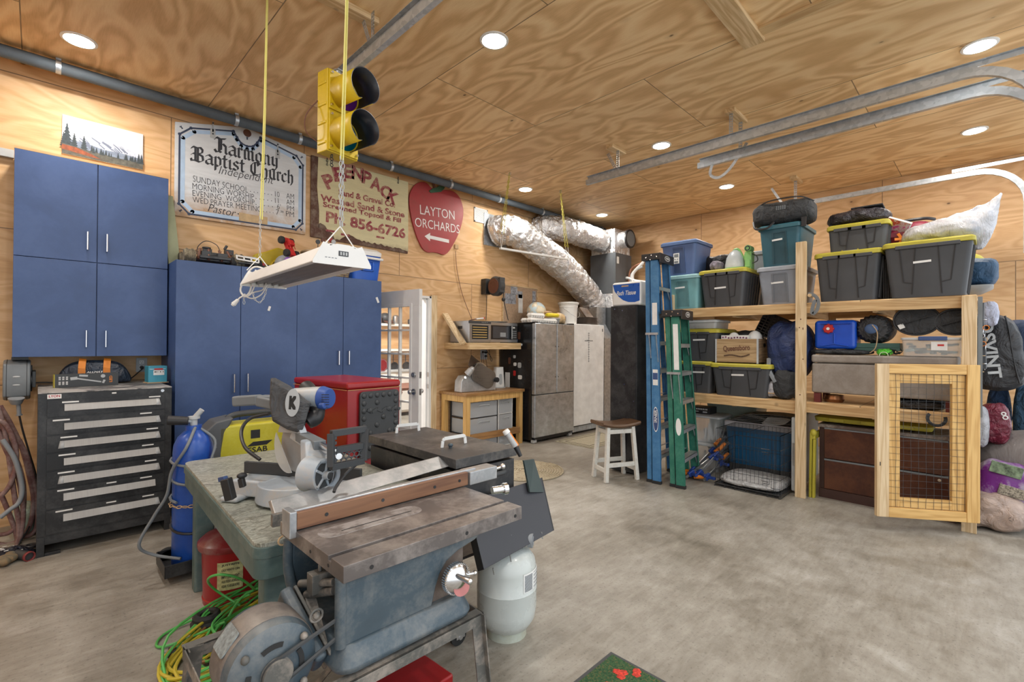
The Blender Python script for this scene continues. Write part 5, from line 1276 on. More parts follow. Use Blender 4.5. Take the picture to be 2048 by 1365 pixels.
t = thing('globe', 'pale blue world globe standing on the refrigerator', 'globe', (g.x, 5.10, fz+.01))
m, tt, b = nt('globe_map'); v = coords(tt); n = noise(tt, v, 9, 5, .6, .3); r = ramp(tt, n, [(.47, (.50, .62, .68)), (.50, (.62, .52, .36)), (.6, (.72, .66, .52))]); lk(tt, r.outputs[0], b.inputs['Base Color']); b.inputs['Roughness'].default_value = .4
mb = MB(); mb.sph((0, 0, .20), .155, 32, 20); obj('sphere', mb, m, t)
mb = MB(); mb.torus((0, 0, .20), .165, .005, 'Y', 24, 6, (-70, 110)); obj('meridian_arm', mb, K['brown'], t)
mb = MB(); mb.lathe([(0, 0), (.09, 0), (.085, .012), (.02, .02), (.012, .045), (0, .05)], 24); obj('base', mb, K['brown'], t)
t = thing('yellow_sponge_pack', 'bright yellow ribbed packet lying in front of the globe', 'packet', (5.66, 4.80, fz+.115), rz=-4)
mb = MB(); rings = []
for i in range(15):
 x = -.13+.26*i/14; k = 1+.06*math.sin(i*2.4); k *= (1-abs(i/7-1)**6*.4)
 rings.append([Vector((x, .045*k*math.cos(a), .03+.032*k*math.sin(a))) for a in [2*PI*q/12 for q in range(12)]])
mb.loft(rings); obj('packet_body', mb, plain('packet_yellow', (.72, .58, .02), .35), t)
t = thing('food_tub', 'shallow clear tub with a grey lid under the yellow packet', 'tub', (5.68, 4.80, fz+.01))
mb = MB(); mb.loft(tub(.15, .13, .17, .15, 0, .075, .02)); obj('tub_body', mb, K['grey'], t)
mb = MB(); mb.loft(tub(.18, .16, .18, .16, .075, .09, .02)); obj('lid', mb, K['lgrey'], t, bevel=.003)
t = thing('snack_bag', 'tan bag of dried snacks slumped on the refrigerator', 'bag', (5.90, 4.86, fz+.01), rz=5)
mb = MB(); rings = []
for i in range(9):
 x = -.13+.26*i/8; k = (1-abs(i/4-1)**3*.65); rings.append([Vector((x, .09*k*math.cos(a)+.01*math.sin(i*3), .095*k+.095*k*math.sin(a)*(1+.1*math.sin(i*2+a)))) for a in [2*PI*q/12 for q in range(12)]])
mb.loft(rings); obj('bag_body', mb, worn('snack_film', (.52, .36, .18), (.70, .55, .33), .6, .35, 0, 18, 60, .3), t, sub=1)
mb = MB(); mb.box(.11, .12, -.05, .0, .05, .13); obj('blue_label', mb, K['blue'], t)
mb = MB(); mb.sph((5.72, 4.95, fz+.19), (.09, .07, .03)); mb.box(5.60, 5.84, 4.9, 5.05, fz+.01, fz+.165); tag(obj('brown_packet', mb, K['card'], bevel=.01), 'brown crumpled packet behind the yellow one on the fridge', 'packet')
t = thing('plastic_pail', 'white plastic pail with a wide lid between fridge and freezer tops', 'pail', (6.22, 4.93, 1.77))
mb = MB(); mb.lathe([(0, 0), (.135, 0), (.15, .28), (.155, .28), (.155, .30), (.152, .31), (.16, .31), (.16, .325), (0, .325)], 32); obj('pail_body', mb, K['whitep'], t)
mb = MB(); mb.lathe([(0, .34), (.165, .34), (.17, .345), (.175, .36), (.175, .372), (.165, .378), (0, .375)], 32, T(0, 0, -.015)); obj('lid', mb, K['whitep'], t)
mb = MB(); mb.tube(spline([(-.16, -.02, .27), (-.12, -.14, .17), (0, -.19, .11), (.12, -.14, .18), (.16, -.02, .27)], 6), .003, 6); obj('bail_wire', mb, K['steel'], t)
pt = K['foil']
for k in range(7):
 t = thing('foil_pan', ['lowest', 'second', 'third', 'fourth', 'fifth', 'sixth', 'topmost'][k]+' foil baking pan of the stack on the freezer', 'foil pan', (6.63+.005*(k % 2), 4.86, 1.771+.022*k), group='foil baking pans on the freezer', rz=k*2)
 mb = MB();
 if k < 6: mb.loft(tub(.34, .22, .40, .27, 0, .018, .03)+tub(.39, .26, .33, .21, .018, .003, .03))
 else:
  mb.M = T(0, .02, .06) @ RX(52); mb.loft(tub(.26, .18, .32, .24, 0, .03, .03)+tub(.31, .23, .25, .17, .03, .003, .03))
 obj('pan_body', mb, worn('pan_foil_%d' % k, (.52, .44, .38), (.7, .66, .62), .4, .3, .7, 12), t)
# pinboard
t = thing('pin_board', 'cork board with a pale frame and pinned photos above the microwave', 'pin board', (0, 0, 0))
a, b_ = at(1007, 604, Y=WA-.02), at(1074, 640, Y=WA-.02); z1 = at(1010, 571, Y=WA-.02).z; z0 = z1-.62
mb = MB(); mb.box(a.x, b_.x, WA-.012, WA, z0, z1); obj('cork', mb, plain('cork', (.42, .29, .19), .9, var=.2, vs=50), t)
mb = MB(); w = .018
for q in ((a.x-w, b_.x+w, z1, z1+w), (a.x-w, b_.x+w, z0-w, z0), (a.x-w, a.x, z0, z1), (b_.x, b_.x+w, z0, z1)): mb.box(q[0], q[1], WA-.02, WA, q[2], q[3])
obj('frame', mb, K['pineX'], t, bevel=.002)
for i, (px, py, w, h, c, lab) in enumerate(((1028, 580, .15, .15, 'grey', 'small grey photo pinned at the top of the cork board'), (1021, 598, .24, .16, 'mgrey', 'wide photo of a machine pinned at the left of the cork board'), (1040, 590, .11, .11, 'lgrey', 'small landscape photo above the long white paper'), (1041, 608, .10, .30, 'paper', 'long white paper strip pinned to the cork board'), (1068, 596, .08, .22, 'dgrey', 'narrow dark photo strip at the right of the cork board'))):
 p = at(px, py, Y=WA-.014); mb = MB(); mb.box(p.x-w/2, p.x+w/2, WA-.0155, WA-.0125, p.z-h/2, p.z+h/2)
 tag(obj('pinned_photo', mb, [plain('photo_%d' % i, (.30, .32, .36), .5, var=.6, vs=35), K[c]][0 if c != 'paper' else 1]), lab, 'photo')
# second reel with cords
rp = at(993, 573, Y=5.15)
t = thing('cord_reel', 'dark round retractable reel on the wall above the microwave', 'cord reel', tuple(rp))
mb = MB(); mb.lathe([(0, -.06), (.12, -.06), (.145, -.04), (.145, .04), (.12, .06), (0, .06)], 32, RY(90) @ S(1, 1, 1)); mb.box(-.05, .05, -.13, .0, -.10, .12); obj('housing', mb, K['dgrey'], t, bevel=.006)
mb = MB(); mb.cyl((-.068, 0, 0), (-.060, 0, 0), .11, n=28); mb.torus((-.068, 0, 0), .07, .006, 'X', 24, 6); obj('side_disc', mb, K['brown'], t)
mb = MB(); mb.box(-.085, .05, .14, WA-rp.y, -.11, .12); mb.box(-.03, .03, .05, .16, -.05, .05); obj('wall_bracket', mb, K['blackm'], t, bevel=.003)
mb = MB(); mb.sph((.03, -.12, -.20), .03, 12, 8); mb.cyl((.03, -.12, -.1), (.03, -.12, -.2), .008, n=8); obj('cord_stop', mb, K['black'], t)
mb = MB(); mb.tube([rp+Vector((.03, -.12, -.2)), rp+Vector((.13, -.12, -.5))], .006, 8); tag(obj('dangling_cord', mb, K['black']), 'black cord hanging from the dark reel in front of the cork board', 'cord')
mb = MB(); mb.tube(spline([at(973, 592, Y=5.3), at(973, 620, Y=5.32), at(972, 641, Y=5.32)], 5), .005, 6); tag(obj('reel_feed_cable', mb, K['black']), 'thin cable running straight down from the dark reel to the dehydrator', 'cable')
mb = MB(); mb.tube(spline([at(911, 502, Y=5.38), at(914, 540, Y=5.38), at(925, 590, Y=5.38), at(944, 640, Y=5.34)], 5), .004, 6); tag(obj('sign_wire', mb, K['brown']), 'thin brown wire from the apple sign down to the dehydrator', 'wire')
mb = MB(); p = at(912, 494, Y=WA); mb.box(p.x-.03, p.x+.03, WA-.02, WA, p.z-.03, p.z+.03); tag(obj('small_junction', mb, K['card']), 'small brown wire block on the wall at the apple sign edge', 'wire block')
# ducts and furnace
def duct(name, lab, pts, r, n=10, bulge=.03, seed=1):
 t = thing(name, lab, 'duct', (0, 0, 0)); sp = spline(pts, n); rr = random.Random(seed)
 rad = [r*(1+bulge*math.sin(i*1.3)+rr.uniform(-bulge, bulge)*.6) for i in range(len(sp))]
 mb = MB(); mb.tube(sp, rad, 28); o = obj('foil_sleeve', mb, K['foil'], t)
 tx = bpy.data.textures.new(name+'_wrinkle', 'CLOUDS'); tx.noise_scale = .09; tx.noise_depth = 3
 u = o.modifiers.new('sub', 'SUBSURF'); u.levels = 2; u.render_levels = 2
 d = o.modifiers.new('wrinkle', 'DISPLACE'); d.texture = tx; d.strength = .045; d.texture_coords = 'LOCAL'
 return t
A = [(4.99, WA-.03, 3.17), (5.03, 5.22, 3.18), (5.18, 5.08, 3.13), (5.45, 5.02, 3.0), (5.85, 5.0, 2.84), (6.2, 5.0, 2.70), (6.6, 5.02, 2.50), (6.92, 5.05, 2.33), (7.08, 5.06, 2.18), (7.10, 5.06, 2.09)]
t = duct('foil_duct', 'thick foil wrapped duct leaving the wall and sloping down to the right', A, .225)
mb = MB(); mb.box(4.75, 5.22, WA-.02, WA, 2.94, 3.42); obj('wall_flange', mb, K['galv'], t)
mb = MB(); mb.torus((6.02, 5.0, 2.77), .235, .012, 'X', 30, 6); obj('tape_band', mb, K['foil'], t)
B = [(5.95, WA-.03, 3.38), (5.98, 5.26, 3.39), (6.12, 5.12, 3.38), (6.4, 5.04, 3.37), (6.8, 5.0, 3.34), (7.2, 4.94, 3.30)]
duct('foil_duct', 'foil wrapped duct close to the ceiling, running back to the plenum box', B, .205, seed=4)
t = thing('furnace', 'dark grey furnace cabinet with a foil taped plenum box in the corner', 'furnace', (0, 0, 0))
mb = MB(); mb.box(7.2, 7.72, 4.66, 5.2, .35, 3.07); obj('cabinet', mb, plain('furnace_grey', (.10, .11, .12), .4), t, bevel=.003)
mb = MB(); mb.box(7.2, 7.72, 4.66, 5.2, 2.1, 2.35); fb = obj('taped_joint', mb, K['foil'], t)
fb.scale = (1.0005, 1, 1); fb.location = (-.004, -.004, 0)
mb = MB(); mb.box(7.2, 7.70, 4.68, 5.18, 3.07, 3.50); obj('plenum_box', mb, K['foil'], t, bevel=.008)
mb = MB(); mb.cyl((7.43, 4.68, 3.32), (7.43, 4.53, 3.32), .155, n=28); st = obj('collar', mb, K['foil'], t)
mb = MB(); mb.cyl((7.43, 4.53, 3.32), (7.43, 4.50, 3.32), .165, n=28); obj('collar_end', mb, K['black'], st)
mb = MB(); mb.cyl((7.43, 4.499, 3.32), (7.43, 4.4985, 3.32), .135, n=28); obj('inner_disc', mb, K['mgrey'], st)
mb = MB(); mb.box(7.24, 7.30, 4.655, 4.66, 2.88, 3.0); obj('sticker', mb, K['paper'], t)
mb = MB(); mb.box(7.2, 7.72, 4.66, 5.2, 0, .35); obj('stand', mb, K['galv'], t)
t = thing('supply_duct', 'square galvanised duct with a slanted transition beside the freezer', 'duct', (0, 0, 0))
mb = MB(); mb.box(6.90, 7.17, 4.84, 5.26, 1.80, 2.10); obj('upper_box', mb, K['galv'], t, bevel=.002)
mb = MB(); mb.loft([[Vector(q) for q in ((6.90, 4.84, 1.80), (7.17, 4.84, 1.80), (7.17, 5.26, 1.80), (6.90, 5.26, 1.80))], [Vector(q) for q in ((6.93, 4.70, 1.55), (7.19, 4.70, 1.55), (7.19, 5.1, 1.55), (6.93, 5.1, 1.55))], [Vector(q) for q in ((6.93, 4.70, 0), (7.19, 4.70, 0), (7.19, 5.1, 0), (6.93, 5.1, 0))]]); obj('transition', mb, K['galv'], t, smooth=0)
for i, l in enumerate(([(1258, 600), (1258, 560), (1262, 540), (1275, 530), (1300, 522)], [(1262, 600), (1261, 563), (1266, 545), (1285, 534)], [(1240, 556), (1258, 557), (1270, 562), (1300, 566)], [(1266, 565), (1266, 548), (1282, 530), (1300, 512)])):
 mb = MB(); mb.tube(spline([at(x, y, X=7.55) for x, y in l], 6), [.018, .018, .026, .028][i], 8)
 tag(obj('pipe_run', mb, [plain('copper', (.35, .16, .10), .4, .6), K['lgrey'], K['whitep'], K['whitep']][i]), ['copper line curving behind the blue ladder top', 'grey wrapped line beside the copper one behind the blue ladder', 'white drain pipe crossing low behind the blue ladder', 'white slanted conduit behind the blue ladder top'][i], 'pipe')
# chains with white rod
t = thing('hanging_rod', 'thin white light bar hanging on two yellow chains in front of the foil duct', 'light bar', (0, 0, 0))
a, b_ = at(1000, 497, Y=4.38), at(1136, 519, Y=4.36)
mb = MB(); mb.bar(a, b_, .035, .025); obj('bar_body', mb, K['whitep'], t, bevel=.004)
ych = plain('yellow_chain', (.50, .44, .06), .5)
for tp, lo in (((4.30, 4.38, 3.66), a), ((5.30, 4.36, 3.66), b_)):
 tp = Vector(tp); m_ = tp.lerp(lo, .82)
 for dx in (-.03, .03):
  mb = chain([tp, tp.lerp(m_, .5)+Vector((dx*.4, 0, 0)), m_+Vector((dx, 0, 0))], .045, .0035); obj('chain', mb, ych, t)
 mb = MB(); mb.tube([m_+Vector((.03, 0, 0)), lo+Vector((.02, 0, 0))], .0025, 5); mb.tube([m_-Vector((.03, 0, 0)), lo+Vector((.02, 0, 0))], .0025, 5); obj('hang_wire', mb, K['whitep'], t)
 mb = MB(); mb.torus(tp+Vector((0, 0, -.02)), .018, .003, 'X', 14, 5); obj('hook', mb, K['steel'], t)
# black cabinet, tissue, stool, ladders, rugs
t = thing('black_cabinet', 'tall flat black cabinet standing behind the stool and blue ladder', 'cabinet', (0, 0, 0))
mb = MB(); mb.box(4.68, 5.12, 2.75, 3.09, .02, 1.885); obj('body', mb, K['blackm'], t, bevel=.004)
mb = MB(); mb.box(4.672, 4.680, 2.76, 3.08, .62, 1.875); mb.box(4.672, 4.680, 2.76, 3.08, .04, .60); obj('panel', mb, K['blackm'], t, bevel=.002)
mb = MB()
for y, z in ((3.03, 1.85), (2.93, 1.83), (2.90, 1.0), (2.78, .82)): mb.cyl((4.668, y, z), (4.672, y, z), .006, n=8)
obj('screw', mb, K['chrome'], t)
t = thing('bath_tissue_pack', 'blue and white pack of bath tissue on the tall black cabinet', 'tissue pack', (4.70, 2.72, 1.885))
mb = MB(); mb.box(0, .36, 0, .37, 0, .27); obj('pack_wrap', mb, K['whitep'], t, bevel=.025, seg=4)
mb = MB(); ps = [(0, .25)]+[(.37-.37*i/12, .25-.21*math.sin(PI*(i/12)**.8)) for i in range(13)]
ps = [(.02+.33*i/12, .24) for i in range(13)]+[(.35-.33*i/12, .235-.20*math.sin(PI*min(1, i/12*.75+.0))) for i in range(13)]
mb.add([(-.003, y, z) for y, z in [(.37-a, b_) for a, b_ in [(.015, .245), (.36, .245), (.36, .05), (.30, .035), (.22, .04), (.15, .065), (.09, .11), (.04, .17)]]], [tuple(range(8))]); mb.v = [v for v in mb.v]
obj('blue_print', mb, plain('tissue_blue', (.01, .09, .42), .3), t, smooth=0)
text('pack_lettering', 'Bath Tissue', K['white'], t, T(-.0045, .18, .145) @ RZ(-90) @ RX(90), w=.25, h=.05, shear=.3, bold=.015)
mb = MB(); mb.box(-.005, -.004, .15, .24, .215, .23); obj('brand_plate', mb, K['card'], t)
# stool
t = thing('saddle_stool', 'white saddle seat stool with a worn brown wooden seat', 'stool', (4.45, 2.87, 0), rz=-25)
st = .60; sp_ = lumber('stool_seat', (.15, .085, .045), (.08, .04, .02), 'X', .35)
rings = []
for i in range(9):
 x = -.23+.46*i/8; dz_ = .028*(x/.23)**2; rings.append([Vector((x, y, z+dz_)) for y, z in ((-.13, st-.04), (-.145, st-.02), (-.135, st), (.135, st), (.145, st-.02), (.13, st-.04))])
mb = MB(); mb.loft(rings); obj('seat', mb, sp_, t, bevel=.004)
wp = worn('chipped_white_paint', (.66, .65, .60), (.30, .25, .20), .25, .6, 0, 14, 60)
ft = {}
for sx in (-1, 1):
 for sy_ in (-1, 1):
  mb = MB(); a, b_ = Vector((sx*.19, sy_*.13, 0)), Vector((sx*.15, sy_*.095, st-.02)); mb.bar(a, b_, .04, .04, (0, 1, 0)); obj('leg', mb, wp, t, bevel=.004); ft[sx, sy_] = (a, b_)
for (p, q, k) in (((-1, -1), (1, -1), .30), ((-1, 1), (1, 1), .30), ((-1, -1), (-1, 1), .20), ((1, -1), (1, 1), .20), ((-1, -1), (1, -1), .9), ((-1, 1), (1, 1), .9), ((-1, -1), (-1, 1), .9), ((1, -1), (1, 1), .9)):
 mb = MB(); mb.bar(ft[p][0].lerp(ft[p][1], k), ft[q][0].lerp(ft[q][1], k), .022, .045); obj('stretcher' if k < .5 else 'apron', mb, wp, t, bevel=.003)
def ladder(x, y, rz, Hh, wb, wt_, steps, mat, lab, lean=.12, sep=.085, word=True, ovz=.35):
 t = thing('step_ladder', lab, 'ladder', (x, y, 0), rz)
 def rail(xb, xt, y0, dep, nm, z0=0, side=1):
  a, b_ = Vector((xb, y0, z0)), Vector((xt, y0+lean, Hh-.05)); mb = MB()
  mb.bar(a, b_, .006, dep, (0, 1, 0)) if False else None
  for (ox, oy, w_, h_) in ((0, 0, .006, dep), (side*.014, -dep/2+.003, .028, .006), (side*.014, dep/2-.003, .028, .006)):
   A_, B_ = a+Vector((ox, oy, 0)), b_+Vector((ox, oy, 0));
   vs = [(p.x+sx*w_/2, p.y+sy_*h_/2, p.z) for p in (A_, B_) for sx, sy_ in ((-1, -1), (1, -1), (1, 1), (-1, 1))]
   mb.add(vs, [(0, 3, 2, 1), (4, 5, 6, 7), (0, 1, 5, 4), (1, 2, 6, 5), (2, 3, 7, 6), (3, 0, 4, 7)])
  o = obj(nm, mb, mat, t, bevel=.001)
  mb = MB(); mb.box(xb-.012, xb+.03, y0-dep/2-.006, y0+dep/2+.006, 0, .03) if side > 0 else mb.box(xb-.03, xb+.012, y0-dep/2-.006, y0+dep/2+.006, 0, .03); obj('foot', mb, K['rubber'], o, bevel=.002)
  return a, b_
 f = [rail(0, (wb-wt_)/2, 0, .085, 'front_rail', side=1), rail(wb, wb-(wb-wt_)/2, 0, .085, 'front_rail', side=-1)]
 r_ = [rail(.02, (wb-wt_)/2+.02, sep, .05, 'rear_rail', .0, 1), rail(wb-.02, wb-(wb-wt_)/2-.02, sep, .05, 'rear_rail', .0, -1)]
 for k in range(1, steps+1):
  u = k/(steps+1); a, b_ = f[0][0].lerp(f[0][1], u), f[1][0].lerp(f[1][1], u)
  mb = MB(); mb.box(a.x+.004, b_.x-.004, a.y-.042, a.y+.042, a.z-.004, a.z); mb.box(a.x+.004, b_.x-.004, a.y-.042, a.y-.037, a.z-.04, a.z)
  for q in range(6): mb.box(a.x+.01, b_.x-.01, a.y-.036+.013*q, a.y-.031+.013*q, a.z, a.z+.002)
  s_ = obj('step', mb, K['alu'], t)
  mb = MB(); mb.bar(a+Vector((.01, -.03, -.12)), a+Vector((.09, -.03, -.01)), .018, .003, (0, 1, 0)); mb.bar(b_+Vector((-.01, -.03, -.12)), b_+Vector((-.09, -.03, -.01)), .018, .003, (0, 1, 0)); obj('step_brace', mb, K['galv'], s_)
  a, b_ = r_[0][0].lerp(r_[0][1], u*.96+.02), r_[1][0].lerp(r_[1][1], u*.96+.02)
  mb = MB(); mb.bar(a, b_, .03, .003); obj('rear_brace', mb, K['galv'], t)
 xt0, xt1 = (wb-wt_)/2-.03, wb-(wb-wt_)/2+.03
 mb = MB(); mb.box(xt0, xt1, lean-.075, lean+sep+.05, Hh-.06, Hh+.01); mb.box(xt0-.004, xt1+.004, lean-.08, lean-.07, Hh-.09, Hh+.012); cp = obj('top_cap', mb, K['black'], t, bevel=.008)
 mb = MB()
 for dy, dz_ in ((-.04, -.02), (.02, 0), (.08, -.02), (.03, -.045)): mb.cyl((xt0-.003, lean+dy, Hh-.01+dz_), (xt0, lean+dy, Hh-.01+dz_), .006, n=8)
 obj('rivet', mb, K['chrome'], cp)
 mb = MB(); mb.lathe([(0, 0), (1, 0), (1, .001)], 32, T((xt0+xt1)/2, lean-.081, Hh-.035) @ RX(90) @ S(.07, .028, 1)); mb.cur = 1; mb.lathe([(0, .001), (1, .001), (1, .0018)], 32, T((xt0+xt1)/2, lean-.081, Hh-.035) @ RX(90) @ S(.062, .022, 1)); bd = obj('brand_badge', mb, [K['whitep'], K['black']], cp)
 text('badge_lettering', 'WERNER', K['whitep'], bd, T((xt0+xt1)/2, lean-.0835, Hh-.035) @ RX(90), w=.095, h=.022, bold=.03)
 # spreader folded on the near rail
 a = f[0][0].lerp(f[0][1], .66)
 mb = MB(); mb.box(a.x-.02, a.x-.005, a.y-.04, a.y+.10, a.z-.012, a.z+.012); sx_ = obj('spreader_bracket', mb, K['galv'], t)
 for dy, dz_ in ((-.03, -.30), (.05, -.26)):
  mb = MB(); mb.bar(a+Vector((-.015, dy+.01, 0)), a+Vector((-.02, dy-.02, dz_)), .004, .022, (1, 0, 0)); obj('spreader_arm', mb, K['galv'], sx_)
 # decals on the near rail
 def decal(u0, u1, w_, mt, nm='decal', oval=False):
  A_, B_ = f[0][0].lerp(f[0][1], u0), f[0][0].lerp(f[0][1], u1); mb = MB()
  if oval:
   c = (A_+B_)/2; pt = [(c.x-.0045+(B_.x-A_.x)*math.sin(q)*.5, c.y+w_*math.cos(q)+(B_.y-A_.y)*.5*math.sin(q), c.z+(B_.z-A_.z)/2*math.sin(q)) for q in [2*PI*i/24 for i in range(24)]]
   mb.add(pt, [tuple(range(24))[::-1]])
  else: mb.add([(A_.x-.0045, A_.y-w_, A_.z), (A_.x-.0045, A_.y+w_, A_.z), (B_.x-.0045, B_.y+w_, B_.z), (B_.x-.0045, B_.y-w_, B_.z)], [(0, 3, 2, 1)])
  return obj(nm, mb, mt, t, smooth=0)
 return t, decal, f
LBX, LBY = 4.575, 2.45
t, dec, f = ladder(LBX, LBY, 5, 2.42, .60, .32, 7, worn('blue_fibreglass', (.045, .17, .36), (.10, .25, .42), .3, .55, 0, 10, 80, .05), 'tall blue fibreglass step ladder folded against the black cabinet', .10)
dec(.70, .80, .028, K['paper']); dec(.43, .50, .028, K['paper']); d2 = dec(.455, .485, .026, K['blue'], 'decal_panel'); d2.location = (-.001, 0, 0)
o_ = dec(.225, .335, .030, K['whitep'], 'oval_badge', True); o2 = dec(.23, .33, .026, K['blue'], 'oval_field', True); o2.location = (-.001, 0, 0)
A_ = f[0][0].lerp(f[0][1], .28); text('badge_lettering', 'WERNER', K['whitep'], t, T(A_.x-.007, A_.y, A_.z) @ RZ(-90) @ RX(90) @ RZ(90), w=.2, h=.03, bold=.02)
LGX, LGY = 4.60, 2.20
t, dec, f = ladder(LGX, LGY, 8, 1.80, .53, .32, 5, worn('green_fibreglass', (.02, .16, .11), (.08, .24, .17), .3, .6, 0, 10, 80, .05), 'shorter green fibreglass step ladder folded in front of the blue one', .10)
dec(.68, .95, .026, K['paper']); dec(.30, .40, .028, K['whitep'], 'oval_badge', True)
# rugs
t = thing('runner_rug', 'cream rug with dark border lines in front of the freezer', 'rug', (6.0, 4.25, 0), rz=0)
mb = MB(); mb.box(-.55, .60, -.35, .30, 0, .008); obj('rug_field', mb, plain('rug_cream', (.42, .38, .28), .9, var=.15, vs=40), t)
mb = MB()
for d_ in (.03, .10):
 for q in ((-.55+d_, .60-d_, -.35+d_, -.335+d_), (-.55+d_, .60-d_, .285-d_, .30-d_), (-.55+d_, -.535+d_, -.35+d_, .30-d_), (.585-d_, .60-d_, -.35+d_, .30-d_)): mb.box(q[0], q[1], q[2], q[3], .008, .0095)
obj('border_line', mb, plain('rug_olive', (.10, .09, .055), .9), t)
t = thing('braided_rug', 'round braided beige rug on the floor beyond the griddle', 'rug', (3.95, 3.75, 0))
mb = MB(); pts = []
for i in range(420): a = i*.21; pts.append(((.04+.0062*i*.155)*math.cos(a), (.04+.0062*i*.155)*math.sin(a), .008))
mb.tube(pts, .010, 5); mb.cyl((0, 0, 0), (0, 0, .006), .43, n=40); obj('braid', mb, worn('jute', (.42, .36, .25), (.25, .20, .13), .6, .95, 0, 30, 90, .3), t)
# timber storage shelf
SX = 5.15; SD = 1.18
pz = K['pineZ']; py_ = K['pineY']
t = thing('storage_shelf', 'big timber storage shelf with two decks along the back of the room', 'shelf', (0, 0, 0))
for y, h in ((2.56, 2.02), (1.235, 2.44), (.075, 1.85)):
 mb = MB(); mb.box(SX, SX+.038, y, y+.088, 0, h); obj('post', mb, pz, t, bevel=.003)
for y in (2.56, 1.235, .075):
 mb = MB(); mb.box(SX+SD+.08, SX+SD+.118, y, y+.088, 0, 1.85); obj('rear_post', mb, pz, t, bevel=.003)
for z in (1.845, .90):
 mb = MB(); mb.box(SX+.04, SX+.078, .112 if z > 1 else .075, 2.65, z-.088, z); obj('front_beam', mb, py_, t, bevel=.003)
 mb = MB(); mb.box(SX+SD+.04, SX+SD+.078, .075, 2.65, z-.088, z); obj('rear_beam', mb, py_, t, bevel=.003)
 for y in (.12, .70, 1.30, 1.9, 2.58):
  mb = MB(); mb.box(SX+.078, SX+SD+.04, y, y+.038, z-.1, z-.02); obj('cross_joist', mb, K['pineX'], t, bevel=.002)
 mb = MB(); mb.box(SX+.04, SX+SD+.08, .08, 2.64, z, z+.012); obj('deck', mb, K['ply_ceil'], t)
mb = MB(); mb.bar((SX+.9, 2.5, .86), (SX+.9, 1.9, .25), .038, .088, (1, 0, 0)); obj('diagonal_brace', mb, pz, t, bevel=.003)
mb = MB(); mb.box(SX-.001, SX, 1.255, 1.262, 1.60, 1.62)
for z in (1.70, 1.32, 1.62, .98): mb.cyl((SX-.001, 1.27+.02*math.sin(z*9), z), (SX, 1.27+.02*math.sin(z*9), z), .006, n=8)
obj('knot', mb, K['brown'], t)
Z1, Z2 = 1.857, .912
# totes: local x to the right in the photo, local y into the shelf
def ypx(px, X=5.2): return at(px, 650, X=X).y
def rr3(w, d, r, z, n=3): return [Vector((x, y, z)) for x, y in rrect(-w/2, w/2, -d/2, d/2, r, n)]
def tote(name, lab, x0, ya, yb, z, h, dep, body, lid, style='hdx', cat='tote', group=None, tape=None, taper=.8, lidh=.035):
 """lid spans ya..yb on the shelf; x0 is the front of the lid"""
 w = abs(ya-yb); yc = (ya+yb)/2
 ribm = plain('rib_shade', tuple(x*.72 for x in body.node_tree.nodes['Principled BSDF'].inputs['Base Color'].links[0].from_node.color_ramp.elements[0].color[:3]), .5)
 t = thing(name, lab, cat, (x0+dep/2, yc, z), rz=-90, group=group)
 W1, D1 = w-.03, dep-.03; W0, D0 = W1*taper, D1*(taper+.06)
 hb = h-lidh; n = 6; rings = []
 for i in range(n+1):
  u = i/n; rings.append(rr3(W0+(W1-W0)*u, D0+(D1-D0)*u, .035, hb*u))
 mb = MB(); mb.loft(rings); bo = obj('tote_body', mb, body, t, bevel=.003)
 def fp(x, u, out=.004):  # point on the sloping front face
  return Vector((x*(W0+(W1-W0)*u)/W1, -(D0+(D1-D0)*u)/2-out, hb*u))
 def sp_(y, u, side, out=.004): return Vector((side*((W0+(W1-W0)*u)/2+out), y*(D0+(D1-D0)*u)/D1, hb*u))
 def ridge(pts, r_=.0035):
  mb = MB()
  for a, b_ in zip(pts[:-1], pts[1:]): mb.bar(a, b_, r_*2, r_, (0, -1, 0))
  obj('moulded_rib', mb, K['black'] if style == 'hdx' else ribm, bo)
 if style == 'hdx':
  for s_ in (-1, 1):
   ridge([fp(s_*W1*.13, .96), fp(s_*W1*.20, .06)]); ridge([fp(s_*W1*.32, .96), fp(s_*W1*.30, .30), fp(s_*W1*.19, .27)])
  mb = MB()
  for c in (-.24, 0, .24): mb.box(W1*c-.07, W1*c+.07, -D1/2-.016, -D1/2+.002, hb-.03, hb)
  obj('lid_catch', mb, body, bo, bevel=.003)
  for s_ in (-1, 1):
   mb = MB()
   for c in (-.3, -.18, -.06, .06, .18, .3):
    a, b_ = sp_(D1*c, .93, s_), sp_(D1*c, .06, s_); mb.bar(a, b_, .012, .01, (0, 1, 0))
   obj('side_rib', mb, body, bo)
 elif style == 'rub':
  ridge([fp(-W1*.17, .06), fp(-W1*.16, .88), fp(W1*.16, .88), fp(W1*.22, .06)], .007)
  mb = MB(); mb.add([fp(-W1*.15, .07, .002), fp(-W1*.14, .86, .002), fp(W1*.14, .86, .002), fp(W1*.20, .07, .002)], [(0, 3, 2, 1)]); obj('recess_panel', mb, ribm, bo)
 mb = MB()
 if lid is not None:
  mb.loft([rr3(w, dep, .04, hb-.012), rr3(w, dep, .04, h-.012), rr3(w-.03, dep-.03, .035, h), rr3(w-.09, dep-.09, .03, h-.004)]); obj('lid', mb, lid, t, bevel=.004)
 else:
  mb.loft([rr3(W1+.03, D1+.03, .04, hb-.02), rr3(W1+.03, D1+.03, .04, hb+.005), rr3(W1-.01, D1-.01, .03, hb+.005), rr3(W1-.01, D1-.01, .03, hb-.02)]); obj('rim', mb, body, t)
 if tape:
  u, xo, wd = tape; a = fp(xo-wd/2, u, .007); b_ = fp(xo+wd/2, u+.012, .007); mb = MB(); mb.bar(a, b_, .002, .018, (0, 0, 1)); obj('masking_tape', mb, K['paper'], t)
 return t
hdx = plain('black_tote', (.055, .058, .064), .5, var=.1)
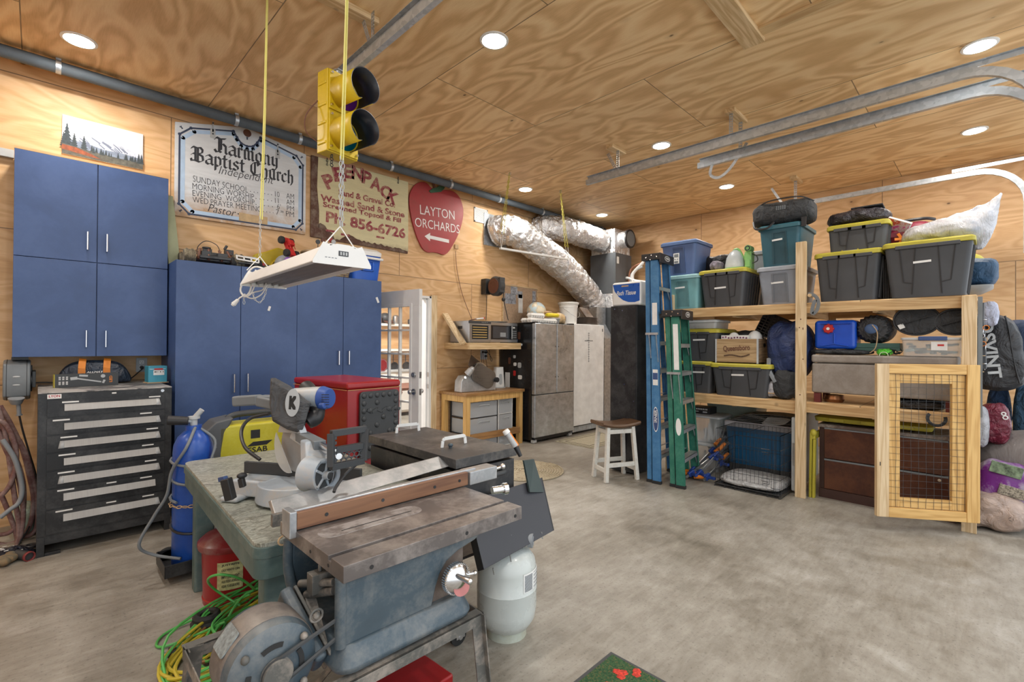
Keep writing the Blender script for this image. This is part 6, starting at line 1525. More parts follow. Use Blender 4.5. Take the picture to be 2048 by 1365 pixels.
teal = plain('pale_teal', (.16, .36, .38), .5); bluet = plain('dusty_blue', (.085, .14, .30), .5); greyt = plain('pale_grey_tote', (.26, .29, .34), .5); dteal = plain('dark_teal', (.025, .105, .145), .45)
G1 = 'totes on the top deck of the storage shelf'
tote('storage_tote', 'pale teal tote under the dusty blue one, at the left end of the top deck', 5.16, ypx(1330, 5.16), ypx(1398, 5.16), Z1, .385, .60, teal, plain('teal_lid', (.27, .47, .50), .5), 'rub', group=G1, tape=(.68, -.03, .12), taper=.9)
yb = ypx(1392, 5.16); dx = at(1428, 494, Y=yb).x-5.16
tote('storage_tote', 'dusty blue tote with a white sticker, highest at the left end', 5.16, ypx(1318, 5.16), yb, Z1+.388, .39, max(.45, min(dx, .7)), bluet, plain('blue_lid', (.075, .13, .27), .5), 'rub', group=G1, taper=.82)
p = at(1354, 517, X=5.19)
mb = MB(); mb.box(5.172, 5.174, p.y-.035, p.y+.035, p.z-.065, p.z+.055); bs_ = obj('sticker', mb, K['paper']); tag(bs_, 'white printed sticker on the front of the dusty blue tote', 'sticker')
mb = MB(); mb.box(5.170, 5.172, p.y-.025, p.y+.025, p.z+.01, p.z+.045); mb.box(5.170, 5.172, p.y-.02, p.y-.008, p.z-.02, p.z-.008); mb.box(5.170, 5.172, p.y+.008, p.y+.02, p.z-.02, p.z-.008); mb.box(5.170, 5.172, p.y-.022, p.y+.022, p.z-.055, p.z-.035); obj('print', mb, K['mgrey'], bs_)
tote('storage_tote', 'black tote with a yellow lid between the pale teal and pale grey totes', 5.16, ypx(1395, 5.16), ypx(1492, 5.16), Z1, .405, .62, hdx, K['yellow'], group=G1, tape=(.55, -.02, .13), taper=.84)
tote('storage_tote', 'pale grey tote directly left of the tall middle post', 5.16+.05, ypx(1511, 5.21), ypx(1606, 5.21), Z1, .385, .60, greyt, plain('grey_lid', (.36, .39, .44), .5), 'rub', group=G1, tape=(.62, -.02, .12), taper=.84)
tote('storage_tote', 'dark teal tote under the black duffel bag', 5.23, ypx(1513, 5.23), ypx(1603, 5.23), Z1+.388, .42, .58, dteal, plain('dteal_lid', (.035, .13, .17), .45), 'rub', group=G1, tape=(.68, -.02, .10), taper=.84)
tote('storage_tote', 'second pale grey tote, half hidden behind the green carpet cleaner', 5.85, ypx(1486, 5.85), ypx(1535, 5.85), Z1, .68, .40, greyt, plain('grey_lid2', (.36, .39, .44), .5), 'plain', group=G1, taper=.9)
tote('storage_tote', 'black yellow lidded tote just right of the tall middle post', 5.17, ypx(1626, 5.17), ypx(1765, 5.17), Z1, .455, .62, hdx, K['yellow'], group=G1, taper=.86)
t3 = tote('storage_tote', 'smaller black tote with an open top stacked above its yellow lidded neighbour', 5.26, ypx(1651, 5.26), ypx(1779, 5.26), Z1+.457, .26, .48, hdx, K['yellow'], group=G1, taper=.93)
p = at(1702, 502, X=5.28); mb = MB(); mb.box(5.262, 5.264, p.y-.05, p.y+.06, p.z-.02, p.z+.005); o = obj('bin_sticker', mb, K['lgrey']); tag(o, 'small grey and yellow sticker on the smaller black tote', 'sticker')
mb = MB(); mb.box(5.26, 5.262, p.y+.06, p.y+.07, p.z-.03, p.z+.01); mb.box(5.26, 5.262, p.y-.06, p.y-.05, p.z-.005, p.z+.012); obj('yellow_tab', mb, K['yellow'], o)
tote('storage_tote', 'largest black tote with a yellow lid and white tape, rightmost on the top deck', 5.13, ypx(1763, 5.13), ypx(1952, 5.13), Z1, .47, .62, hdx, K['yellow'], group=G1, tape=(.66, -.03, .12), taper=.84)
# stack of black slatted trays between the totes
for i in range(5):
 t = thing('black_tray', 'black ribbed tray in the gap between the two large black totes', 'tray', (5.30+.0, ypx(1772, 5.3)+.012*i-.03, Z1), rz=-90, group='black trays between the totes')
 mb = MB(); mb.box(-.004, .004, 0, .45, 0, .36); obj('tray_panel', mb, K['black'], t, bevel=.002)
# duffel
def pillow(mb, w, d, h, seed=0, nx=12, ny=14, e=.45, base=.0, noise_=.03, sag=0):
 """soft stuffed volume, x -w/2..w/2"""
 rr = random.Random(seed); rings = []; ph = [rr.uniform(0, 6) for _ in range(6)]
 for i in range(nx+1):
  a = -1+2*i/nx; k = max(1-abs(a)**3.2, .02)**e; x = a*w/2
  ring = []
  for j in range(ny):
   q = 2*PI*j/ny; c, s_ = math.cos(q), math.sin(q)
   c2 = math.copysign(abs(c)**.65, c); s2 = math.copysign(abs(s_)**.65, s_)
   wob = 1+noise_*math.sin(a*5+ph[0]+q*2)+noise_*math.sin(a*9+ph[1]-q*3)
   ring.append(Vector((x, d/2*k*c2*wob, h/2+h/2*k*s2*wob*(1 if s2 > 0 else .98)-sag*a*a)))
  rings.append(ring)
 return mb.loft(rings)
def soft(name, lab, cat, loc, w, d, h, mat, rz=-90, seed=1, group=None, rot=None, pn='body', **k):
 t = thing(name, lab, cat, loc, rz, group, rot); mb = MB(); pillow(mb, w, d, h, seed, **k); o = obj(pn, mb, mat, t, sub=1)
 tx = bpy.data.textures.new(name, 'CLOUDS'); tx.noise_scale = max(.03, min(w, h)*.35); tx.noise_depth = 2
 dm_ = o.modifiers.new('folds', 'DISPLACE'); dm_.texture = tx; dm_.strength = min(w, d, h)*.12; dm_.texture_coords = 'LOCAL'
 return t
zd = Z1+.388+.42
t = soft('duffel_bag', 'charcoal duffel bag lying on the dark teal tote', 'bag', (5.43, ypx(1557, 5.25), zd), .57, .42, .25, K['gcloth'], rz=-90+6, e=.12, noise_=.006)
mb = MB();
for i in range(5):
 for j in range(3): mb.box(-.04+.018*i, -.028+.018*i, -.2115, -.21, .135+.014*j, .145+.014*j)
obj('stitched_mark', mb, K['mgrey'], t)
mb = MB(); mb.tube(spline([(-.27, -.1, .18), (-.12, -.2, .235), (.15, -.2, .24), (.27, -.1, .2)], 6), .006, 6); obj('piping', mb, K['black'], t)
mb = MB(); mb.tube(spline([(-.25, -.18, .05), (-.22, -.22, -.03), (-.12, -.23, -.04), (-.06, -.2, .02)], 5), .012, 6); mb.box(.18, .22, -.22, -.2, -.06, .03); obj('strap', mb, K['black'], t)
# cleaner
t = thing('carpet_cleaner', 'green and clear handheld carpet cleaner standing on the yellow lid', 'carpet cleaner', tuple(Vector((5.40, ypx(1470, 5.4), Z1+.405))), rz=-90)
mb = MB(); mb.loft([rr3(.19, .15, .05, 0), rr3(.20, .16, .06, .03), rr3(.20, .16, .06, .06), rr3(.17, .14, .055, .14), rr3(.11, .10, .045, .20), rr3(.04, .04, .018, .225)]); obj('tank', mb, plain('tank_milky', (.50, .54, .56), .25, var=.1), t)
mb = MB(); mb.loft([rr3(.202, .162, .06, .0), rr3(.21, .17, .06, .012), rr3(.205, .165, .06, .03)]); mb.tube(spline([(-.03, 0, .205), (0, 0, .235), (.04, 0, .22), (.09, 0, .12)], 5), .012, 8); lg = plain('leaf_green_plastic', (.22, .48, .16), .45); obj('green_trim', mb, lg, t)
mb = MB(); mb.box(.11, .18, -.04, .05, 0, .19); mb.box(.12, .17, -.05, -.04, .02, .1); mb.cyl((.145, -.06, .22), (.145, .05, .22), .035, n=14); mb.box(.1, .13, -.03, .03, .10, .17); mb.box(.13, .165, -.03, .03, .19, .25); obj('motor_housing', mb, lg, t, bevel=.006)
mb = MB(); mb.torus((.145, -.06, .22), .022, .006, 'Y', 16, 6); mb.tube(spline([(.18, -.02, .16), (.23, -.04, .13), (.24, -.04, .08), (.19, -.03, .06)], 5), .006, 6); obj('hose_end', mb, K['dgrey'], t)
soft('bundled_clothes', 'dark bundled clothes between the dusty blue tote and the carpet cleaner', 'clothes', (5.62, ypx(1440, 5.62), Z1+.405), .40, .30, .23, K['bcloth'], seed=4, noise_=.09)
soft('bundled_cloth', 'grey lilac cloth tucked against the dusty blue tote', 'cloth', (5.36, ypx(1434, 5.36), Z1+.405), .13, .2, .12, cloth('lilac_cloth', (.20, .18, .22), 12), seed=6, noise_=.08)
# things on the right part of the top deck
zt = Z1+.457+.26
t = soft('folded_jacket', 'dark shiny folded jacket on the smaller black tote', 'jacket', (5.50, ypx(1715, 5.45), zt), .50, .40, .15, cloth('jacket_black', (.03, .025, .032), 12, .35, 1), seed=9, noise_=.08, e=.3)
mb = MB(); mb.box(-.04, .2, -.16, .1, .13, .145, RX(-6)); obj('collar_flap', mb, K['bcloth'], t, bevel=.006)
t = thing('photo_box', 'small picture box tilted up beside the dark folded jacket', 'box', tuple(at(1795, 452, X=5.45)), rot=(math.radians(30), math.radians(28), math.radians(-90)))
mb = MB(); mb.box(-.09, .09, -.01, .02, -.055, .055); obj('box_body', mb, K['whitep'], t, bevel=.001)
m, tt, b = nt('printed_picture'); n = noise(tt, coords(tt), 14, 4, .6); r = ramp(tt, n, [(.35, (.10, .10, .12)), (.45, (.5, .05, .02)), (.52, (.55, .5, .5)), (.6, (.6, .05, .25)), (.7, (.15, .12, .12))]); lk(tt, r.outputs[0], b.inputs['Base Color'])
mb = MB(); mb.box(-.085, .085, -.0115, -.01, -.05, .05); obj('picture', mb, m, t)
t = soft('red_duffel', 'dark red bag with black trim behind the clear plastic bag', 'bag', (5.62, ypx(1818, 5.6), Z1+.47), .36, .34, .24, plain('bag_red', (.27, .02, .05), .5), seed=3, e=.25, noise_=.01)
mb = MB(); mb.tube(spline([(-.17, -.12, .03), (-.16, -.15, .16), (-.08, -.14, .23), (.1, -.1, .25), (.17, 0, .25)], 6), .014, 8); obj('black_trim', mb, K['black'], t)
mb = MB(); mb.box(-.16, .0, -.175, -.165, .10, .14); obj('side_band', mb, plain('band_red', (.16, .015, .03), .6), t)
# big clear bag
PT = [(1800, 495, .02), (1805, 480, .10), (1812, 462, .14), (1830, 452, .17), (1860, 448, .20), (1895, 436, .20), (1930, 425, .19), (1960, 410, .16), (1985, 398, .10), (2003, 385, .01)]
t = thing('clear_plastic_bag', 'big milky plastic bag full of soft things, its corner pointing up to the right', 'bag', (0, 0, 0))
low = {1800: 498, 1805: 492, 1812: 492, 1830: 490, 1860: 486, 1895: 482, 1930: 500, 1960: 512, 1985: 480, 2003: 390}
rings = []
n = 18
for k_, (px, py, dp) in enumerate(PT):
 lo_ = [498, 497, 494, 491, 487, 484, 492, 505, 470, 388][k_]
 a, b_ = at(px, py, X=5.5), at(px+(0 if k_ < 6 else [0, 0, 0, 0, 0, 0, 5, 10, 8, 1][k_]), lo_, X=5.5)
 if k_ < 7: b_.z = Z1+.475 if k_ < 6 else Z1+.44
 c = (a+b_)/2; hz = max((a.z-b_.z)/2, .012); ring = []
 for j in range(n):
  q = 2*PI*j/n; wob = 1+.05*math.sin(q*3+k_*1.7)+.04*math.sin(q*5-k_)
  ring.append(Vector((c.x+dp*1.1*math.cos(q)*wob, c.y-(a.y-b_.y)*0, c.z+hz*math.sin(q)*(wob if math.sin(q) > 0 else 1))))
 rings.append(ring)
bagm, tt, b = nt('milky_bag'); n_ = noise(tt, coords(tt), 5, 4, .6, .8); r = ramp(tt, n_, [(.35, (.42, .46, .55)), (.5, (.62, .62, .66)), (.62, (.50, .50, .52)), (.7, (.60, .50, .55))]); lk(tt, r.outputs[0], b.inputs['Base Color']); b.inputs['Roughness'].default_value = .22
bump(tt, b, noise(tt, coords(tt, (1, 3, 1)), 14, 4, .6, 1.5), .7, .02)
mb = MB(); mb.loft(rings); o = obj('bag_film', mb, bagm, t, sub=2)
tx = bpy.data.textures.new('bagfold', 'CLOUDS'); tx.noise_scale = .08; tx.noise_depth = 3
d_ = o.modifiers.new('folds', 'DISPLACE'); d_.texture = tx; d_.strength = .05; d_.texture_coords = 'LOCAL'
p = at(1804, 478, X=5.42); mb = MB()
for a in range(6): mb.bar(p, p+Vector((-.02+.01*(a % 3), .05*math.cos(a), .055*math.sin(a*1.1))), .022, .004, (1, 0, 0))
obj('orange_tie', mb, K['orange'], t)
# blue folded cushion and plastic seat right of the shelf
t = soft('blue_cushion', 'folded dark blue camping mat sticking out at the right end of the top deck', 'mat', (6.05, .10, 1.99), .30, .5, .26, cloth('mat_blue', (.025, .075, .15), 8, .6, .6), seed=12, e=.2, noise_=.01)
t = thing('plastic_tray', 'white shallow plastic tray under the folded blue mat', 'tray', (6.05, .12, 1.93), rz=-90)
mb = MB(); mb.loft([rr3(.12, .30, .05, 0), rr3(.26, .5, .07, .045), rr3(.28, .52, .07, .06), rr3(.24, .46, .06, .055)]); obj('shell', mb, K['lgrey'], t, bevel=.004)
mb = MB(); mb.sph((6.3, .16, 2.26), (.16, .12, .08)); tag(obj('yellow_disc', mb, K['yellow']), 'yellow rounded thing on top of the folded blue mat', 'disc')
# middle deck
G2 = 'black totes on the middle deck'
tote('storage_tote', 'black yellow lidded tote behind the green ladder, on the middle deck', 5.22, ypx(1330, 5.22), ypx(1426, 5.22), Z2, .355, .55, hdx, K['yellow'], group=G2, tape=(.72, .12, .14), taper=.9)
tote('storage_tote', 'black yellow lidded tote stacked just above the one behind the green ladder', 5.22, ypx(1327, 5.22), ypx(1438, 5.22), Z2+.357, .36, .55, hdx, K['yellow'], group=G2, tape=(.72, .10, .14), taper=.9)
t = tote('shallow_box', 'shallow clear box with a white lid on the highest yellow lid of the middle deck', 5.24, ypx(1362, 5.24), ypx(1435, 5.24), Z2+.719, .10, .4, plain('cloudy_box', (.36, .36, .35), .3), K['lgrey'], 'plain', cat='box', taper=.95, lidh=.02)
tote('storage_tote', 'black yellow lidded tote under the wooden crate', 5.17, ypx(1419, 5.17), ypx(1543, 5.17), Z2, .345, .60, hdx, K['yellow'], group=G2, tape=(.72, -.02, .13), taper=.86)
tote('storage_tote', 'black yellow lidded tote hidden deep behind the wooden crate', 5.75, ypx(1440, 5.75), ypx(1512, 5.75), Z2, .70, .45, hdx, K['yellow'], group=G2, taper=.9)
# wooden crate
t = thing('wooden_crate', 'old wooden drinks crate with faded script lettering on the middle deck', 'crate', (5.21, (ypx(1433, 5.21)+ypx(1516, 5.21))/2, Z2+.347), rz=-90)
w = ypx(1433, 5.21)-ypx(1516, 5.21); hh = .255
cm = lumber('crate_wood', (.46, .32, .17), (.30, .19, .09), 'X', .7)
mb = MB(); mb.box(-w/2, w/2, 0, .018, 0, hh); mb.box(-w/2, w/2, .38, .398, 0, hh); mb.box(-w/2, w/2, 0, .39, 0, .012); obj('side_panel', mb, cm, t, bevel=.002)
mb = MB(); mb.box(w/2-.016, w/2, .018, .38, 0, hh); mb.box(-w/2, -w/2+.016, .018, .38, 0, hh); obj('end_panel', mb, lumber('crate_end', (.34, .22, .12), (.20, .12, .06), 'Y', .7), t, bevel=.002)
for s_ in (-1, 1):
 mb = MB(); mb.box(s_*w/2-.012, s_*w/2+.003, -.003, .014, 0, hh)
 for k in range(9): mb.cyl((s_*(w/2-.006), -.005, .02+.027*k), (s_*(w/2-.006), -.003, .02+.027*k), .003, n=6)
 obj('metal_corner', mb, K['lgrey'], t)
mb = MB(); mb.cyl((w/2+.001, .2, .19), (w/2, .2, .19), .025, n=14); mb.box(w/2, w/2+.001, .16, .24, .175, .205); obj('hand_hole', mb, K['ink'], t)
cink = plain('crate_ink', (.10, .055, .03), .8, var=.5, vs=60)
text('script_lettering', 'Queensboro', K['brown'], t, T(.0, -.006, .155) @ RX(90) @ RZ(4), w=.27, h=.07, bold=.02)
mb = MB(); sp = spline([(-.13, -.0008, .075), (-.05, -.0008, .085), (.05, -.0008, .07), (.13, -.0008, .095)], 8)
for a, b_ in zip(sp[:-1], sp[1:]): mb.bar(a, b_, .001, .016, (0, 0, 1))
obj('script_flourish', mb, cink, t)
pc = Vector((5.21, (ypx(1433, 5.21)+ypx(1516, 5.21))/2, Z2+.347))
mb = MB(); mb.torus(pc+Vector((.12, .07, hh+.02)), .03, .024, 'X', 20, 10); tag(obj('paper_roll', mb, K['paper']), 'white toilet roll peeking out of the wooden crate', 'paper roll')
t = thing('floral_box', 'white box with purple flowers standing in the wooden crate', 'box', tuple(pc+Vector((.08, .0, .02))), rz=-90)
mb = MB(); mb.box(-.18, .11, -.03, .05, 0, hh+.02); obj('box_body', mb, K['paper'], t, bevel=.003)
mb = MB()
for i in range(9):
 rr = random.Random(i+5); x = -.16+.03*i; z = hh-.01+rr.uniform(-.005, .015); mb.cyl((x, -.0315, z), (x, -.03, z), .010, n=8)
obj('flower_print', mb, plain('flower_purple', (.22, .08, .16), .7, var=.3), t)
mb = MB(); mb.sph(pc+Vector((.16, -.13, hh+.0)), (.08, .07, .09)); tag(obj('white_bottle', mb, K['whitep']), 'rounded white jug top in the right end of the wooden crate', 'jug')
soft('grey_hat', 'dark grey cloth heap behind the paper roll', 'cloth', (5.55, ypx(1495, 5.5), Z2+.5), .3, .22, .20, K['gcloth'], seed=14)
t = thing('black_crate', 'black plastic lattice crate leaning in the middle deck', 'crate', (5.62, ypx(1548, 5.55), 1.50), rot=(0, math.radians(26), math.radians(-90)))
mb = MB()
for i in range(9): mb.bar((-.20+.05*i, -.12, 0), (-.20+.05*i, -.12, .24), .008, .008)
for j in range(8): mb.bar((-.2, -.12, .03*j+.01), (.2, -.12, .03*j+.01), .008, .008)
mb.box(-.2, .2, -.12, .12, 0, .006); mb.box(-.205, -.195, -.12, .12, 0, .24); mb.box(.195, .205, -.12, .12, 0, .24); mb.box(-.2, .2, .112, .12, 0, .24); obj('lattice_body', mb, K['black'], t)
t = soft('navy_sleeping_bag', 'big slumped navy nylon bag between the wooden crate and the middle post', 'bag', (5.42, ypx(1578, 5.35), 1.12), .42, .42, .58, K['navy'], seed=21, noise_=.06, e=.35)
t = soft('grey_garment', 'dark grey garment hanging over the front of the middle deck under the navy bag', 'garment', (5.28, ypx(1567, 5.22), Z2), .22, .16, .30, K['gcloth'], seed=23, noise_=.06, e=.35)
mb = MB(); mb.tube(spline([(-.15, -.0, .40), (-.13, -.05, .28), (-.07, -.06, .17)], 6), .022, 6); obj('striped_sleeve', mb, K['grey'], t)
t = soft('white_sack', 'white plastic sack with a red printed square at the deck edge', 'sack', (5.36, ypx(1552, 5.3), Z2), .30, .26, .20, cloth('white_sack', (.52, .53, .58), 14, .4, .8), seed=25, noise_=.05)
mb = MB(); mb.box(-.06, .02, -.125, -.115, .05, .10); obj('red_label', mb, K['card'], t)
mb = MB()
for i in range(12):
 rr = random.Random(i+90); y = ypx(1592, 5.3)+rr.uniform(-.03, .03); mb.tube([(5.35, y, Z2+.01), (5.33+rr.uniform(-.02, .02), y+rr.uniform(-.02, .02), Z2+.18), (5.36, y+rr.uniform(-.03, .03), Z2+.32)], .006, 5)
tag(obj('cable_coil', mb, K['dgrey'], None), 'bundle of grey cords hanging just left of the middle post', 'cord')
# right half of the middle deck
t = thing('ottoman', 'long taupe storage ottoman on the middle deck', 'ottoman', (0, 0, 0))
taupe = worn('taupe_leatherette', (.26, .225, .195), (.34, .31, .28), .4, .45, 0, 5, 60, .08)
oy0, oy1 = .185, 1.205
mb = MB(); mb.box(5.23, 5.66, oy0, oy1, 1.005, 1.285); obj('base_box', mb, taupe, t, bevel=.018, seg=3)
mb = MB(); mb.box(5.225, 5.665, oy0-.004, oy1+.004, 1.29, 1.365); obj('lid_cushion', mb, taupe, t, bevel=.02, seg=3)
for y in (oy0+.02, oy1-.07):
 for x in (5.25, 5.59):
  mb = MB(); mb.box(x, x+.055, y, y+.055, Z2, 1.005); obj('foot', mb, plain('cherry_foot', (.12, .02, .02), .4), t, bevel=.003)
mb = MB(); mb.lathe([(0, 0), (.07, 0), (.085, .03), (.075, .07), (.07, .07), (0, .065)], 20, T(5.40, ypx(1664, 5.3), Z2)); tag(obj('copper_bowl', mb, plain('copper_dish', (.36, .16, .07), .35, .8)), 'small copper bowl under the ottoman', 'bowl')
t = soft('black_folded_cover', 'black folded cover pushed under the right end of the ottoman', 'cover', (5.42, ypx(1835, 5.4)+.02, Z2), .45, .35, .085, K['bcloth'], seed=31, e=.2)
mb = MB(); c = at(1873, 838, X=5.14); mb.torus(c, .055, .012, 'X', 24, 6, (-200, 40)); obj('strap_loop', mb, K['gcloth'], None);
tag(bpy.data.objects[-1] if False else COL.objects[-1], 'dark strap loop hanging over the deck edge in front of the ottoman', 'strap')
t = soft('grey_folded_jacket', 'flat charcoal jacket folded on the ottoman under the blue jug', 'jacket', (5.36, ypx(1680, 5.3), 1.367), .50, .26, .05, K['gcloth'], seed=33, e=.2, noise_=.05)
t = thing('water_jug', 'blue plastic water jug with a red screw cap on the middle deck', 'jug', (5.36, ypx(1671, 5.3), 1.418), rz=-90)
jug = plain('jug_blue', (.008, .075, .50), .3)
mb = MB(); mb.box(-.165, .165, -.10, .16, 0, .27); obj('jug_body', mb, jug, t, bevel=.035, seg=4)
mb = MB(); mb.bar((0, -.103, .15), (0, -.103, .05), .012, .02, (0, -1, 0)); mb.bar((0, -.103, .05), (-.11, -.103, .03), .012, .02, (0, -1, 0)); mb.bar((0, -.103, .05), (.11, -.103, .03), .012, .02, (0, -1, 0)); mb.bar((-.11, -.103, .24), (.13, -.103, .24), .012, .03, (0, -1, 0)); obj('moulded_rib', mb, jug, t, bevel=.004)
mb = MB(); mb.lathe([(0, .03)]+[(.037+(0), .03), (.04, .022), (.04, 0)], 24, T(-.045, -.10, .19) @ RX(90))
for a in range(8): mb.sph((-.045+.037*math.cos(a*PI/4), -.113, .19+.037*math.sin(a*PI/4)), (.011, .012, .011), 8, 6)
cp = obj('screw_cap', mb, K['redp'], t)
mb = MB(); mb.cyl((-.045, -.136, .19), (-.045, -.13, .19), .013, n=14); obj('cap_centre', mb, K['whitep'], cp)
t = thing('green_case', 'flat dark green hard case lying beside the blue jug', 'case', (5.42, ypx(1757, 5.35), 1.405), rz=-90)
mb = MB(); mb.box(-.175, .155, -.12, .12, 0, .07); mb.box(-.17, .15, -.125, -.12, .03, .045); obj('case_body', mb, plain('dark_green', (.035, .10, .085), .45), t, bevel=.008)
t = thing('sleeping_roll', 'gathered black sack with a striped cord, standing end-on above the green case', 'sack', (5.40, ypx(1748, 5.33), 1.477), rz=-90)
mb = MB(); rings = []
n = 40
for k_, (r_, y) in enumerate(((.02, -.13), (.045, -.14), (.10, -.125), (.125, -.09), (.13, 0), (.13, .18), (.11, .24))):
 rings.append([Vector((r_*math.cos(2*PI*i/n)*(1.05+(.05 if i % 2 else -.05)*(k_ < 4)), y, .125+r_*.98*math.sin(2*PI*i/n)*(1+(.05 if i % 2 else -.05)*(k_ < 4)))) for i in range(n)])
mb.loft(rings); obj('gathered_sack', mb, K['bcloth'], t)
mb = MB(); mb.sph((-.01, -.125, .125), (.055, .03, .05)); obj('blue_inside', mb, plain('inner_blue', (.07, .12, .24), .7), t)
mb = MB(); mb.tube(spline([(0, -.16, .16), (.035, -.17, .10), (.035, -.165, .02), (.02, -.16, -.05), (-.02, -.14, -.09)], 6), .004, 6); obj('drawcord', mb, K['card'], t)
def ovalcase(lab, px, rad, z, tagx=False):
 t = thing('round_case', lab, 'case', (5.34, ypx(px, 5.33), z), rz=-90)
 mb = MB(); out = [(rad*1.22*math.cos(2*PI*i/36), rad*math.sin(2*PI*i/36)+rad) for i in range(36)]
 mb.prism(out, -.05, .05, RX(90)); obj('case_shell', mb, K['gcloth'], t, bevel=.02, seg=4)
 mb = MB(); mb.tube([(a*1.01, -.045, b_) for a, b_ in out], .007, 6, closed=True); obj('zip_edge', mb, K['black'], t)
 mb = MB(); mb.bar((-rad*.8, -.052, rad*.75), (rad*.95, -.052, rad*1.35), .004, .04, (0, -1, 0)); obj('centre_strap', mb, K['black'], t)
 if tagx:
  mb = MB(); mb.box(-.02, .02, -.056, -.052, -.02, .02, T(-rad*.8, 0, rad*.6) @ RY(-25)); obj('care_label', mb, K['paper'], t)
ovalcase('large oval black case with a white care label, standing on the middle deck', 1834, .125, 1.545, True)
ovalcase('second oval black case, partly hidden by the end post', 1912, .105, 1.545)
t = thing('clear_tool_box', 'clear plastic box with a blue latch full of small parts on the ottoman end', 'box', (5.36, (ypx(1803, 5.25)+ypx(1927, 5.25))/2, 1.367), rz=-90)
w = ypx(1803, 5.25)-ypx(1927, 5.25)
mb = MB(); r0, r1 = rr3(w*.94, .27, .03, 0), rr3(w*.98, .29, .03, .135); mb.loft([r0, r1], caps=False); mb.add(rr3(w*.94, .27, .03, .002), [tuple(range(16))]); obj('box_shell', mb, K['clear'], t)
mb = MB(); mb.loft([rr3(w*1.02, .31, .03, .135), rr3(w*1.02, .31, .03, .155)]); obj('lid', mb, K['lgrey'], t, bevel=.004)
mb = MB(); mb.box(-.08, .10, -.165, -.15, .13, .165); obj('blue_latch', mb, K['blue'], t, bevel=.006)
mb = MB(); rr = random.Random(8)
for i in range(40):
 x, y, z = rr.uniform(-w*.42, w*.40), rr.uniform(-.12, .1), rr.uniform(.01, .09); mb.box(x-.02, x+.02, y-.006, y+.006, z, z+.02, RZ(rr.uniform(-20, 20)))
ct = obj('small_parts', mb, plain('mixed_parts', (.30, .38, .34), .5, var=.6, vs=50), t); ct['kind'] = 'stuff'
mb = MB(); mb.box(.0, .10, -.147, -.145, .05, .12); obj('shop_label', mb, K['paper'], t)
mb = MB(); mb.box(.04, .08, -.1485, -.147, .085, .10); obj('label_print', mb, K['redp'], t)
t = soft('lime_bag', 'small lime green drawstring bag on the ottoman edge', 'bag', (5.30, ypx(1768, 5.25), 1.367), .12, .10, .06, K['lime'], seed=41, noise_=.1)
mb = MB(); mb.torus((.0, -.06, .0), .03, .003, 'Y', 20, 5); obj('drawcord_loop', mb, plain('pale_cord', (.6, .7, .45), .7), t)
mb = MB(); rr = random.Random(77); pts = [(5.28+rr.uniform(-.03, .05), ypx(1789, 5.25)+rr.uniform(-.045, .045), 1.375+rr.uniform(0, .05)) for _ in range(22)]; mb.tube(spline(pts, 5), .0035, 5); tag(obj('bootlace_heap', mb, K['black']), 'tangle of thin black cord between the lime bag and the clear box', 'cord')
t = thing('ratchet_strap', 'grey strap hanging from a wooden peg on the middle post', 'strap', (0, 0, 0))
a = at(1620, 592, X=5.12)
mb = MB(); mb.cyl((5.18, a.y, a.z), (5.06, a.y-.01, a.z), .016, n=12); obj('peg', mb, K['pineX'], t)
mb = MB(); sp = spline([at(x, y, X=5.08) for x, y in ((1616, 588), (1630, 592), (1637, 605), (1633, 622), (1624, 628), (1626, 612), (1631, 600))], 5)
for p, q in zip(sp[:-1], sp[1:]): mb.bar(p, q, .03, .004, (1, 0, 0))
obj('webbing', mb, K['mgrey'], t)
# under the shelf
for lab, pxa, pxb, X0, z, h, body, lid in (('clear lidded box full of tools, upper of the two left of the dog crate', 1382, 1442, 5.45, .33, .31, K['clear'], K['lgrey']), ('cloudy lidded box on the floor, lower of the two left of the dog crate', 1385, 1440, 5.45, 0, .32, K['clear'], K['lgrey'])):
 t = thing('clear_box', lab, 'box', (X0+.2, (ypx(pxa, X0)+ypx(pxb, X0))/2, z), rz=-90); w = ypx(pxa, X0)-ypx(pxb, X0)
 mb = MB(); mb.loft([rr3(w*.82, .36, .03, 0), rr3(w*.95, .42, .03, h-.03)], caps=False); mb.add(rr3(w*.82, .36, .03, .003), [tuple(range(16))]); obj('box_shell', mb, body, t)
 mb = MB(); mb.loft([rr3(w, .45, .03, h-.03), rr3(w, .45, .03, h-.01), rr3(w-.05, .40, .03, h)]); obj('lid', mb, lid, t, bevel=.003)
 mb = MB(); rr = random.Random(int(pxa));
 for i in range(14):
  x, y = rr.uniform(-w*.3, w*.3), rr.uniform(-.14, .14); mb.bar((x, y, .02), (x+rr.uniform(-.05, .05), y, rr.uniform(.12, .22)), .03, .015)
 ct = obj('contents', mb, [K['lgrey'], K['paper']][i % 2], t); ct['kind'] = 'stuff'
t = thing('black_carton', 'small black printed carton on the clear lidded box by the green ladder', 'box', (5.62, ypx(1400, 5.5), .642), rz=-90)
mb = MB(); mb.box(-.13, .11, -.1, .1, 0, .075); obj('carton', mb, K['black'], t, bevel=.002); mb = MB()
for k in range(7): mb.box(-.05+.02*k, -.038+.02*k, -.1012, -.1, .045, .062)
obj('white_print', mb, K['paper'], t)
mb = MB(); mb.box(-.1, -.02, -.1015, -.1, .02, .03); mb.box(.03, .08, -.1015, -.1, .015, .03); obj('white_graphic', mb, K['lgrey'], t)
t = thing('clear_bin', 'wide cloudy bin behind the dog crate, under the middle deck', 'bin', (6.0, ypx(1465, 5.85), 0), rz=-90)
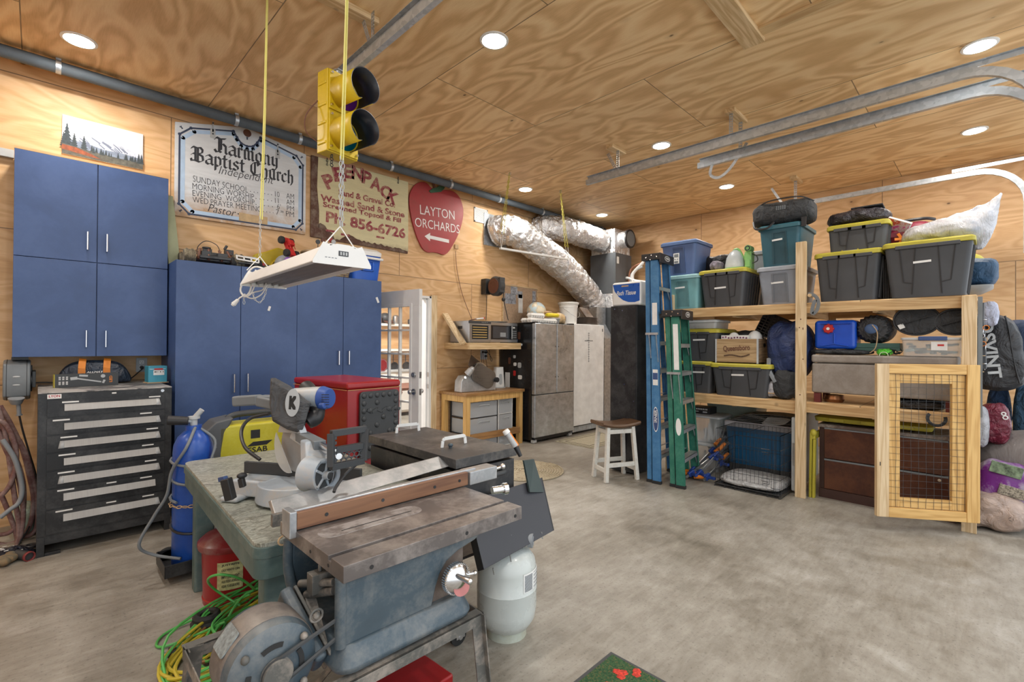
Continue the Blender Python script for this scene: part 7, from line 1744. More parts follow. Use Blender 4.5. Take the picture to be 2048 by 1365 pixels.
mb = MB(); mb.loft([rr3(.5, .36, .03, .42), rr3(.58, .42, .03, .78)]); obj('bin_body', mb, plain('cloudy_green', (.24, .30, .27), .3), t); mb = MB(); mb.loft([rr3(.52, .4, .03, 0), rr3(.56, .44, .03, .41)]); obj('lower_bin', mb, K['dgrey'], t)
t = tote('storage_tote', 'deep blue tote with a pale grey lid standing behind the dog crate', 5.52, ypx(1447, 5.52), ypx(1590, 5.52), .13, .47, .42, plain('ocean_blue', (.005, .085, .20), .5), plain('pale_grey_lid', (.42, .42, .45), .5), 'plain', group=None, taper=.88, lidh=.05)
mb = MB(); mb.box(5.55, 5.9, ypx(1590, 5.52)+.05, ypx(1447, 5.52)-.06, 0, .13); tag(obj('low_carton', mb, K['dgrey'], bevel=.004), 'dark low box the deep blue tote stands on', 'box')
# folded tarp on it
t = thing('folded_tarp', 'grey tarpaulin folded in many layers on the pale grey tote lid', 'tarp', (5.73, ypx(1522, 5.6), .60), rz=-86)
tm = cloth('tarp_grey', (.17, .17, .16), 9, .5, .7)
mb = MB()
for k in range(7):
 z = .012+.014*k; w = .31-.012*k;
 out = [(x, z+.006*math.sin(x*12+k)) for x in [(-w+2*w*i/20)+.02*k for i in range(21)]]
 top = [(x, z_+.006) for x, z_ in out][::-1]
 mb.prism(out+top, -.17+.01*k, .17, RX(90))
 mb.tube([(w+.02*k, -.17+.01*k+.34*0, z), (w+.02*k, .17, z)], .009, 6)
obj('tarp_layer', mb, tm, t, bevel=.002)
mb = MB()
for k in range(6):
 mb.tube(spline([(.02+.01*k, -.19, .012+.012*k), (.12, -.195+.004*k, .005+.014*k), (.22+.012*k, -.19, .02+.012*k), (.27, -.18, .06)], 5), .006, 6)
obj('tarp_edge', mb, plain('tarp_light', (.33, .33, .32), .5), t)
# dog crate
t = thing('dog_crate', 'black wire dog crate with a pale pad on the floor under the shelf', 'dog crate', (0, 0, 0))
cy0, cy1, cx0, cx1, ch = 1.40, 2.0, 4.97, 5.50, .56
bw_ = K['blackm']
def wires(name, quads):
 for (o_, u_, v_, nu, nv) in quads:
  mb = MB(); o_, u_, v_ = Vector(o_), Vector(u_), Vector(v_)
  for i in range(nu+1): mb.tube([o_+u_*(i/nu), o_+u_*(i/nu)+v_], .0018, 4)
  for j in nv: mb.tube([o_+v_*j, o_+v_*j+u_], .0026, 4)
  obj(name, mb, bw_, t)
wires('wire_panel', [((cx0, cy0, .03), (0, cy1-cy0, 0), (0, 0, ch), 16, (0, .1, .25, .5, .75, 1)), ((cx0, cy0, .03), (cx1-cx0, 0, 0), (0, 0, ch), 15, (0, .25, .5, .75, 1)), ((cx0, cy1, .03), (cx1-cx0, 0, 0), (0, 0, ch), 15, (0, .25, .5, .75, 1)), ((cx1, cy0, .03), (0, cy1-cy0, 0), (0, 0, ch), 16, (0, .25, .5, .75, 1)), ((cx0, cy0, .03+ch), (cx1-cx0, 0, 0), (0, cy1-cy0, 0), 10, (0, .5, 1))])
mb = MB()
for z in (.006, .03): mb.tube([(cx0-.01, cy0-.01, z), (cx0-.01, cy1+.01, z), (cx1+.01, cy1+.01, z), (cx1+.01, cy0-.01, z)], .0045, 6, closed=True)
for i in range(7): mb.tube([(cx0-.01, cy0+(cy1-cy0)*i/6, .03), (cx0-.03, cy0+(cy1-cy0)*i/6, .004)], .003, 4)
obj('base_frame', mb, bw_, t)
mb = MB(); mb.box(cx0+.01, cx1-.01, cy0+.01, cy1-.01, .012, .03); obj('floor_tray', mb, K['dgrey'], t)
mb = MB()
for z in (.14, .42): mb.tube([(cx0-.008, 1.50, z), (cx0-.008, 1.56, z), (cx0-.008, 1.56, z+.03), (cx0-.008, 1.49, z+.03), (cx0-.008, 1.49, z-.02), (cx0-.008, 1.54, z-.02)], .003, 5)
mb.tube([(cx0-.004, 1.45, .07), (cx0-.004, 1.45, .55), (cx0-.004, 1.82, .55), (cx0-.004, 1.82, .07)], .003, 5, closed=True); obj('door_latch', mb, bw_, t)
t = soft('dog_pad', 'pale quilted pad lying inside the dog crate', 'dog pad', (5.235, 1.70, .031), .59, .60, .085, cloth('pad_cloth', (.42, .42, .42), 14, .9, .7), seed=51, e=.1)
t = thing('folded_table', 'white folding table standing on edge beside the middle post', 'table', (0, 0, 0))
mb = MB(); mb.box(5.22, 6.1, 1.335, 1.375, .03, .75); obj('tabletop', mb, plain('table_white', (.50, .54, .56), .45), t, bevel=.015, seg=3)
mb = MB(); mb.box(5.215, 5.222, 1.335, 1.36, .28, .5); mb.cyl((5.24, 1.32, .7), (5.24, 1.32, .80), .012, n=8); obj('hinge', mb, K['steel'], t)
# bar clamps
rr = random.Random(12)
for i, (x0, y0, x1, y1, z1, lab) in enumerate(((4.93, 2.30, 5.42, 2.06, .33, 'blue bar clamp with an orange grip, nearest the green ladder foot'), (4.98, 2.22, 5.40, 2.03, .38, 'blue bar clamp leaning in the middle of the clamp pile'), (4.96, 2.12, 5.48, 2.04, .24, 'lowest bar clamp, beside the dog crate'), (5.02, 2.32, 5.5, 2.1, .42, 'steepest bar clamp, at the back of the clamp pile'))):
 t = thing('bar_clamp', lab, 'clamp', (0, 0, 0), group='bar clamps on the floor'); a, b_ = Vector((x0, y0, .03)), Vector((x1, y1, z1)); d = (b_-a).normalized(); n_ = d.cross(Vector((0, 0, 1))).normalized()
 mb = MB(); mb.bar(a, b_, .012, .028); obj('rail', mb, K['steel'], t)
 bl = plain('clamp_blue_%d' % i, (.015, .05, .25), .45)
 for u in (.12, .62):
  mb = MB(); c = a.lerp(b_, u); mb.bar(c-d*.035, c+d*.045, .035, .055); mb.bar(c, c+n_*.09-Vector((0, 0, .0)), .035, .03); obj('jaw', mb, bl, t, bevel=.008)
 mb = MB(); c = a.lerp(b_, .12)+n_*.02; h0 = c+Vector((-.0, 0, .0)); dd = (n_*1.0+d*.35).normalized(); mb.cyl(h0-dd*.04, h0-dd*.15, .019, .022, n=12); obj('grip', mb, K['orange'], t)
 c = a.lerp(b_, .70)+Vector((0, 0, .035)); mb = MB(); mb.cyl(c, c+d*.10, .02, .017, n=12); obj('grip', mb, K['orange'], t)
# yellow folded thing
t = thing('folding_sawhorse', 'yellow folded sawhorse standing between the middle post and the wood cabinet', 'sawhorse', (0, 0, 0))
for k, y in enumerate((1.205, 1.178)):
 mb = MB(); mb.bar((5.26, y+.012, 0), (5.24, y, .62-.06*k), .022, .045, (1, 0, 0)); obj('leg', mb, K['yellow'], t, bevel=.004)
mb = MB(); mb.sph((5.24, 1.19, .62), (.03, .03, .035)); mb.box(5.23, 5.5, 1.172, 1.2, .56, .62); obj('head', mb, K['yellow'], t, bevel=.004)
# low wood file cabinet
t = thing('lateral_file_cabinet', 'dark reddish wood cabinet with two wide drawers under the shelf', 'cabinet', (0, 0, 0))
cher = worn('cherry_veneer', (.060, .017, .009), (.14, .05, .02), .35, .3, 0, 2.5, 30, .03); edge = plain('dark_edge', (.05, .022, .018), .4)
y0, y1, x0, x1 = .20, 1.165, 5.33, 5.85; hz = .70
mb = MB(); mb.box(x0+.02, x1, y0, y1, .02, hz-.03); obj('body', mb, edge, t, bevel=.003)
mb = MB(); mb.box(x0-.005, x1, y0-.01, y1+.01, hz-.03, hz); obj('top', mb, worn('dusty_top', (.12, .085, .07), (.3, .27, .24), .6, .5), t, bevel=.004)
for a, b_ in ((.38, hz-.04), (.09, .365)):
 mb = MB(); mb.box(x0, x0+.02, y0+.045, y1-.045, a, b_); d_ = obj('drawer', mb, cher, t, bevel=.003)
 mb = MB(); mb.box(x0-.004, x0+.004, y0+.045, y1-.045, b_-.006 if b_ < .5 else b_-.004, b_+.008); obj('finger_pull', mb, K['mgrey'], d_)
mb = MB(); mb.cyl((x0-.006, y0+.10, .335), (x0, y0+.10, .335), .012, n=14); obj('lock', mb, K['chrome'], t)
mb = MB(); mb.box(x0+.005, x0+.02, y0, y1, 0, .085); obj('plinth', mb, edge, t)
t = thing('yellow_tote_lid', 'loose yellow tote lid resting on the low wood cabinet', 'lid', (5.62, .78, .70), rz=-90)
mb = MB(); mb.loft([rr3(.86, .50, .04, .02), rr3(.88, .52, .05, .06), rr3(.80, .44, .05, .075)]); obj('lid_shell', mb, K['yellow'], t, bevel=.004)
mb = MB()
for x in (-.25, 0, .25): mb.box(x-.06, x+.06, -.27, -.25, .03, .06)
obj('latch_tab', mb, K['yellow'], t, bevel=.002)
# wire mesh frame in front
pl, pr_ = at(1754, 880, D=3.75), at(1961, 880, D=3.61)
ang = math.degrees(math.atan2(pr_.y-pl.y, pr_.x-pl.x)); fw = math.hypot(pr_.x-pl.x, pr_.y-pl.y)
t = thing('mesh_gate', 'yellow pine gate frame with wire mesh standing in front of the shelf', 'gate', (pl.x, pl.y, .11), rz=ang)
fh = 1.20; yp = K['yelpineZ']; ypx_ = lumber('yellow_pine_rail', (.72, .46, .17), (.56, .32, .10), 'X')
for x0, x1 in ((0, .085), (fw-.085, fw)):
 mb = MB(); mb.box(x0, x1, .0, .038, 0, fh); obj('stile', mb, yp if x0 else pz, t, bevel=.003)
for z0, z1 in ((0, .075), (fh-.075, fh)):
 mb = MB(); mb.box(.085, fw-.085, .003, .041, z0, z1); obj('rail', mb, ypx_, t, bevel=.003)
for q in ((.085, .17, .075, fh-.075), (fw-.17, fw-.085, .075, fh-.075)):
 mb = MB(); mb.box(q[0], q[1], .022, .056, q[2], q[3]); obj('inner_stile', mb, yp, t, bevel=.003)
for q in ((.17, fw-.17, .075, .15), (.17, fw-.17, fh-.15, fh-.075)):
 mb = MB(); mb.box(q[0], q[1], .022, .056, q[2], q[3]); obj('inner_rail', mb, ypx_, t, bevel=.003)
mb = MB(); n1, n2 = 10, 20
for i in range(n1+1):
 x = .088+(fw-.176)*i/n1; mb.tube([(x+.002*math.sin(k*2+i), .018, .08+(fh-.16)*k/8) for k in range(9)], .0012, 4)
for j in range(n2+1):
 z = .08+(fh-.16)*j/n2; mb.tube([(.086+(fw-.172)*k/6, .017, z+.0025*math.sin(k*1.5+j)) for k in range(7)], .0012, 4)
obj('wire_mesh', mb, K['dgrey'], t)
mb = MB()
for z in (.25, .95): mb.box(fw-.06, fw-.02, .036, .10, z, z+.05)
obj('hinge', mb, K['steel'], t)
mb = MB(); mb.box(.02, .026, -.001, 0, .40, .43); obj('lumber_stamp', mb, K['ink'], t)
# heap at the right edge
p = at(2008, 700, X=5.95)
t = thing('gear_bag', 'large black gear bag with pale sideways lettering at the right edge', 'bag', (0, 0, 0))
out = [(1958, 640), (1975, 632), (1995, 628), (2012, 634), (2030, 645), (2042, 668), (2048, 700), (2056, 745), (2046, 770), (2010, 782), (1972, 780), (1952, 770), (1948, 710)]
XB = 5.95; o2 = [at(a, b_, X=XB) for a, b_ in out]
cy_ = sum(v.y for v in o2)/len(o2); cz_ = sum(v.z for v in o2)/len(o2)
o2 = [v for v in spline([(v.x, v.y, v.z) for v in o2], 3, True)]
rings = []
for x, k in ((XB-.12, .72), (XB-.10, .9), (XB-.03, 1.0), (XB+.12, 1.0), (XB+.2, .88)): rings.append([Vector((x, cy_+(v.y-cy_)*k, cz_+(v.z-cz_)*k)) for v in o2])
mb = MB(); mb.loft(rings); o = obj('bag_body', mb, cloth('bag_black', (.035, .037, .042), 5, .5, 1), t, sub=1)
tx = bpy.data.textures.new('gearfold', 'CLOUDS'); tx.noise_scale = .16; dm_ = o.modifiers.new('f', 'DISPLACE'); dm_.texture = tx; dm_.strength = .05; dm_.texture_coords = 'LOCAL'
c = at(1981, 698, X=XB-.145); text('bag_lettering', 'OSVINT', K['lgrey'], t, T(*c) @ RZ(-90) @ RX(90) @ RZ(-83), w=.50, h=.085, bold=.03)
mb = MB(); mb.tube(spline([at(a, b_, X=XB-.12) for a, b_ in ((2010, 632), (2018, 660), (2024, 700), (2032, 740), (2040, 768))], 5), .007, 6); obj('zip', mb, K['black'], t)
t = soft('ski_bag', 'smooth dark navy bag tucked behind the black gear bag', 'bag', tuple(Vector((6.35, -.25, 1.05))), .5, .4, .66, cloth('navy_dark', (.02, .04, .09), 6), seed=61)
t = thing('carabiner_bunch', 'bunch of metal carabiners and cords hanging at the end post', 'carabiners', (0, 0, 0))
rr = random.Random(19)
for i in range(14):
 c = at(1958+rr.uniform(0, 14), 640+i*8, X=5.35+rr.uniform(-.04, .04)); mb = MB(); mb.torus(c, .018, .003, rr.choice('XYZ'), 12, 5); obj('carabiner', mb, [K['chrome'], K['card'], K['orange'], K['chrome']][i % 4], t)
mb = MB(); mb.tube([at(1963, 606, X=5.36), at(1962, 640, X=5.36), at(1966, 700, X=5.36), at(1967, 738, X=5.36)], .02, 6); obj('black_webbing', mb, K['black'], t)
mb = MB(); mb.box(5.20, 5.24, .045, .072, .9, 1.84); tag(obj('metal_strip', mb, K['mgrey']), 'dark grey strip fixed along the right side of the end post', 'strip')
t = soft('white_helmet_bag', 'pale lilac cloth hanging behind the carabiners', 'cloth', (5.75, ypx(1979, 5.75), 1.62), .12, .12, .22, cloth('lilac_white', (.48, .50, .62), 9), seed=63)
t = soft('red_thing', 'sliver of a bright red thing at the right frame edge', 'object', tuple(at(2052, 690, X=6.4)), .12, .12, .2, K['redp'], seed=64)
for i, (px0, px1, X, z0, h, lab) in enumerate(((1972, 2024, 6.3, .35, .78, 'dark blue rolled quilt, left one behind the maroon bag'), (2026, 2080, 6.2, .35, .80, 'blue rolled quilt at the very right edge'))):
 w = abs(ypx(px0, X)-ypx(px1, X)); t = soft('rolled_quilt', lab, 'quilt', (X, (ypx(px0, X)+ypx(px1, X))/2, z0), w*1.05, w*.9, h, cloth('quilt_%d' % i, [(.012, .035, .085), (.03, .075, .13)][i], 12, .8, 1), seed=70+i, noise_=.04)
mb = MB(); mb.box(6.24, 6.8, -.75, -.05, 0, .35); tag(obj('low_chest', mb, K['dgrey'], bevel=.02), 'low dark chest carrying the rolled quilts', 'chest')
t = soft('maroon_bag', 'shiny maroon food bag with white print leaning by the end post', 'bag', (5.72, ypx(1990, 5.7), .62), .20, .2, .36, cloth('maroon_film', (.15, .012, .03), 14, .3, 1), seed=75)
mb = MB(); mb.torus((.05, -.10, .28), .012, .005, 'Y', 12, 5); mb.torus((.06, -.10, .25), .014, .005, 'Y', 12, 5); obj('white_print', mb, K['white'], t)
t = soft('white_grey_sack', 'pale grey sack squeezed between the gate and the maroon bag', 'sack', (5.60, ypx(1965, 5.6)+.02, .60), .13, .2, .36, cloth('pale_sack', (.36, .36, .38), 8), seed=76)
# grey dome (bean bag)
t = thing('bean_bag', 'large smooth taupe bean bag on the floor at the right edge', 'bean bag', (5.86, -.28, 0))
mb = MB(); mb.sph((0, 0, .30), (.36, .50, .46), 32, 20); o = obj('bean_bag_body', mb, cloth('taupe_cover', (.17, .15, .14), 3, .7, .5), t)
# bags of soil and mulch
t = soft('purple_seed_bag', 'purple printed bird seed bag on the floor at the right edge', 'bag', (5.50, -.03, .18), .33, .28, .36, None or worn('purple_film', (.16, .015, .22), (.5, .48, .5), .5, .35, 0, 5, 20, .2), rot=(0, math.radians(12), math.radians(-90)), seed=81, e=.3)
mb = MB(); mb.box(-.02, .14, -.148, -.135, .12, .2); obj('seed_picture', mb, plain('seed_print', (.28, .25, .2), .6, var=.9, vs=90), t, bevel=.004)
mb = MB(); mb.box(-.10, .08, -.145, -.13, .27, .36); obj('leaf_picture', mb, plain('leaf_print', (.16, .22, .14), .6, var=.8, vs=30), t, bevel=.004)
t = soft('soil_bag', 'brown plastic bag of soil lying on the floor right of the gate', 'bag', (5.42, .0, 0), .42, .34, .30, cloth('soil_film', (.42, .32, .27), 8, .4, .8), seed=83, e=.3)
mb = MB(); c = Vector((.11, -.172, .14))
for k in range(3):
 a = math.radians(90+120*k); b_ = math.radians(90+120*(k+1)); mb.bar(c+Vector((.014*math.cos(a), 0, .014*math.sin(a))), c+Vector((.014*math.cos(a+1.3), 0, .014*math.sin(a+1.3))), .002, .006, (0, -1, 0))
obj('recycling_mark', mb, K['ink'], t)
t = soft('mulch_sack', 'dark printed sack standing behind the gate corner', 'sack', (5.98, .07, 0), .2, .3, .55, worn('green_black_film', (.03, .035, .03), (.28, .24, .18), .6, .4, 0, 8), seed=85)
# foreground
def A(x, y, D): return at(x, y, D=D)
cast = worn('blue_grey_castings', (.060, .088, .110), (.20, .20, .19), .32, .42, .1, 7, 60, .08)
iron = worn('rusty_table_iron', (.15, .132, .125), (.30, .27, .25), .55, .38, .35, 9, 45, .06)
dust = worn('dusty_grey_steel', (.12, .118, .108), (.32, .28, .24), .6, .6, .2, 9, 50, .1)
talu = worn('fence_aluminium', (.40, .42, .44), (.58, .58, .58), .4, .32, .6, 10, 70, .04)
ts = thing('table_saw', 'old blue grey table saw with a rusty cast iron table in the foreground', 'table saw', (0, 0, 0))
X0, X1, Y0, Y1, ZT = .565, 1.228, 1.178, 1.60, .87
gy = at(657, 1115, Z=ZT).y
mb = MB(); mb.box(X0, X1, Y0, gy-.009, ZT-.045, ZT); mb.box(X0, X1, gy+.009, Y1, ZT-.045, ZT); mb.box(X0, X1, gy-.009, gy+.009, ZT-.045, ZT-.012)
obj('saw_table', mb, iron, ts, bevel=.0015)
mb = MB()
for u in (.12, .62, .95): mb.cyl((X0+(X1-X0)*u, Y0-.001, ZT-.026), (X0+(X1-X0)*u, Y0+.001, ZT-.026), .006, n=12)
for u in (.3, .7): mb.cyl((X0-.001, Y0+.3*u, ZT-.026), (X0, Y0+.3*u, ZT-.026), .005, n=10)
obj('edge_hole', mb, K['ink'], ts)
a, b_ = at(648, 1070, Z=ZT), at(832, 1020, Z=ZT); ym = (a.y+b_.y)/2
mb = MB(); mb.prism(rrect(a.x-.015, b_.x+.02, ym-.036, ym+.046, .038, 8), ZT-.001, ZT+.0008); ins_ = obj('blade_insert', mb, worn('insert_plate', (.27, .25, .24), (.5, .49, .49), .8, .3, .5, 12), ts, bevel=.0005)
mb = MB(); mb.prism(rrect(a.x+.05, b_.x-.02, ym-.008, ym-.003, .002), ZT+.0006, ZT+.0012); obj('blade_slot', mb, K['ink'], ins_)
fy = 1.515
mb = MB(); mb.box(.568, 1.245, fy-.018, fy, ZT+.004, ZT+.056); obj('fence_wood_face', mb, lumber('fence_oak', (.235, .115, .06), (.12, .052, .03), 'X', .5, 4), ts, bevel=.002)
mb = MB()
for x in (.66, .86, 1.08, 1.2): mb.cyl((x, fy-.0195, ZT+.03), (x, fy-.018, ZT+.03), .006, n=10)
obj('fence_screw', mb, K['blackm'], ts)
mb = MB(); mb.box(.565, 1.36, fy, fy+.042, ZT+.004, ZT+.05); mb.box(.565, 1.30, fy-.002, fy+.022, ZT+.05, ZT+.062); mb.box(1.25, 1.40, fy-.025, fy+.045, ZT+.002, ZT+.056); mb.box(.545, .568, fy-.02, fy+.045, ZT-.02, ZT+.062); obj('rip_fence', mb, talu, ts, bevel=.004)
mb = MB(); mb.cyl((1.39, fy+.01, ZT+.03), (1.43, fy-.02, ZT+.045), .009, .007, n=12); mb.sph((1.435, fy-.022, ZT+.047), .013, 14, 8); obj('fence_lever', mb, K['chrome'], ts)
mb = MB(); c = Vector((1.30, Y0+.235, ZT-.012)); mb.cyl(c, c+Vector((.06, -.02, 0)), .016, n=16); mb.cyl(c+Vector((.045, -.015, 0)), c+Vector((.062, -.02, 0)), .024, n=18); obj('guide_rail', mb, K['chrome'], ts)
# extension wing: open grid and the long grey bar lying along its edge
mb = MB(); mb.box(X0, X1+.02, Y1+.008, Y1+.03, ZT-.045, ZT-.003); mb.box(X0, X1+.02, 1.70, 1.72, ZT-.045, ZT-.003)
for i in range(6): x = X0+.03+(X1-X0-.04)*i/5; mb.bar((x, Y1+.01, ZT-.02), (x+.04, 1.71, ZT-.02), .008, .03)
obj('wing_grid', mb, dust, ts, bevel=.002)
u0, u1, l0, l1 = at(541, 1001, Y=1.80), at(916, 903, Y=1.93), at(552, 1036, Y=1.70), at(903, 932, Y=1.83)
off = Vector((0, .03, -.012))
mb = MB(); mb.loft([[l0, u0, u0+off, l0+off], [l1, u1, u1+off, l1+off]]); obj('long_guide_bar', mb, talu, ts, bevel=.004)
mb = MB(); e = u1; mb.loft([[u1, u1+Vector((.02, .01, 0)), u1+Vector((.035, -.02, -.09)), u1+Vector((.01, -.03, -.09))], [q+Vector((0, .05, 0)) for q in (u1, u1+Vector((.02, .01, 0)), u1+Vector((.035, -.02, -.09)), u1+Vector((.01, -.03, -.09)))]]); obj('bar_end_plate', mb, talu, ts, bevel=.003)
c = at(901, 893, D=2.50); mb = MB(); mb.cyl(c+Vector((0, 0, -.045)), c, .006, .009, n=10); mb.sph(c+Vector((0, 0, .006)), (.014, .014, .010), 14, 8); obj('clamp_knob', mb, cast, ts)
# housing
def arcp(x0, z0, x1, z1, k=6): return [(x0+(x1-x0)*math.sin(PI/2*i/k), z0+(z1-z0)*(1-math.cos(PI/2*i/k))) for i in range(1, k+1)]
fr = [(.575, .645), (.86, .645), (.875, .70), (.89, .735), (.915, .765), (.96, .785), (1.03, .80), (1.085, .828), (.575, .828)]
mb = MB(); mb.prism(fr, -.012, .012, T(0, 1.212, 0) @ RX(90)); mb.prism(fr, -.012, .012, T(0, 1.565, 0) @ RX(90)); mb.box(.86, .875, 1.22, 1.56, .645, .72)
obj('housing', mb, cast, ts, bevel=.008, seg=3)
mb = MB(); mb.cyl((.575, 1.212, .645), (.575, 1.212, .826), .016, n=14); mb.tube(spline([(.57, 1.565, .826), (.568, 1.565, .75), (.575, 1.55, .68), (.60, 1.53, .60)], 6), .016, 10)
obj('corner_moulding', mb, cast, ts)
mb = MB(); mb.box(.60, .87, 1.24, 1.55, .60, .62); mb.box(.66, .67, 1.22, 1.56, .62, .82); obj('inner_casting', mb, worn('dark_casting', (.03, .04, .045), (.1, .09, .08), .4, .6), ts)
mb = MB(); mb.loft([[Vector((x, y, .585)) for x, y in rrect(.555, 1.00, 1.17, 1.59, .045)], [Vector((x, y, .60)) for x, y in rrect(.55, 1.005, 1.165, 1.595, .045)], [Vector((x, y, .65)) for x, y in rrect(.572, .985, 1.195, 1.575, .035)]]); obj('base_skirt', mb, cast, ts, bevel=.006, seg=3)
mb = MB(); mb.box(.86, .99, 1.215, 1.235, .645, .79); obj('front_recess', mb, worn('brown_recess', (.11, .08, .065), (.2, .17, .14), .4, .6), ts)
hw_ = Vector((.925, 1.165, .722))
mb = MB(); mb.cyl(hw_, hw_+Vector((0, .05, 0)), .014, n=12); m0 = T(*hw_) @ RX(90); mb.lathe([(0, .026), (.02, .022), (.042, .008), (.046, 0), (.044, -.006), (0, -.006)], 40, m0)
for i in range(40): a = 2*PI*i/40; mb.cyl(hw_+Vector((.046*math.cos(a), -.006, .046*math.sin(a))), hw_+Vector((.046*math.cos(a), .012, .046*math.sin(a))), .0025, n=5)
hwo = obj('hand_wheel', mb, K['chrome'], ts)
mb = MB(); mb.cyl(hw_+Vector((-.012, -.015, .018)), hw_+Vector((.002, -.06, .012)), .007, .010, n=12); mb.sph(hw_+Vector((.002, -.06, .012)), .010, 12, 8); mb.cyl(hw_+Vector((.03, 0, 0)), hw_+Vector((.062, -.012, 0)), .005, n=8); mb.sph(hw_+Vector((.064, -.012, 0)), .008, 10, 6); obj('crank_handle', mb, K['chrome'], hwo)
mb = MB(); mb.prism([(.03*math.cos(t_), .022*math.sin(t_)) for t_ in [2*PI*i/16 for i in range(16)]], 0, .001, T(hw_.x+.006, hw_.y-.018, hw_.z-.026) @ RX(70)); obj('red_badge', mb, plain('badge_red', (.45, .16, .15), .5), hwo)
# angle iron stand
sz = .58
mb = MB()
for y in (1.155, 1.60): mb.box(.30, 1.03, y, y+.004, sz-.035, sz); mb.box(.30, 1.03, y, y+.035, sz-.004, sz)
for x in (.30, 1.026): mb.box(x, x+.004, 1.155, 1.62, sz-.035, sz)
for y in (1.16, 1.60): mb.box(.28, 1.08, y, y+.004, .10, .135)
mb.bar((.35, 1.16, .53), (1.0, 1.16, .13), .004, .03, (0, 1, 0)); mb.bar((.95, 1.6, .5), (.45, 1.6, .13), .004, .03, (0, 1, 0)); mb.box(.28, 1.08, 1.16, 1.60, .10, .104)
obj('stand_frame', mb, dust, ts, bevel=.001)
for x, s_ in ((.31, -1), (1.02, 1)):
 for y, r_ in ((1.16, -1), (1.60, 1)):
  mb = MB(); a, b_ = Vector((x, y, sz)), Vector((x+.05*s_, y+.03*r_, 0)); mb.bar(a, b_, .004, .04, (0, 1, 0)); mb.bar(a+Vector((-.018*s_, 0, 0)), b_+Vector((-.018*s_, 0, 0)), .04, .004, (0, 1, 0)); obj('leg', mb, dust, ts)
# motor with pulley and belt
mc = at(550, 1342, Y=1.225); R_ = .108
my = [(0, -.165), (R_*.75, -.16), (R_*.93, -.15), (R_*.97, -.135), (R_, -.13), (R_, -.035), (R_*.99, -.03), (R_*.95, -.012), (R_*.78, 0), (R_*.35, .006), (0, .006)]
mb = MB(); mb.lathe(my, 44, T(*mc) @ RX(90)); mo = obj('motor_body', mb, [cast][0], ts)
mb = MB(); mb.lathe([(R_+.0015, -.128), (R_+.003, -.125), (R_+.003, -.042), (R_+.0015, -.038)], 44, T(*mc) @ RX(90)); obj('motor_band', mb, worn('motor_brown', (.15, .13, .12), (.26, .23, .2), .5, .5, .2, 6), mo)
mb = MB()
for a in (40, 140, 220, 320): a = math.radians(a); mb.sph(mc+Vector((.088*math.cos(a), -.004, .088*math.sin(a))), (.010, .010, .010), 10, 6)
obj('through_bolt', mb, dust, mo)
mb = MB()
for a0 in (75, 165, 255, 345):
 o_ = [((.062+w_)*math.cos(math.radians(t_)), (.062+w_)*math.sin(math.radians(t_))) for w_, rg in ((.006, range(a0, a0+46, 9)), (-.006, range(a0+45, a0-1, -9))) for t_ in rg]
 mb.prism(o_, 0, .0015, T(mc.x, mc.y-.0055, mc.z) @ RX(90))
obj('cooling_slot', mb, K['ink'], mo)
mb = MB(); mb.prism(rrect(-.03, .03, -.035, .035, .006), 0, .002, T(*(mc+Vector((-.084, .085, .072)))) @ RZ(0) @ RY(-50) @ RX(0)); obj('rating_plate', mb, plain('aged_plate', (.24, .28, .29), .5, var=.4, vs=80), mo)
pu = mc+Vector((0, -.018, 0)); ar = at(672, 1252, Y=pu.y+.012)
mb = MB(); mb.lathe([(0, 0), (.034, 0), (.036, .004), (.027, .010), (.036, .016), (.034, .02), (0, .02)], 28, T(pu.x, pu.y+.012, pu.z) @ RX(90)); obj('pulley', mb, dust, mo)
mb = MB(); mb.lathe([(0, 0), (.024, 0), (.018, .008), (.024, .016), (0, .016)], 20, T(ar.x+.02, pu.y+.016, ar.z) @ RX(90)); obj('arbor_pulley', mb, dust, ts)
mb = MB(); d = Vector((ar.x+.02-pu.x, 0, ar.z-pu.z)).normalized(); n_ = Vector((-d.z, 0, d.x)); c1 = Vector((pu.x, pu.y+.002, pu.z)); c2 = Vector((ar.x+.02, pu.y+.008, ar.z))
ring = [c1+(-d*math.cos(t_)+n_*math.sin(t_))*.031 for t_ in [math.radians(-90+18*i) for i in range(11)]]+[c2+(d*math.cos(t_)-n_*math.sin(t_))*.022 for t_ in [math.radians(-90+18*i) for i in range(11)]]
mb.tube(ring, .0055, 6, closed=True); obj('drive_belt', mb, K['dgrey'], ts)
mb = MB(); a, b_ = at(566, 1188, Y=1.42), at(640, 1330, Y=1.26); mb.bar(a, b_, .09, .035, (.8, .4, .5)); obj('capacitor_box', mb, cast, mo, bevel=.012, seg=3)
mb = MB(); a, b_ = at(585, 1188, Y=1.43), at(657, 1325, Y=1.27); mb.bar(a, b_, .11, .010, (.8, .4, .5)); obj('mount_plate', mb, dust, ts, bevel=.003)
mb = MB(); a, b_ = at(618, 1190, Y=1.40), at(645, 1300, Y=1.27); mb.bar(a, b_, .03, .02); mb.cyl(at(600, 1168, Y=1.42), at(668, 1165, Y=1.30), .011, n=12); mb.cyl(at(612, 1190, Y=1.40), at(668, 1182, Y=1.30), .012, n=12); c = at(640, 1160, Y=1.36); mb.box(c.x-.03, c.x+.04, c.y-.02, c.y+.02, c.z-.03, c.z+.025); mb.cyl(c+Vector((.0, 0, .025)), c+Vector((0, 0, .045)), .006, n=8)
mb.torus(at(633, 1232, Y=1.25), .016, .004, 'Y', 16, 5); mb.sph(at(633, 1232, Y=1.245), .010, 10, 6); obj('motor_bracket', mb, dust, ts, bevel=.002)
mb = MB(); a = at(566, 1082, Y=1.60); mb.torus(a, .014, .003, 'Y', 14, 5, (90, 330)); tag(obj('brass_hook', mb, K['card'], ts), '', '');
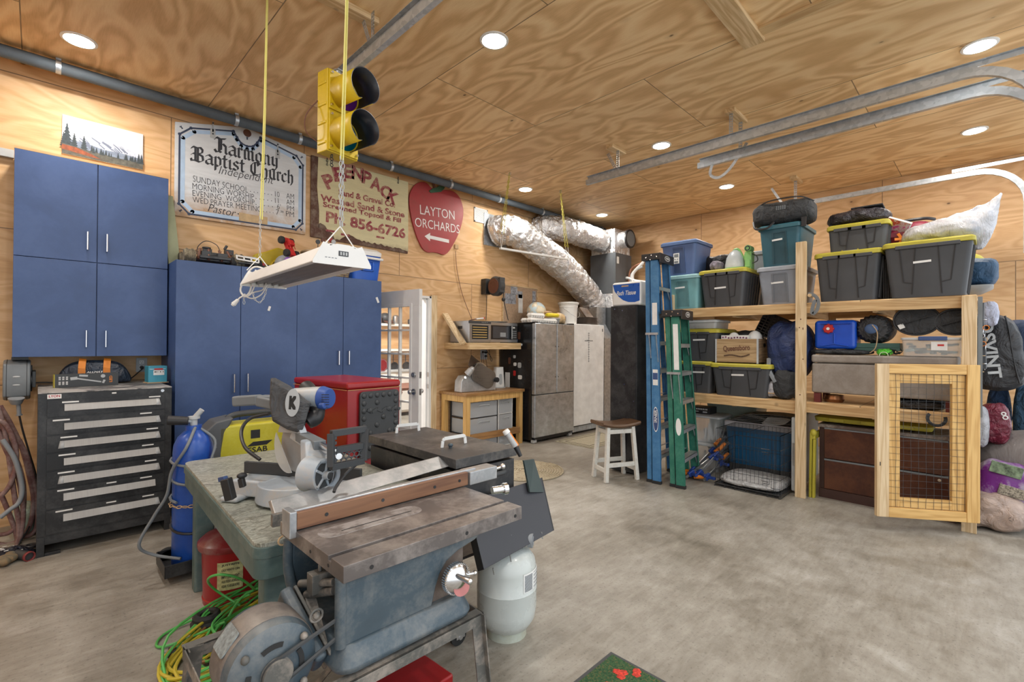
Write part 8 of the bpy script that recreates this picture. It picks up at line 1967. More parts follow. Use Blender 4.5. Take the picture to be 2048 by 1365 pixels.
for k_ in ('label', 'category'): del COL.objects[-1][k_]
# red tool box on the lower shelf of the saw stand
t = thing('red_tool_box', 'red metal tool box standing low under the table saw', 'tool box', (.62, 1.36, .104), rz=4)
mb = MB(); mb.box(-.16, .36, -.12, .12, 0, .20); obj('box_body', mb, K['red'], t, bevel=.006)
mb = MB(); mb.box(-.165, .365, -.125, .125, .20, .245); obj('lid', mb, K['red'], t, bevel=.008)
mb = MB(); mb.box(.34, .372, -.03, .03, .10, .21); obj('latch', mb, K['dgrey'], t, bevel=.002)
mb = MB(); mb.sph((.0, 0, .27), (.12, .07, .04)); tag(obj('blue_rag', mb, cloth('blue_rag', (.02, .10, .22), 20), t), '', '')
for k_ in ('label', 'category'): del COL.objects[-1][k_]
# workbench
wb = thing('workbench', 'green painted workbench with a cracked and paint stained top', 'workbench', (.547, 1.80, 0), rz=-2.6)
m, tt, b = nt('stained_bench_top'); v = coords(tt, (9, 22, 9)); n = noise(tt, v, 2.2, 8, .8, 1.6); r = ramp(tt, n, [(.36, (.08, .08, .065)), (.44, (.22, .22, .185)), (.52, (.36, .37, .33)), (.64, (.56, .57, .53))]); n2 = noise(tt, coords(tt), 1.5, 3); r2 = ramp(tt, n2, [(.4, (.88, .92, .90)), (.6, (1, .98, .92))]); lk(tt, mixc(tt, 1, r.outputs[0], r2.outputs[0], 'MULTIPLY'), b.inputs['Base Color']); b.inputs['Roughness'].default_value = .4; bump(tt, b, n, .3, .006)
gp = worn('sage_green_paint', (.085, .14, .135), (.20, .22, .19), .25, .45, 0, 8, 50, .05)
BW, BL, BZ = .80, 1.55, .74
mb = MB(); mb.prism(rrect(0, BW, 0, BL, .05, 6), BZ-.02, BZ); obj('bench_top', mb, m, wb, bevel=.002)
mb = MB()
for l in ([(.20, .08), (.24, .15), (.30, .17), (.36, .28)], [(.0, .95), (.08, .88), (.17, .90), (.23, .83)], [(.02, .70), (.09, .64), (.16, .66)]):
 for p, q in zip(l[:-1], l[1:]): mb.bar((p[0], p[1], BZ), (q[0], q[1], BZ), .004, .0012)
obj('surface_crack', mb, K['ink'], wb)
mb = MB(); mb.prism(rrect(-.006, BW+.006, -.006, BL+.006, .055, 6), BZ-.055, BZ-.015); mb.prism(rrect(-.001, BW, -.001, BL, .05, 6), BZ-.13, BZ-.055); obj('apron', mb, gp, wb, bevel=.003)
for x in (.09, BW-.12):
 for y in (.10, BL-.07):
  mb = MB(); mb.prism(rrect(x-.05, x+.05, y-.045, y+.045, .015), 0, BZ-.13); obj('leg', mb, gp, wb, bevel=.003)
mb = MB(); mb.box(.1, BW-.1, .1, BL-.1, .10, .12) if False else mb.box(BW-.3, BW-.05, .1, BL-.1, .30, .32); obj('lower_board', mb, K['pineX'], wb)
# mitre saw
sg = worn('mitre_grey', (.40, .46, .52), (.52, .47, .41), .4, .45, .1, 7, 60, .05)
ms = thing('mitre_saw', 'grey sliding mitre saw with a black dust bag on the workbench', 'mitre saw', (0, 0, 0))
bz = .742
c = at(592, 972, Z=.80)
mb = MB(); mb.cyl((c.x, c.y, bz+.01), (c.x, c.y, bz+.085), .165, .155, n=40); obj('turntable', mb, sg, ms, bevel=.006)
d = Vector((-.55, .83, 0)); d.normalize(); n_ = Vector((.83, .55, 0)).normalized()
def L(a, b_, z): return c+d*a+n_*b_+Vector((0, 0, z+bz-c.z))
mb = MB()
for s_ in (1, -1): mb.bar(L(.10*s_, 0, .05), L(.28*s_, 0, .05), .14, .075); mb.bar(L(.25*s_, -.12, .012), L(.25*s_, .12, .012), .09, .024)
mb.bar(L(0, .1, .035), L(0, .30, .035), .14, .06)
obj('base_casting', mb, sg, ms, bevel=.012, seg=3)
mb = MB(); mb.bar(L(0, -.05, .078), L(0, .30, .078), .10, .012); obj('kerf_plate', mb, K['grey'], ms, bevel=.002)
mb = MB()
for s_ in (1, -1): mb.bar(L(.05*s_, .04, .115), L(.30*s_, .04, .115), .018, .055)
mb.bar(L(-.05, .03, .11), L(.07, .03, .11), .01, .04); obj('fence', mb, K['dgrey'], ms, bevel=.003)
mb = MB(); mb.bar(at(452, 958, D=1.98), at(462, 1000, D=1.98), .035, .035); mb.bar(at(482, 957, D=1.92), at(486, 975, D=1.92), .022, .022); mb.sph(at(484, 952, D=1.92), (.02, .012, .012)); obj('lock_lever', mb, K['black'], ms, bevel=.004)
mb = MB(); mb.bar(at(440, 960, D=2.0), at(452, 957, D=1.98), .02, .02); obj('blue_lever', mb, K['blue'], ms, bevel=.004)
pv = at(640, 950, D=1.86); ax = Vector((.45, -.85, .0)).normalized()
mb = MB(); mb.cyl(pv-ax*.06, pv+ax*.02, .068, .062, n=36); mb.torus(pv+ax*.02, .055, .010, 'Y', 30, 8); mb.cyl(pv, pv+ax*.045, .020, .016, n=18)
for k in range(5): a = 2*PI*k/5; q = ax.orthogonal().normalized(); w_ = ax.cross(q); mb.bar(pv+ax*.022, pv+ax*.022+(q*math.cos(a)+w_*math.sin(a))*.058, .010, .010)
obj('bevel_pivot', mb, sg, ms, bevel=.002)
mb = MB(); mb.cyl(pv+ax*.018, pv+ax*.0225, .052, n=30); mb.cyl(pv+ax*.045, pv+ax*.05, .013, n=14); obj('pivot_recess', mb, K['dgrey'], ms)
mb = MB(); mb.loft([[pv+Vector(o) for o in ((-.05, 0, .02), (.05, 0, .02), (.05, .07, .02), (-.05, .07, .02))], [at(628, 882, D=1.95)+Vector(o) for o in ((-.035, 0, 0), (.035, -.0, 0), (.035, .06, 0), (-.035, .06, 0))]]); obj('column', mb, sg, ms, bevel=.008)
for o in ((0, 0), (6, 14)):
 mb = MB(); mb.cyl(at(600+o[0], 868+o[1], D=2.15), at(672+o[0], 905+o[1]*.6, D=1.80), .012, n=14); obj('slide_rail', mb, K['chrome'], ms)
mb = MB(); mb.bar(at(602, 872, D=2.12), at(640, 892, D=1.93), .05, .04); obj('rail_bracket', mb, K['mgrey'], ms, bevel=.004)
# honeycomb rear handle
q0, q1, q2, q3 = at(662, 868, D=1.80), at(731, 858, D=1.93), at(727, 922, D=1.90), at(662, 935, D=1.78)
def Q(u, v): return q0.lerp(q1, u).lerp(q3.lerp(q2, u), v)
mb = MB()
for a, b_ in (((0, 0), (1, 0)), ((1, 0), (1, 1)), ((1, 1), (0, 1)), ((0, 1), (0, 0)), ((.12, .52), (.92, .52))): mb.bar(Q(*a), Q(*b_), .024, .020, (.6, .6, 0))
for v in (.0, .15, .3, .45, .6, .8, .95): mb.bar(Q(0, v), Q(.14, v), .012, .012)
for i in range(5):
 for j in range(3):
  cc = (.22+.155*i+(.075 if j % 2 else 0), .60+.14*j); pts = [Q(cc[0]+.085*math.cos(PI/6+PI/3*k), cc[1]+.085*math.sin(PI/6+PI/3*k)) for k in range(6)]; mb.tube(pts, .003, 5, closed=True)
obj('honeycomb_handle', mb, K['dgrey'], ms, bevel=.003)
# blade, guard, arm, motor, dust bag
bc = at(590, 893, D=2.14); bn = Vector((.98, .15, .0)).normalized(); bx = Vector((bn.y, -bn.x, 0)); up = Vector((0, 0, 1))
def disc(mb, c_, r0, th, n_seg, a0=0, a1=360, teeth=0):
 pts = []
 for i in range(n_seg+1): a = math.radians(a0+(a1-a0)*i/n_seg); rr_ = r0*(1-(.02 if teeth and i % 2 else 0)); pts.append((bx*math.cos(a)+up*math.sin(a))*rr_)
 mb.loft([[c_-bn*th/2+p for p in pts], [c_+bn*th/2+p for p in pts]])
mb = MB(); disc(mb, bc, .115, .003, 96, 0, 356, 1); obj('saw_blade', mb, plain('blade_steel', (.42, .43, .44), .35, .35), ms)
mb = MB(); disc(mb, bc-bn*.012+Vector((0, 0, .03)), .10, .03, 30, 25, 165); obj('blade_guard', mb, sg, ms)
mb = MB(); disc(mb, bc-bn*.035, .112, .003, 30, 150, 290); obj('clear_guard', mb, clearp('guard_clear', (.8, .82, .82), .1, .5), ms)
mb = MB(); a = at(548, 795, D=2.28); mb.bar(at(470, 803, D=2.35), at(520, 800, D=2.32), .05, .05); mb.bar(at(518, 802, D=2.32), at(590, 818, D=2.25), .05, .05); mb.bar(at(520, 798, D=2.33), at(620, 800, D=2.30), .07, .035); obj('front_grip_arm', mb, K['mgrey'], ms, bevel=.010, seg=3)
mb = MB(); mb.cyl(at(590, 800, D=2.25), at(648, 797, D=2.20), .055, n=26); obj('motor_housing', mb, sg, ms, bevel=.006)
mb = MB(); mb.cyl(at(645, 797, D=2.2), at(660, 797, D=2.19), .057, .045, n=26); mb.cyl(at(640, 812, D=2.14), at(650, 812, D=2.13), .014, n=12); obj('blue_end_cap', mb, plain('kob_blue', (.03, .08, .30), .45), ms, bevel=.004)
mb = MB()
for k in range(5): mb.bar(at(643, 790+5*k, D=2.135), at(658, 790+5*k, D=2.135), .004, .003)
obj('motor_vent', mb, K['ink'], ms)
mb = MB(); mb.tube(spline([at(612, 775, D=2.3), at(630, 800, D=2.22), at(634, 830, D=2.18), at(615, 845, D=2.15)], 6), [.035+.002*math.sin(i) for i in range(19)], 16); obj('dust_elbow', mb, K['black'], ms)
mb = MB(); mb.bar(at(588, 868, D=2.15), at(612, 885, D=2.1), .04, .04); mb.bar(at(600, 885, D=2.1), at(612, 893, D=2.06), .02, .02); obj('gear_case', mb, sg, ms, bevel=.006)
bagp = [(541, 757, 0), (549, 756, 0), (578, 772, 0), (612, 800, 0), (621, 806, 0), (612, 840, 0), (603, 868, 0), (575, 860, 0), (545, 843, 0), (539, 810, 0), (540, 780, 0)]
fr_ = [at(a, b_, D=2.08) for a, b_, _ in bagp]; bk = [at(a+2, b_, D=2.20) for a, b_, _ in bagp]; md = [at(a, b_, D=2.14) for a, b_, _ in bagp]
ce = sum(fr_, Vector())/len(fr_); fi = [ce.lerp(p, .82)-_f*.02 for p in fr_]
mb = MB(); mb.loft([fi, fr_, md, bk, [sum(bk, Vector())/len(bk)*.15+p*.85+_f*.02 for p in bk]]); db = obj('dust_bag', mb, cloth('dust_bag_cloth', (.075, .075, .078), 10, .8, .8), ms, bevel=.004)
lc = at(585, 806, D=2.053); lm = Matrix((R2, U2, -_f)).transposed().to_4x4(); lm = T(*lc) @ lm
mb = MB(); mb.lathe([(.78, 0), (1, 0), (1, .001), (.78, .001)], 36, lm @ RZ(-4) @ S(.031, .060, 1)); obj('bag_ring', mb, K['lgrey'], db)
hx = [(math.cos(PI/6+PI/3*k)*.027, math.sin(PI/6+PI/3*k)*.050) for k in range(6)]
mb = MB(); mb.prism(hx, 0, .0008, lm @ RZ(-4)); obj('bag_emblem', mb, K['lgrey'], db)
mb = MB()
for st in (([(-.009, .024), (-.009, -.024)]), ([(.009, .024), (-.005, 0), (.010, -.024)])): nib(mb, [st], .011, 0, lm @ RZ(-4), .0012, 1.0)
mb.cur = 0; obj('emblem_letter', mb, K['ink'], db, smooth=0)
mb = MB(); mb.tube(spline([at(538, 828, D=2.3), at(500, 838, D=2.3), at(483, 862, D=2.25), at(490, 895, D=2.15), at(520, 920, D=2.12)], 8), .008, 8); mb.tube(spline([at(712, 930, D=1.9), at(690, 950, D=1.86), at(672, 975, D=1.80), at(668, 985, D=1.78)], 6), .006, 8); obj('power_cord', mb, K['black'], ms)
# gas cylinder on its cart, welder
g = at(386, 1000, D=3.02); g.z = 0
t = thing('gas_cylinder', 'tall bright blue gas cylinder behind the workbench leg', 'gas cylinder', (g.x, g.y, .06))
mb = MB(); mb.lathe([(0, 0), (.105, 0), (.11, .01), (.11, .68), (.105, .74), (.085, .79), (.055, .82), (.045, .83), (.045, .86), (0, .86)], 32); obj('cylinder_body', mb, worn('cylinder_blue', (.012, .07, .36), (.04, .12, .40), .15, .3, 0, 6, 40, .02), t)
mb = MB(); mb.cyl((0, 0, .86), (0, 0, .90), .02, n=12); mb.cyl((0, 0, .90), (0, 0, .915), .034, .034, n=16); mb.cyl((0, 0, .90), (.04, -.02, .955), .016, n=12); mb.cyl((.0, 0, .885), (-.05, -.0, .895), .014, n=12); obj('valve', mb, K['lgrey'], t)
mb = MB(); mb.cyl((-.03, -.01, .89), (-.13, .03, .90), .026, .03, n=16); obj('regulator', mb, K['black'], t, bevel=.003)
mb = MB(); pts = []
for i in range(60): a = i*.42; pts.append(((.122+.01*math.sin(i*.5))*math.cos(a), (.122)*math.sin(a), .70-.0075*i))
mb.tube(pts[:40], .008, 6); mb.tube(spline([(.0, -.04, .85), (-.06, -.11, .74), (-.12, -.05, .60), (-.14, -.02, .45), (-.2, 0, .33), (-.27, .0, .18), (-.20, .0, .10), (-.08, -.10, .07)], 8), .009, 8); mb.tube(spline([(.03, -.02, .84), (.10, -.08, .76), (.07, -.12, .65)], 6), .008, 8); obj('torch_hose', mb, K['mgrey'], t)
mb = chain([(.12*math.cos(a), .12*math.sin(a), .38) for a in [math.radians(150+15*i) for i in range(15)]], .04, .0035); obj('chain', mb, K['card'], t)
mb = MB(); mb.tube([(.115*math.cos(a), .115*math.sin(a), .24+.03*math.sin(a)) for a in [2*PI*i/20 for i in range(20)]], .008, 6, closed=True); obj('black_strap', mb, K['black'], t)
t = thing('cylinder_cart', 'dark steel cart holding the blue gas cylinder', 'cart', (g.x, g.y, 0), rz=0)
mb = MB(); mb.box(-.16, .30, -.13, .14, .045, .055)
for q in ((-.165, -.16, -.135, .14), (-.165, .30, -.135, -.13), (-.165, .3, .14, .145), (.295, .3, -.13, .14)): mb.box(q[0], q[1], q[2], q[3], .045, .12)
obj('tray', mb, K['blackm'], t, bevel=.002)
for x, y in ((-.10, .16), (.10, -.155)):
 mb = MB(); mb.lathe([(0, -.02), (.05, -.02), (.062, -.012), (.062, .012), (.05, .02), (0, .02)], 24, T(x, y, .063) @ RX(90)); obj('wheel', mb, K['rubber'], t)
mb = MB(); mb.bar((.27, .1, .06), (.27, .1, .5), .025, .025); mb.box(.0, .5, .14, .55, .50, .52); mb.bar((.48, .5, 0), (.48, .5, .5), .025, .025); mb.bar((.02, .5, 0), (.02, .5, .5), .025, .025); obj('upright', mb, K['blackm'], t)
t = thing('welder', 'yellow and grey portable welding machine behind the workbench', 'welder', (g.x+.10, g.y+.16, .56), rz=-2)
yl = worn('welder_yellow', (.56, .50, .03), (.6, .6, .15), .2, .4, 0, 5)
mb = MB(); mb.box(.07, .56, 0, .22, .01, .31); obj('side_panel', mb, yl, t, bevel=.02, seg=3)
fp_ = [(0, .02), (.07, 0), (.10, .0), (.10, .12), (.12, .26), (.17, .36), (.06, .34), (.0, .28)]
mb = MB(); mb.prism(fp_, -.11, .11, T(0, .11, 0) @ RX(90)); obj('front_bezel', mb, plain('bezel_grey', (.09, .095, .10), .5), t, bevel=.012, seg=3)
mb = MB(); mb.tube(spline([(.14, .11, .33), (.20, .11, .365), (.36, .11, .37), (.46, .11, .36), (.50, .11, .32)], 6), .022, 12); obj('carry_handle', mb, K['dgrey'], t)
mb = MB(); mb.prism([(.25, .145), (.38, .145), (.42, .175), (.29, .175)], 0, .001, T(0, -.001, 0) @ RX(90)); obj('brand_mark', mb, K['ink'], t)
text('brand_lettering', 'ESAB', K['ink'], t, T(.32, -.0015, .118) @ RX(90), w=.13, h=.04, bold=.02)
mb = MB(); mb.box(.275, .335, -.002, 0, .20, .26); vn = obj('vent_recess', mb, K['ink'], t)
mb = MB()
for k, (z, r_) in enumerate(((.27, .02), (.2, .022), (.13, .02), (.07, .018))): mb.cyl((0, .06+.05*(k % 2), z), (-.04, .06+.05*(k % 2), z), r_, n=14)
obj('socket', mb, K['black'], t); mb = MB(); mb.cyl((-.03, .06, .24), (-.12, .04, .25), .010, n=10); obj('brass_fitting', mb, K['card'], t)
# oily waste can, cords
p = Vector((.80, 3.06, 0))
t = thing('waste_can', 'dark red oily waste can with a foot pedal under the workbench', 'waste can', tuple(p), rz=20)
mb = MB(); mb.lathe([(0, .0), (.14, .0), (.145, .03), (.14, .035), (.148, .30), (.153, .31), (0, .31)], 36); obj('can_body', mb, K['red'], t)
mb = MB(); mb.lathe([(.165, .30), (.17, .315), (.168, .335), (.14, .36), (.07, .38), (0, .385)], 36); obj('lid', mb, worn('can_lid', (.20, .015, .018), (.26, .14, .13), .5, .3, 0, 4), t)
mb = MB(); mb.box(-.05, .05, -.22, -.13, .02, .035); mb.box(-.05, .05, -.225, -.215, .02, .055); obj('foot_pedal', mb, K['red'], t, bevel=.003)
mb = MB(); th = [math.radians(a) for a in range(228-20, 280-20, 4)]; mb.loft([[Vector((.149*math.cos(a), .149*math.sin(a), z)) for a in th]+[Vector((.150*math.cos(a), .150*math.sin(a), z)) for a in th[::-1]] for z in (.10, .25)]); lb = obj('warning_label', mb, plain('label_cream', (.45, .42, .20), .6, var=.4, vs=40), t)
for z, s_, h in ((.237, 'JUSTRITE', .014), (.212, 'OILY WASTE CAN', .012), (.175, 'EMPTY EVERY NIGHT', .016), (.15, 'VACIE TODAS LAS NOCHES', .014), (.125, 'VIDER TOUS LES SOIRS', .014)):
 a = math.radians(233); text('label_lettering', s_, K['ink'], lb, T(.1535*math.cos(a), .1535*math.sin(a), z) @ RZ(-37) @ RX(90), w=.085, h=h, bold=.02)
def loops(name, lab, mat, c0, rx, ry, n, r, seed, h=.05):
 rr = random.Random(seed); t = thing(name, lab, 'extension cord', (0, 0, 0)); pts = []
 for i in range(n*9):
  a = 2*PI*i/9+rr.uniform(-.12, .12); k = .72+.28*math.sin(i*.23+seed)+rr.uniform(-.06, .06)
  ca, sa = math.cos(a)*rx*k, math.sin(a)*ry*k; ang = math.radians(38)
  pts.append((c0[0]+ca*math.cos(ang)-sa*math.sin(ang)+rr.uniform(-.015, .015), c0[1]+ca*math.sin(ang)+sa*math.cos(ang), r+.004+h*rr.random()*(.4+.6*i/(n*9))))
 mb = MB(); mb.tube(spline(pts, 4), r, 6); obj('cord_loop', mb, mat, t); return t, pts
grn = plain('cord_green', (.09, .42, .09), .4); yel = plain('cord_yellow', (.50, .40, .04), .45)
t, _p = loops('extension_cord', 'bright green extension cord heaped on the floor under the workbench', grn, (.80, 2.62), .48, .26, 12, .006, 3, .13)
mb = MB(); mb.tube(spline([at(480, 1212, Z=.06), at(430, 1180, Z=.16), at(416, 1160, Z=.30), at(440, 1150, Z=.36), at(480, 1158, Z=.30), at(510, 1180, Z=.14)], 8), .006, 8); mb.tube(spline([at(500, 1190, Z=.1), at(420, 1225, Z=.03), at(340, 1262, Z=.01), at(314, 1285, Z=.01), at(322, 1295, Z=.01), at(370, 1280, Z=.02), at(450, 1245, Z=.08)], 8), .006, 8); obj('cord_loop', mb, grn, t)
t, _p = loops('extension_cord', 'yellow extension cord with a black plug on the floor by the saw motor', yel, (.70, 2.60), .40, .20, 10, .0075, 8, .07)
a, b_ = at(395, 1292, Z=.02), at(352, 1303, Z=.02); mb = MB(); mb.tube(spline([at(470, 1262, Z=.03), at(430, 1285, Z=.01), a, b_], 6), .008, 8); obj('cord_tail', mb, yel, t)
mb = MB(); mb.cyl(b_, b_+(b_-a)*.35, .018, .022, n=14); pg = obj('plug', mb, K['black'], t); mb = MB()
for o in (-.008, .008): mb.bar(b_+(b_-a)*.34+Vector((o, o, 0)), b_+(b_-a)*.6+Vector((o, o, 0)), .006, .002)
obj('prong', mb, K['steel'], pg)
loops('hose_coil', 'orange brown cord coiled under the green and yellow ones', plain('cord_brown', (.28, .12, .04), .6), (.72, 2.66), .26, .15, 5, .008, 15, .04)
mb = MB(); mb.torus((.62, 2.80, .03), .05, .022, 'Z', 20, 8); mb.torus((.62, 2.80, .06), .045, .018, 'Z', 20, 8); tag(obj('black_cord_coil', mb, K['rubber']), 'small black coiled cord in the tangle near the waste can', 'cord')
# red cabinet behind the mitre saw
C = at(695, 766, D=3.3)
t = thing('red_cabinet', 'glossy red rounded cabinet with a black studded pad behind the mitre saw', 'cabinet', (C.x, C.y, 0), rz=5)
mb = MB(); mb.box(0, .44, 0, .78, .12, C.z-.05); obj('body', mb, K['red'], t, bevel=.006)
mb = MB(); mb.box(-.006, .446, -.006, .786, C.z-.05, C.z); obj('lid', mb, K['red'], t, bevel=.018, seg=4)
mb = MB(); mb.box(-.008, -.006, .0, .78, C.z-.056, C.z-.052); mb.box(0, .44, -.008, -.006, C.z-.056, C.z-.052); obj('seam_line', mb, plain('seam_gold', (.5, .3, .1), .5), t)
for x in (.04, .4):
 for y in (.06, .72):
  mb = MB(); mb.cyl((x-.015, y, .05), (x+.015, y, .05), .05, n=18); mb.box(x-.02, x+.02, y-.02, y+.02, .06, .12); obj('caster', mb, K['rubber'], t)
mb = MB(); mb.prism(rrect(.085, .415, .62, C.z-.07, .03), 0, .02, T(0, -.006, 0) @ RX(90)); pd = obj('studded_pad', mb, K['dgrey'], t, bevel=.004)
mb = MB(); rr = random.Random(4)
for i in range(6):
 for j in range(8):
  if 0 < i < 5 and 0 < j < 7 and (i+j) % 3: continue
  mb.sph((.115+.054*i, -.028, C.z-.10-.054*j), (.02, .010, .02), 8, 5)
for k in range(7): mb.bar((.14+.04*k, -.028, C.z-.20-.02*(k % 2)), (.18+.04*k, -.028, C.z-.20-.02*((k+1) % 2)), .02, .012, (0, -1, 0))
obj('rubber_stud', mb, K['dgrey'], pd)
# griddle and propane tank
t = thing('griddle_cart', 'black outdoor griddle cart with a flat lid and a folded down side shelf', 'griddle', (0, 0, 0))
GX0, GX1, GY0, GY1 = 1.41, 1.80, 1.785, 2.60
gb = worn('griddle_black', (.030, .032, .036), (.13, .12, .11), .3, .4, .2, 5, 50, .03)
mb = MB(); mb.box(GX0-.01, GX1+.01, GY0-.01, GY1+.01, .855, .90); obj('lid', mb, worn('griddle_lid', (.05, .05, .052), (.16, .15, .14), .5, .45, .1, 5, 40, .03), t, bevel=.003)
mb = MB(); mb.box(GX0, GX1, GY0, GY1, .64, .84); mb.box(GX0+.03, GX0+.05, GY0+.05, GY1-.05, .84, .856); mb.cyl((GX1-.05, GY0+.05, .84), (GX1-.05, GY0+.05, .86), .01); obj('firebox', mb, gb, t, bevel=.003)
for yy_, sx_ in ((GY0+.10, 0), (GY1-.30, 0)):
 x0 = at(885 if yy_ < 2 else 793, 880, Y=yy_).x
 mb = MB(); a = at(884, 896, Z=.90) if yy_ < 2 else at(793, 867, Z=.90); b_ = at(931, 887, Z=.90) if yy_ < 2 else at(838, 862, Z=.90)
 sp = [a, a+Vector((.005, 0, .035)), a+Vector((.015, 0, .045)), b_+Vector((-.015, 0, .045)), b_+Vector((-.005, 0, .035)), b_]
 for p, q in zip(sp[:-1], sp[1:]): mb.bar(p, q, .018, .004, (0, 1, 0) if abs((q-p).z) < .02 else (0, 1, 0))
 obj('lid_handle', mb, K['whitep'], t)
mb = MB(); mb.tube(spline([(1.44, GY0-.05, .80), (1.60, GY0-.055, .80), (1.68, GY0-.05, .80), (1.70, GY0, .80)], 5), .012, 10); obj('side_handle', mb, K['dgrey'], t)
for x in (GX0+.02, GX1-.05):
 for y in (GY0+.02, GY1-.05):
  y += .13*(x > 1.6 and y < 2)
  mb = MB(); mb.box(x, x+.03, y, y+.03, .10, .64); obj('leg', mb, gb, t)
  mb = MB(); mb.lathe([(0, -.012), (.035, -.012), (.045, -.008), (.045, .008), (.035, .012), (0, .012)], 24, T(x+.015, y+.0, .045) @ RX(90) @ RY(0)); cs = obj('caster', mb, K['rubber'], t)
  mb = MB(); mb.box(x-.01, x+.04, y-.022, y-.016, .04, .10); mb.box(x-.01, x+.04, y+.016, y+.022, .04, .10); mb.box(x-.015, x+.045, y-.03, y+.03, .095, .105); mb.cyl((x+.015, y-.024, .045), (x+.015, y+.024, .045), .012, n=12); obj('caster_fork', mb, K['chrome'], cs)
mb = MB(); mb.box(GX0+.02, GX1-.02, GY0+.12, GY1-.03, .34, .355); obj('lower_shelf', mb, gb, t)
P_ = [at(935, 1003, Y=1.745), at(1083, 956, Y=1.745), at(1107, 1062, Y=1.60), at(968, 1140, Y=1.60)]
nn = (P_[1]-P_[0]).cross(P_[3]-P_[0]).normalized()
if nn.y > 0: nn = -nn
mb = MB(); mb.loft([P_, [p-nn*.012 for p in P_]]); fs_ = obj('folded_side_shelf', mb, plain('shelf_black', (.030, .031, .038), .42), t, bevel=.002)
mb = MB(); mb.loft([[P_[3], P_[0], P_[0]-nn*.05, P_[3]-nn*.05], [p+Vector((.006, 0, 0)) for p in (P_[3], P_[0], P_[0]-nn*.05, P_[3]-nn*.05)]]); mb.loft([[P_[1], P_[2], P_[2]-nn*.05, P_[1]-nn*.05], [p+Vector((.006, 0, 0)) for p in (P_[1], P_[2], P_[2]-nn*.05, P_[1]-nn*.05)]]); obj('shelf_flange', mb, K['black'], fs_)
Q_ = [at(1048, 922, Y=1.78), at(1068, 919, Y=1.80), at(1088, 985, Y=1.70), at(1060, 985, Y=1.70)]
mb = MB(); mb.loft([Q_, [p+Vector((0, .012, 0)) for p in Q_]]); obj('shelf_bracket', mb, plain('green_black', (.035, .055, .055), .5), t)
mb = MB()
for px, py in ((988, 1150), (1022, 1124), (1085, 1078)): mb.cyl(at(px, py, Y=1.61), at(px-2, py-13, Y=1.61), .003, n=6)
obj('shelf_screw', mb, K['steel'], fs_)
t = thing('gas_lighter', 'orange and grey stick lighter standing at the griddle corner', 'lighter', (0, 0, 0))
a, b_, c_, d_ = at(1041, 913, D=2.42), at(1031, 893, D=2.42), at(1015, 868, D=2.42), at(1010, 861, D=2.42)
mb = MB(); mb.cyl(a, b_, .010, .014, n=12); obj('tip', mb, K['black'], t); mb = MB(); mb.cyl(b_, c_, .017, .014, n=14); ob = obj('handle', mb, K['lgrey'], t); mb = MB(); mb.cyl(b_+Vector((.006, -.002, 0)), c_+Vector((.006, -.002, 0)), .015, .012, n=14); obj('orange_grip', mb, K['orange'], ob); mb = MB(); mb.cyl(c_, d_, .019, .017, n=14); obj('white_cap', mb, K['whitep'], t, bevel=.003)
tc = at(1014, 1100, D=2.40)
t = thing('propane_tank', 'pale grey propane tank hanging below the folded griddle shelf', 'propane tank', (tc.x, tc.y, .0))
pt_ = plain('tank_paint', (.56, .60, .58), .28, var=.05, coat=.3)
mb = MB(); mb.lathe([(0, .03), (.085, .032), (.115, .05), (.14, .09), (.1485, .14), (.150, .235), (.151, .238), (.1485, .241), (.1485, .33), (.14, .375), (.115, .41), (.07, .43), (0, .435)], 44); obj('tank_body', mb, pt_, t)
mb = MB(); mb.lathe([(.095, 0), (.10, 0), (.096, .05), (.092, .05), (.095, 0)], 36); obj('foot_ring', mb, worn('ring_paint', (.46, .50, .44), (.35, .33, .22), .4, .5), t)
mb = MB(); vs = [(.085*math.cos(math.radians(a)), .085*math.sin(math.radians(a))) for a in range(-60, 241, 12)]; mb.loft([[Vector((x, y, .42)), Vector((x*1.05, y*1.05, .52)), Vector((x*1.02, y*1.02, .52)), Vector((x*.97, y*.97, .42))] for x, y in vs]); obj('collar', mb, pt_, t)
mb = MB(); mb.cyl((0, 0, .43), (0, 0, .49), .018, n=14); mb.cyl((0, 0, .46), (.07, -.04, .455), .014, n=12); obj('valve', mb, K['chrome'], t)
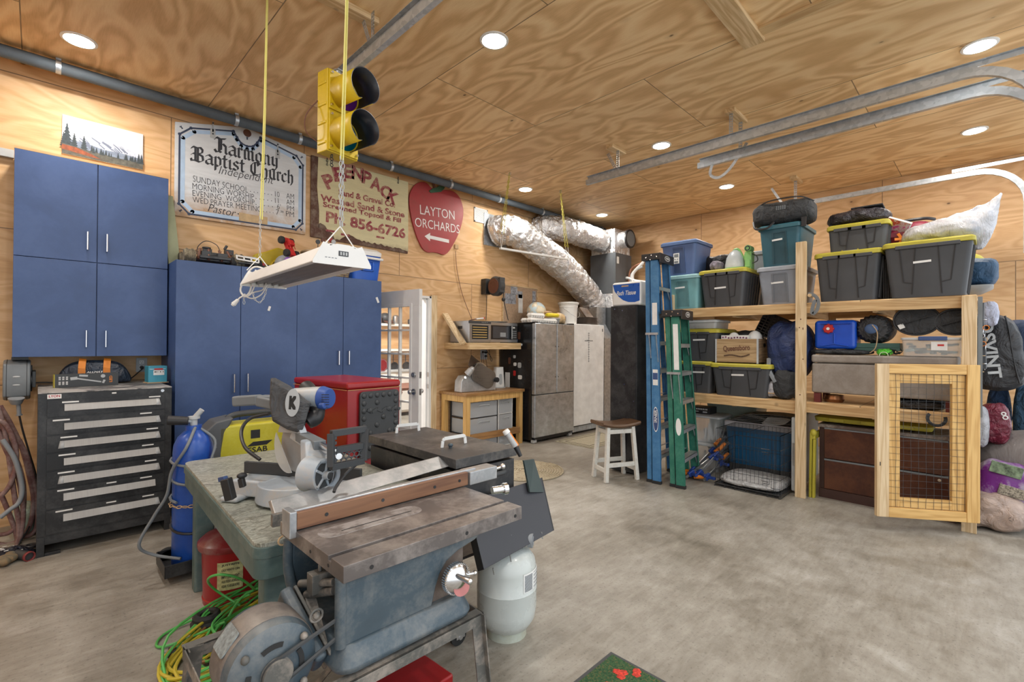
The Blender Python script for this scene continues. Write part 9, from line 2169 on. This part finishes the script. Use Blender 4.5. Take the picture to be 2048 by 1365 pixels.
mb = MB(); mb.cyl((.065, -.085, .465), (.078, -.105, .465), .034, n=22); mb.cyl((.078, -.105, .465), (.080, -.108, .465), .022, n=18); obj('gas_regulator', mb, K['grey'], t, bevel=.002)
mb = MB(); mb.tube(spline([(.09, -.07, .45), (.14, -.05, .44), (.17, 0, .47), (.165, .06, .56), (.14, .12, .64)], 8), .008, 8); obj('gas_hose', mb, K['black'], t)
mb = MB(); th = [math.radians(a) for a in range(258, 316, 5)]; mb.loft([[Vector((.1492*math.cos(a), .1492*math.sin(a), z)) for a in th]+[Vector((.150*math.cos(a), .150*math.sin(a), z)) for a in th[::-1]] for z in (.255, .345)]); lb = obj('paper_label', mb, K['paper'], t)
mb = MB()
for k in range(13):
 for a0, a1 in ((261, 283), (286, 312)):
  if a0 > 280 and k % 3 == 2: continue
  ar_ = [math.radians(a) for a in range(a0, a1, 5)]
  for p, q in zip(ar_[:-1], ar_[1:]): mb.bar((.1508*math.cos(p), .1508*math.sin(p), .262+.006*k), (.1508*math.cos(q), .1508*math.sin(q), .262+.006*k), .001, .0018 if a0 > 280 else .0034)
obj('label_print', mb, K['mgrey'], lb)
# door mat
t = thing('door_mat', 'green turf door mat with red poppies at the bottom edge', 'mat', (1.92, 1.256, 0), rz=0)
mb = MB(); mb.box(-.75, 0, -.46, 0, 0, .006); obj('rubber_border', mb, K['dgrey'], t)
m, tt, b = nt('mat_turf'); n = noise(tt, coords(tt), 90, 3, .7); r = ramp(tt, n, [(.35, (.02, .05, .02)), (.5, (.03, .11, .04)), (.62, (.13, .11, .04))]); lk(tt, r.outputs[0], b.inputs['Base Color']); b.inputs['Roughness'].default_value = .95; bump(tt, b, n, 1, .01)
mb = MB(); mb.box(-.73, -.02, -.44, -.02, .004, .012); tf = obj('turf', mb, m, t)
mb = MB()
for x, y in ((-.105, -.10), (-.12, -.13), (-.09, -.125), (-.04, -.16), (-.06, -.17), (-.2, -.12)):
 for k in range(5): a = 2*PI*k/5; mb.sph((x+.010*math.cos(a), y+.010*math.sin(a), .013), (.010, .010, .002), 8, 4)
obj('poppy_print', mb, plain('poppy_red', (.55, .05, .03), .9, var=.6, vs=80), tf)
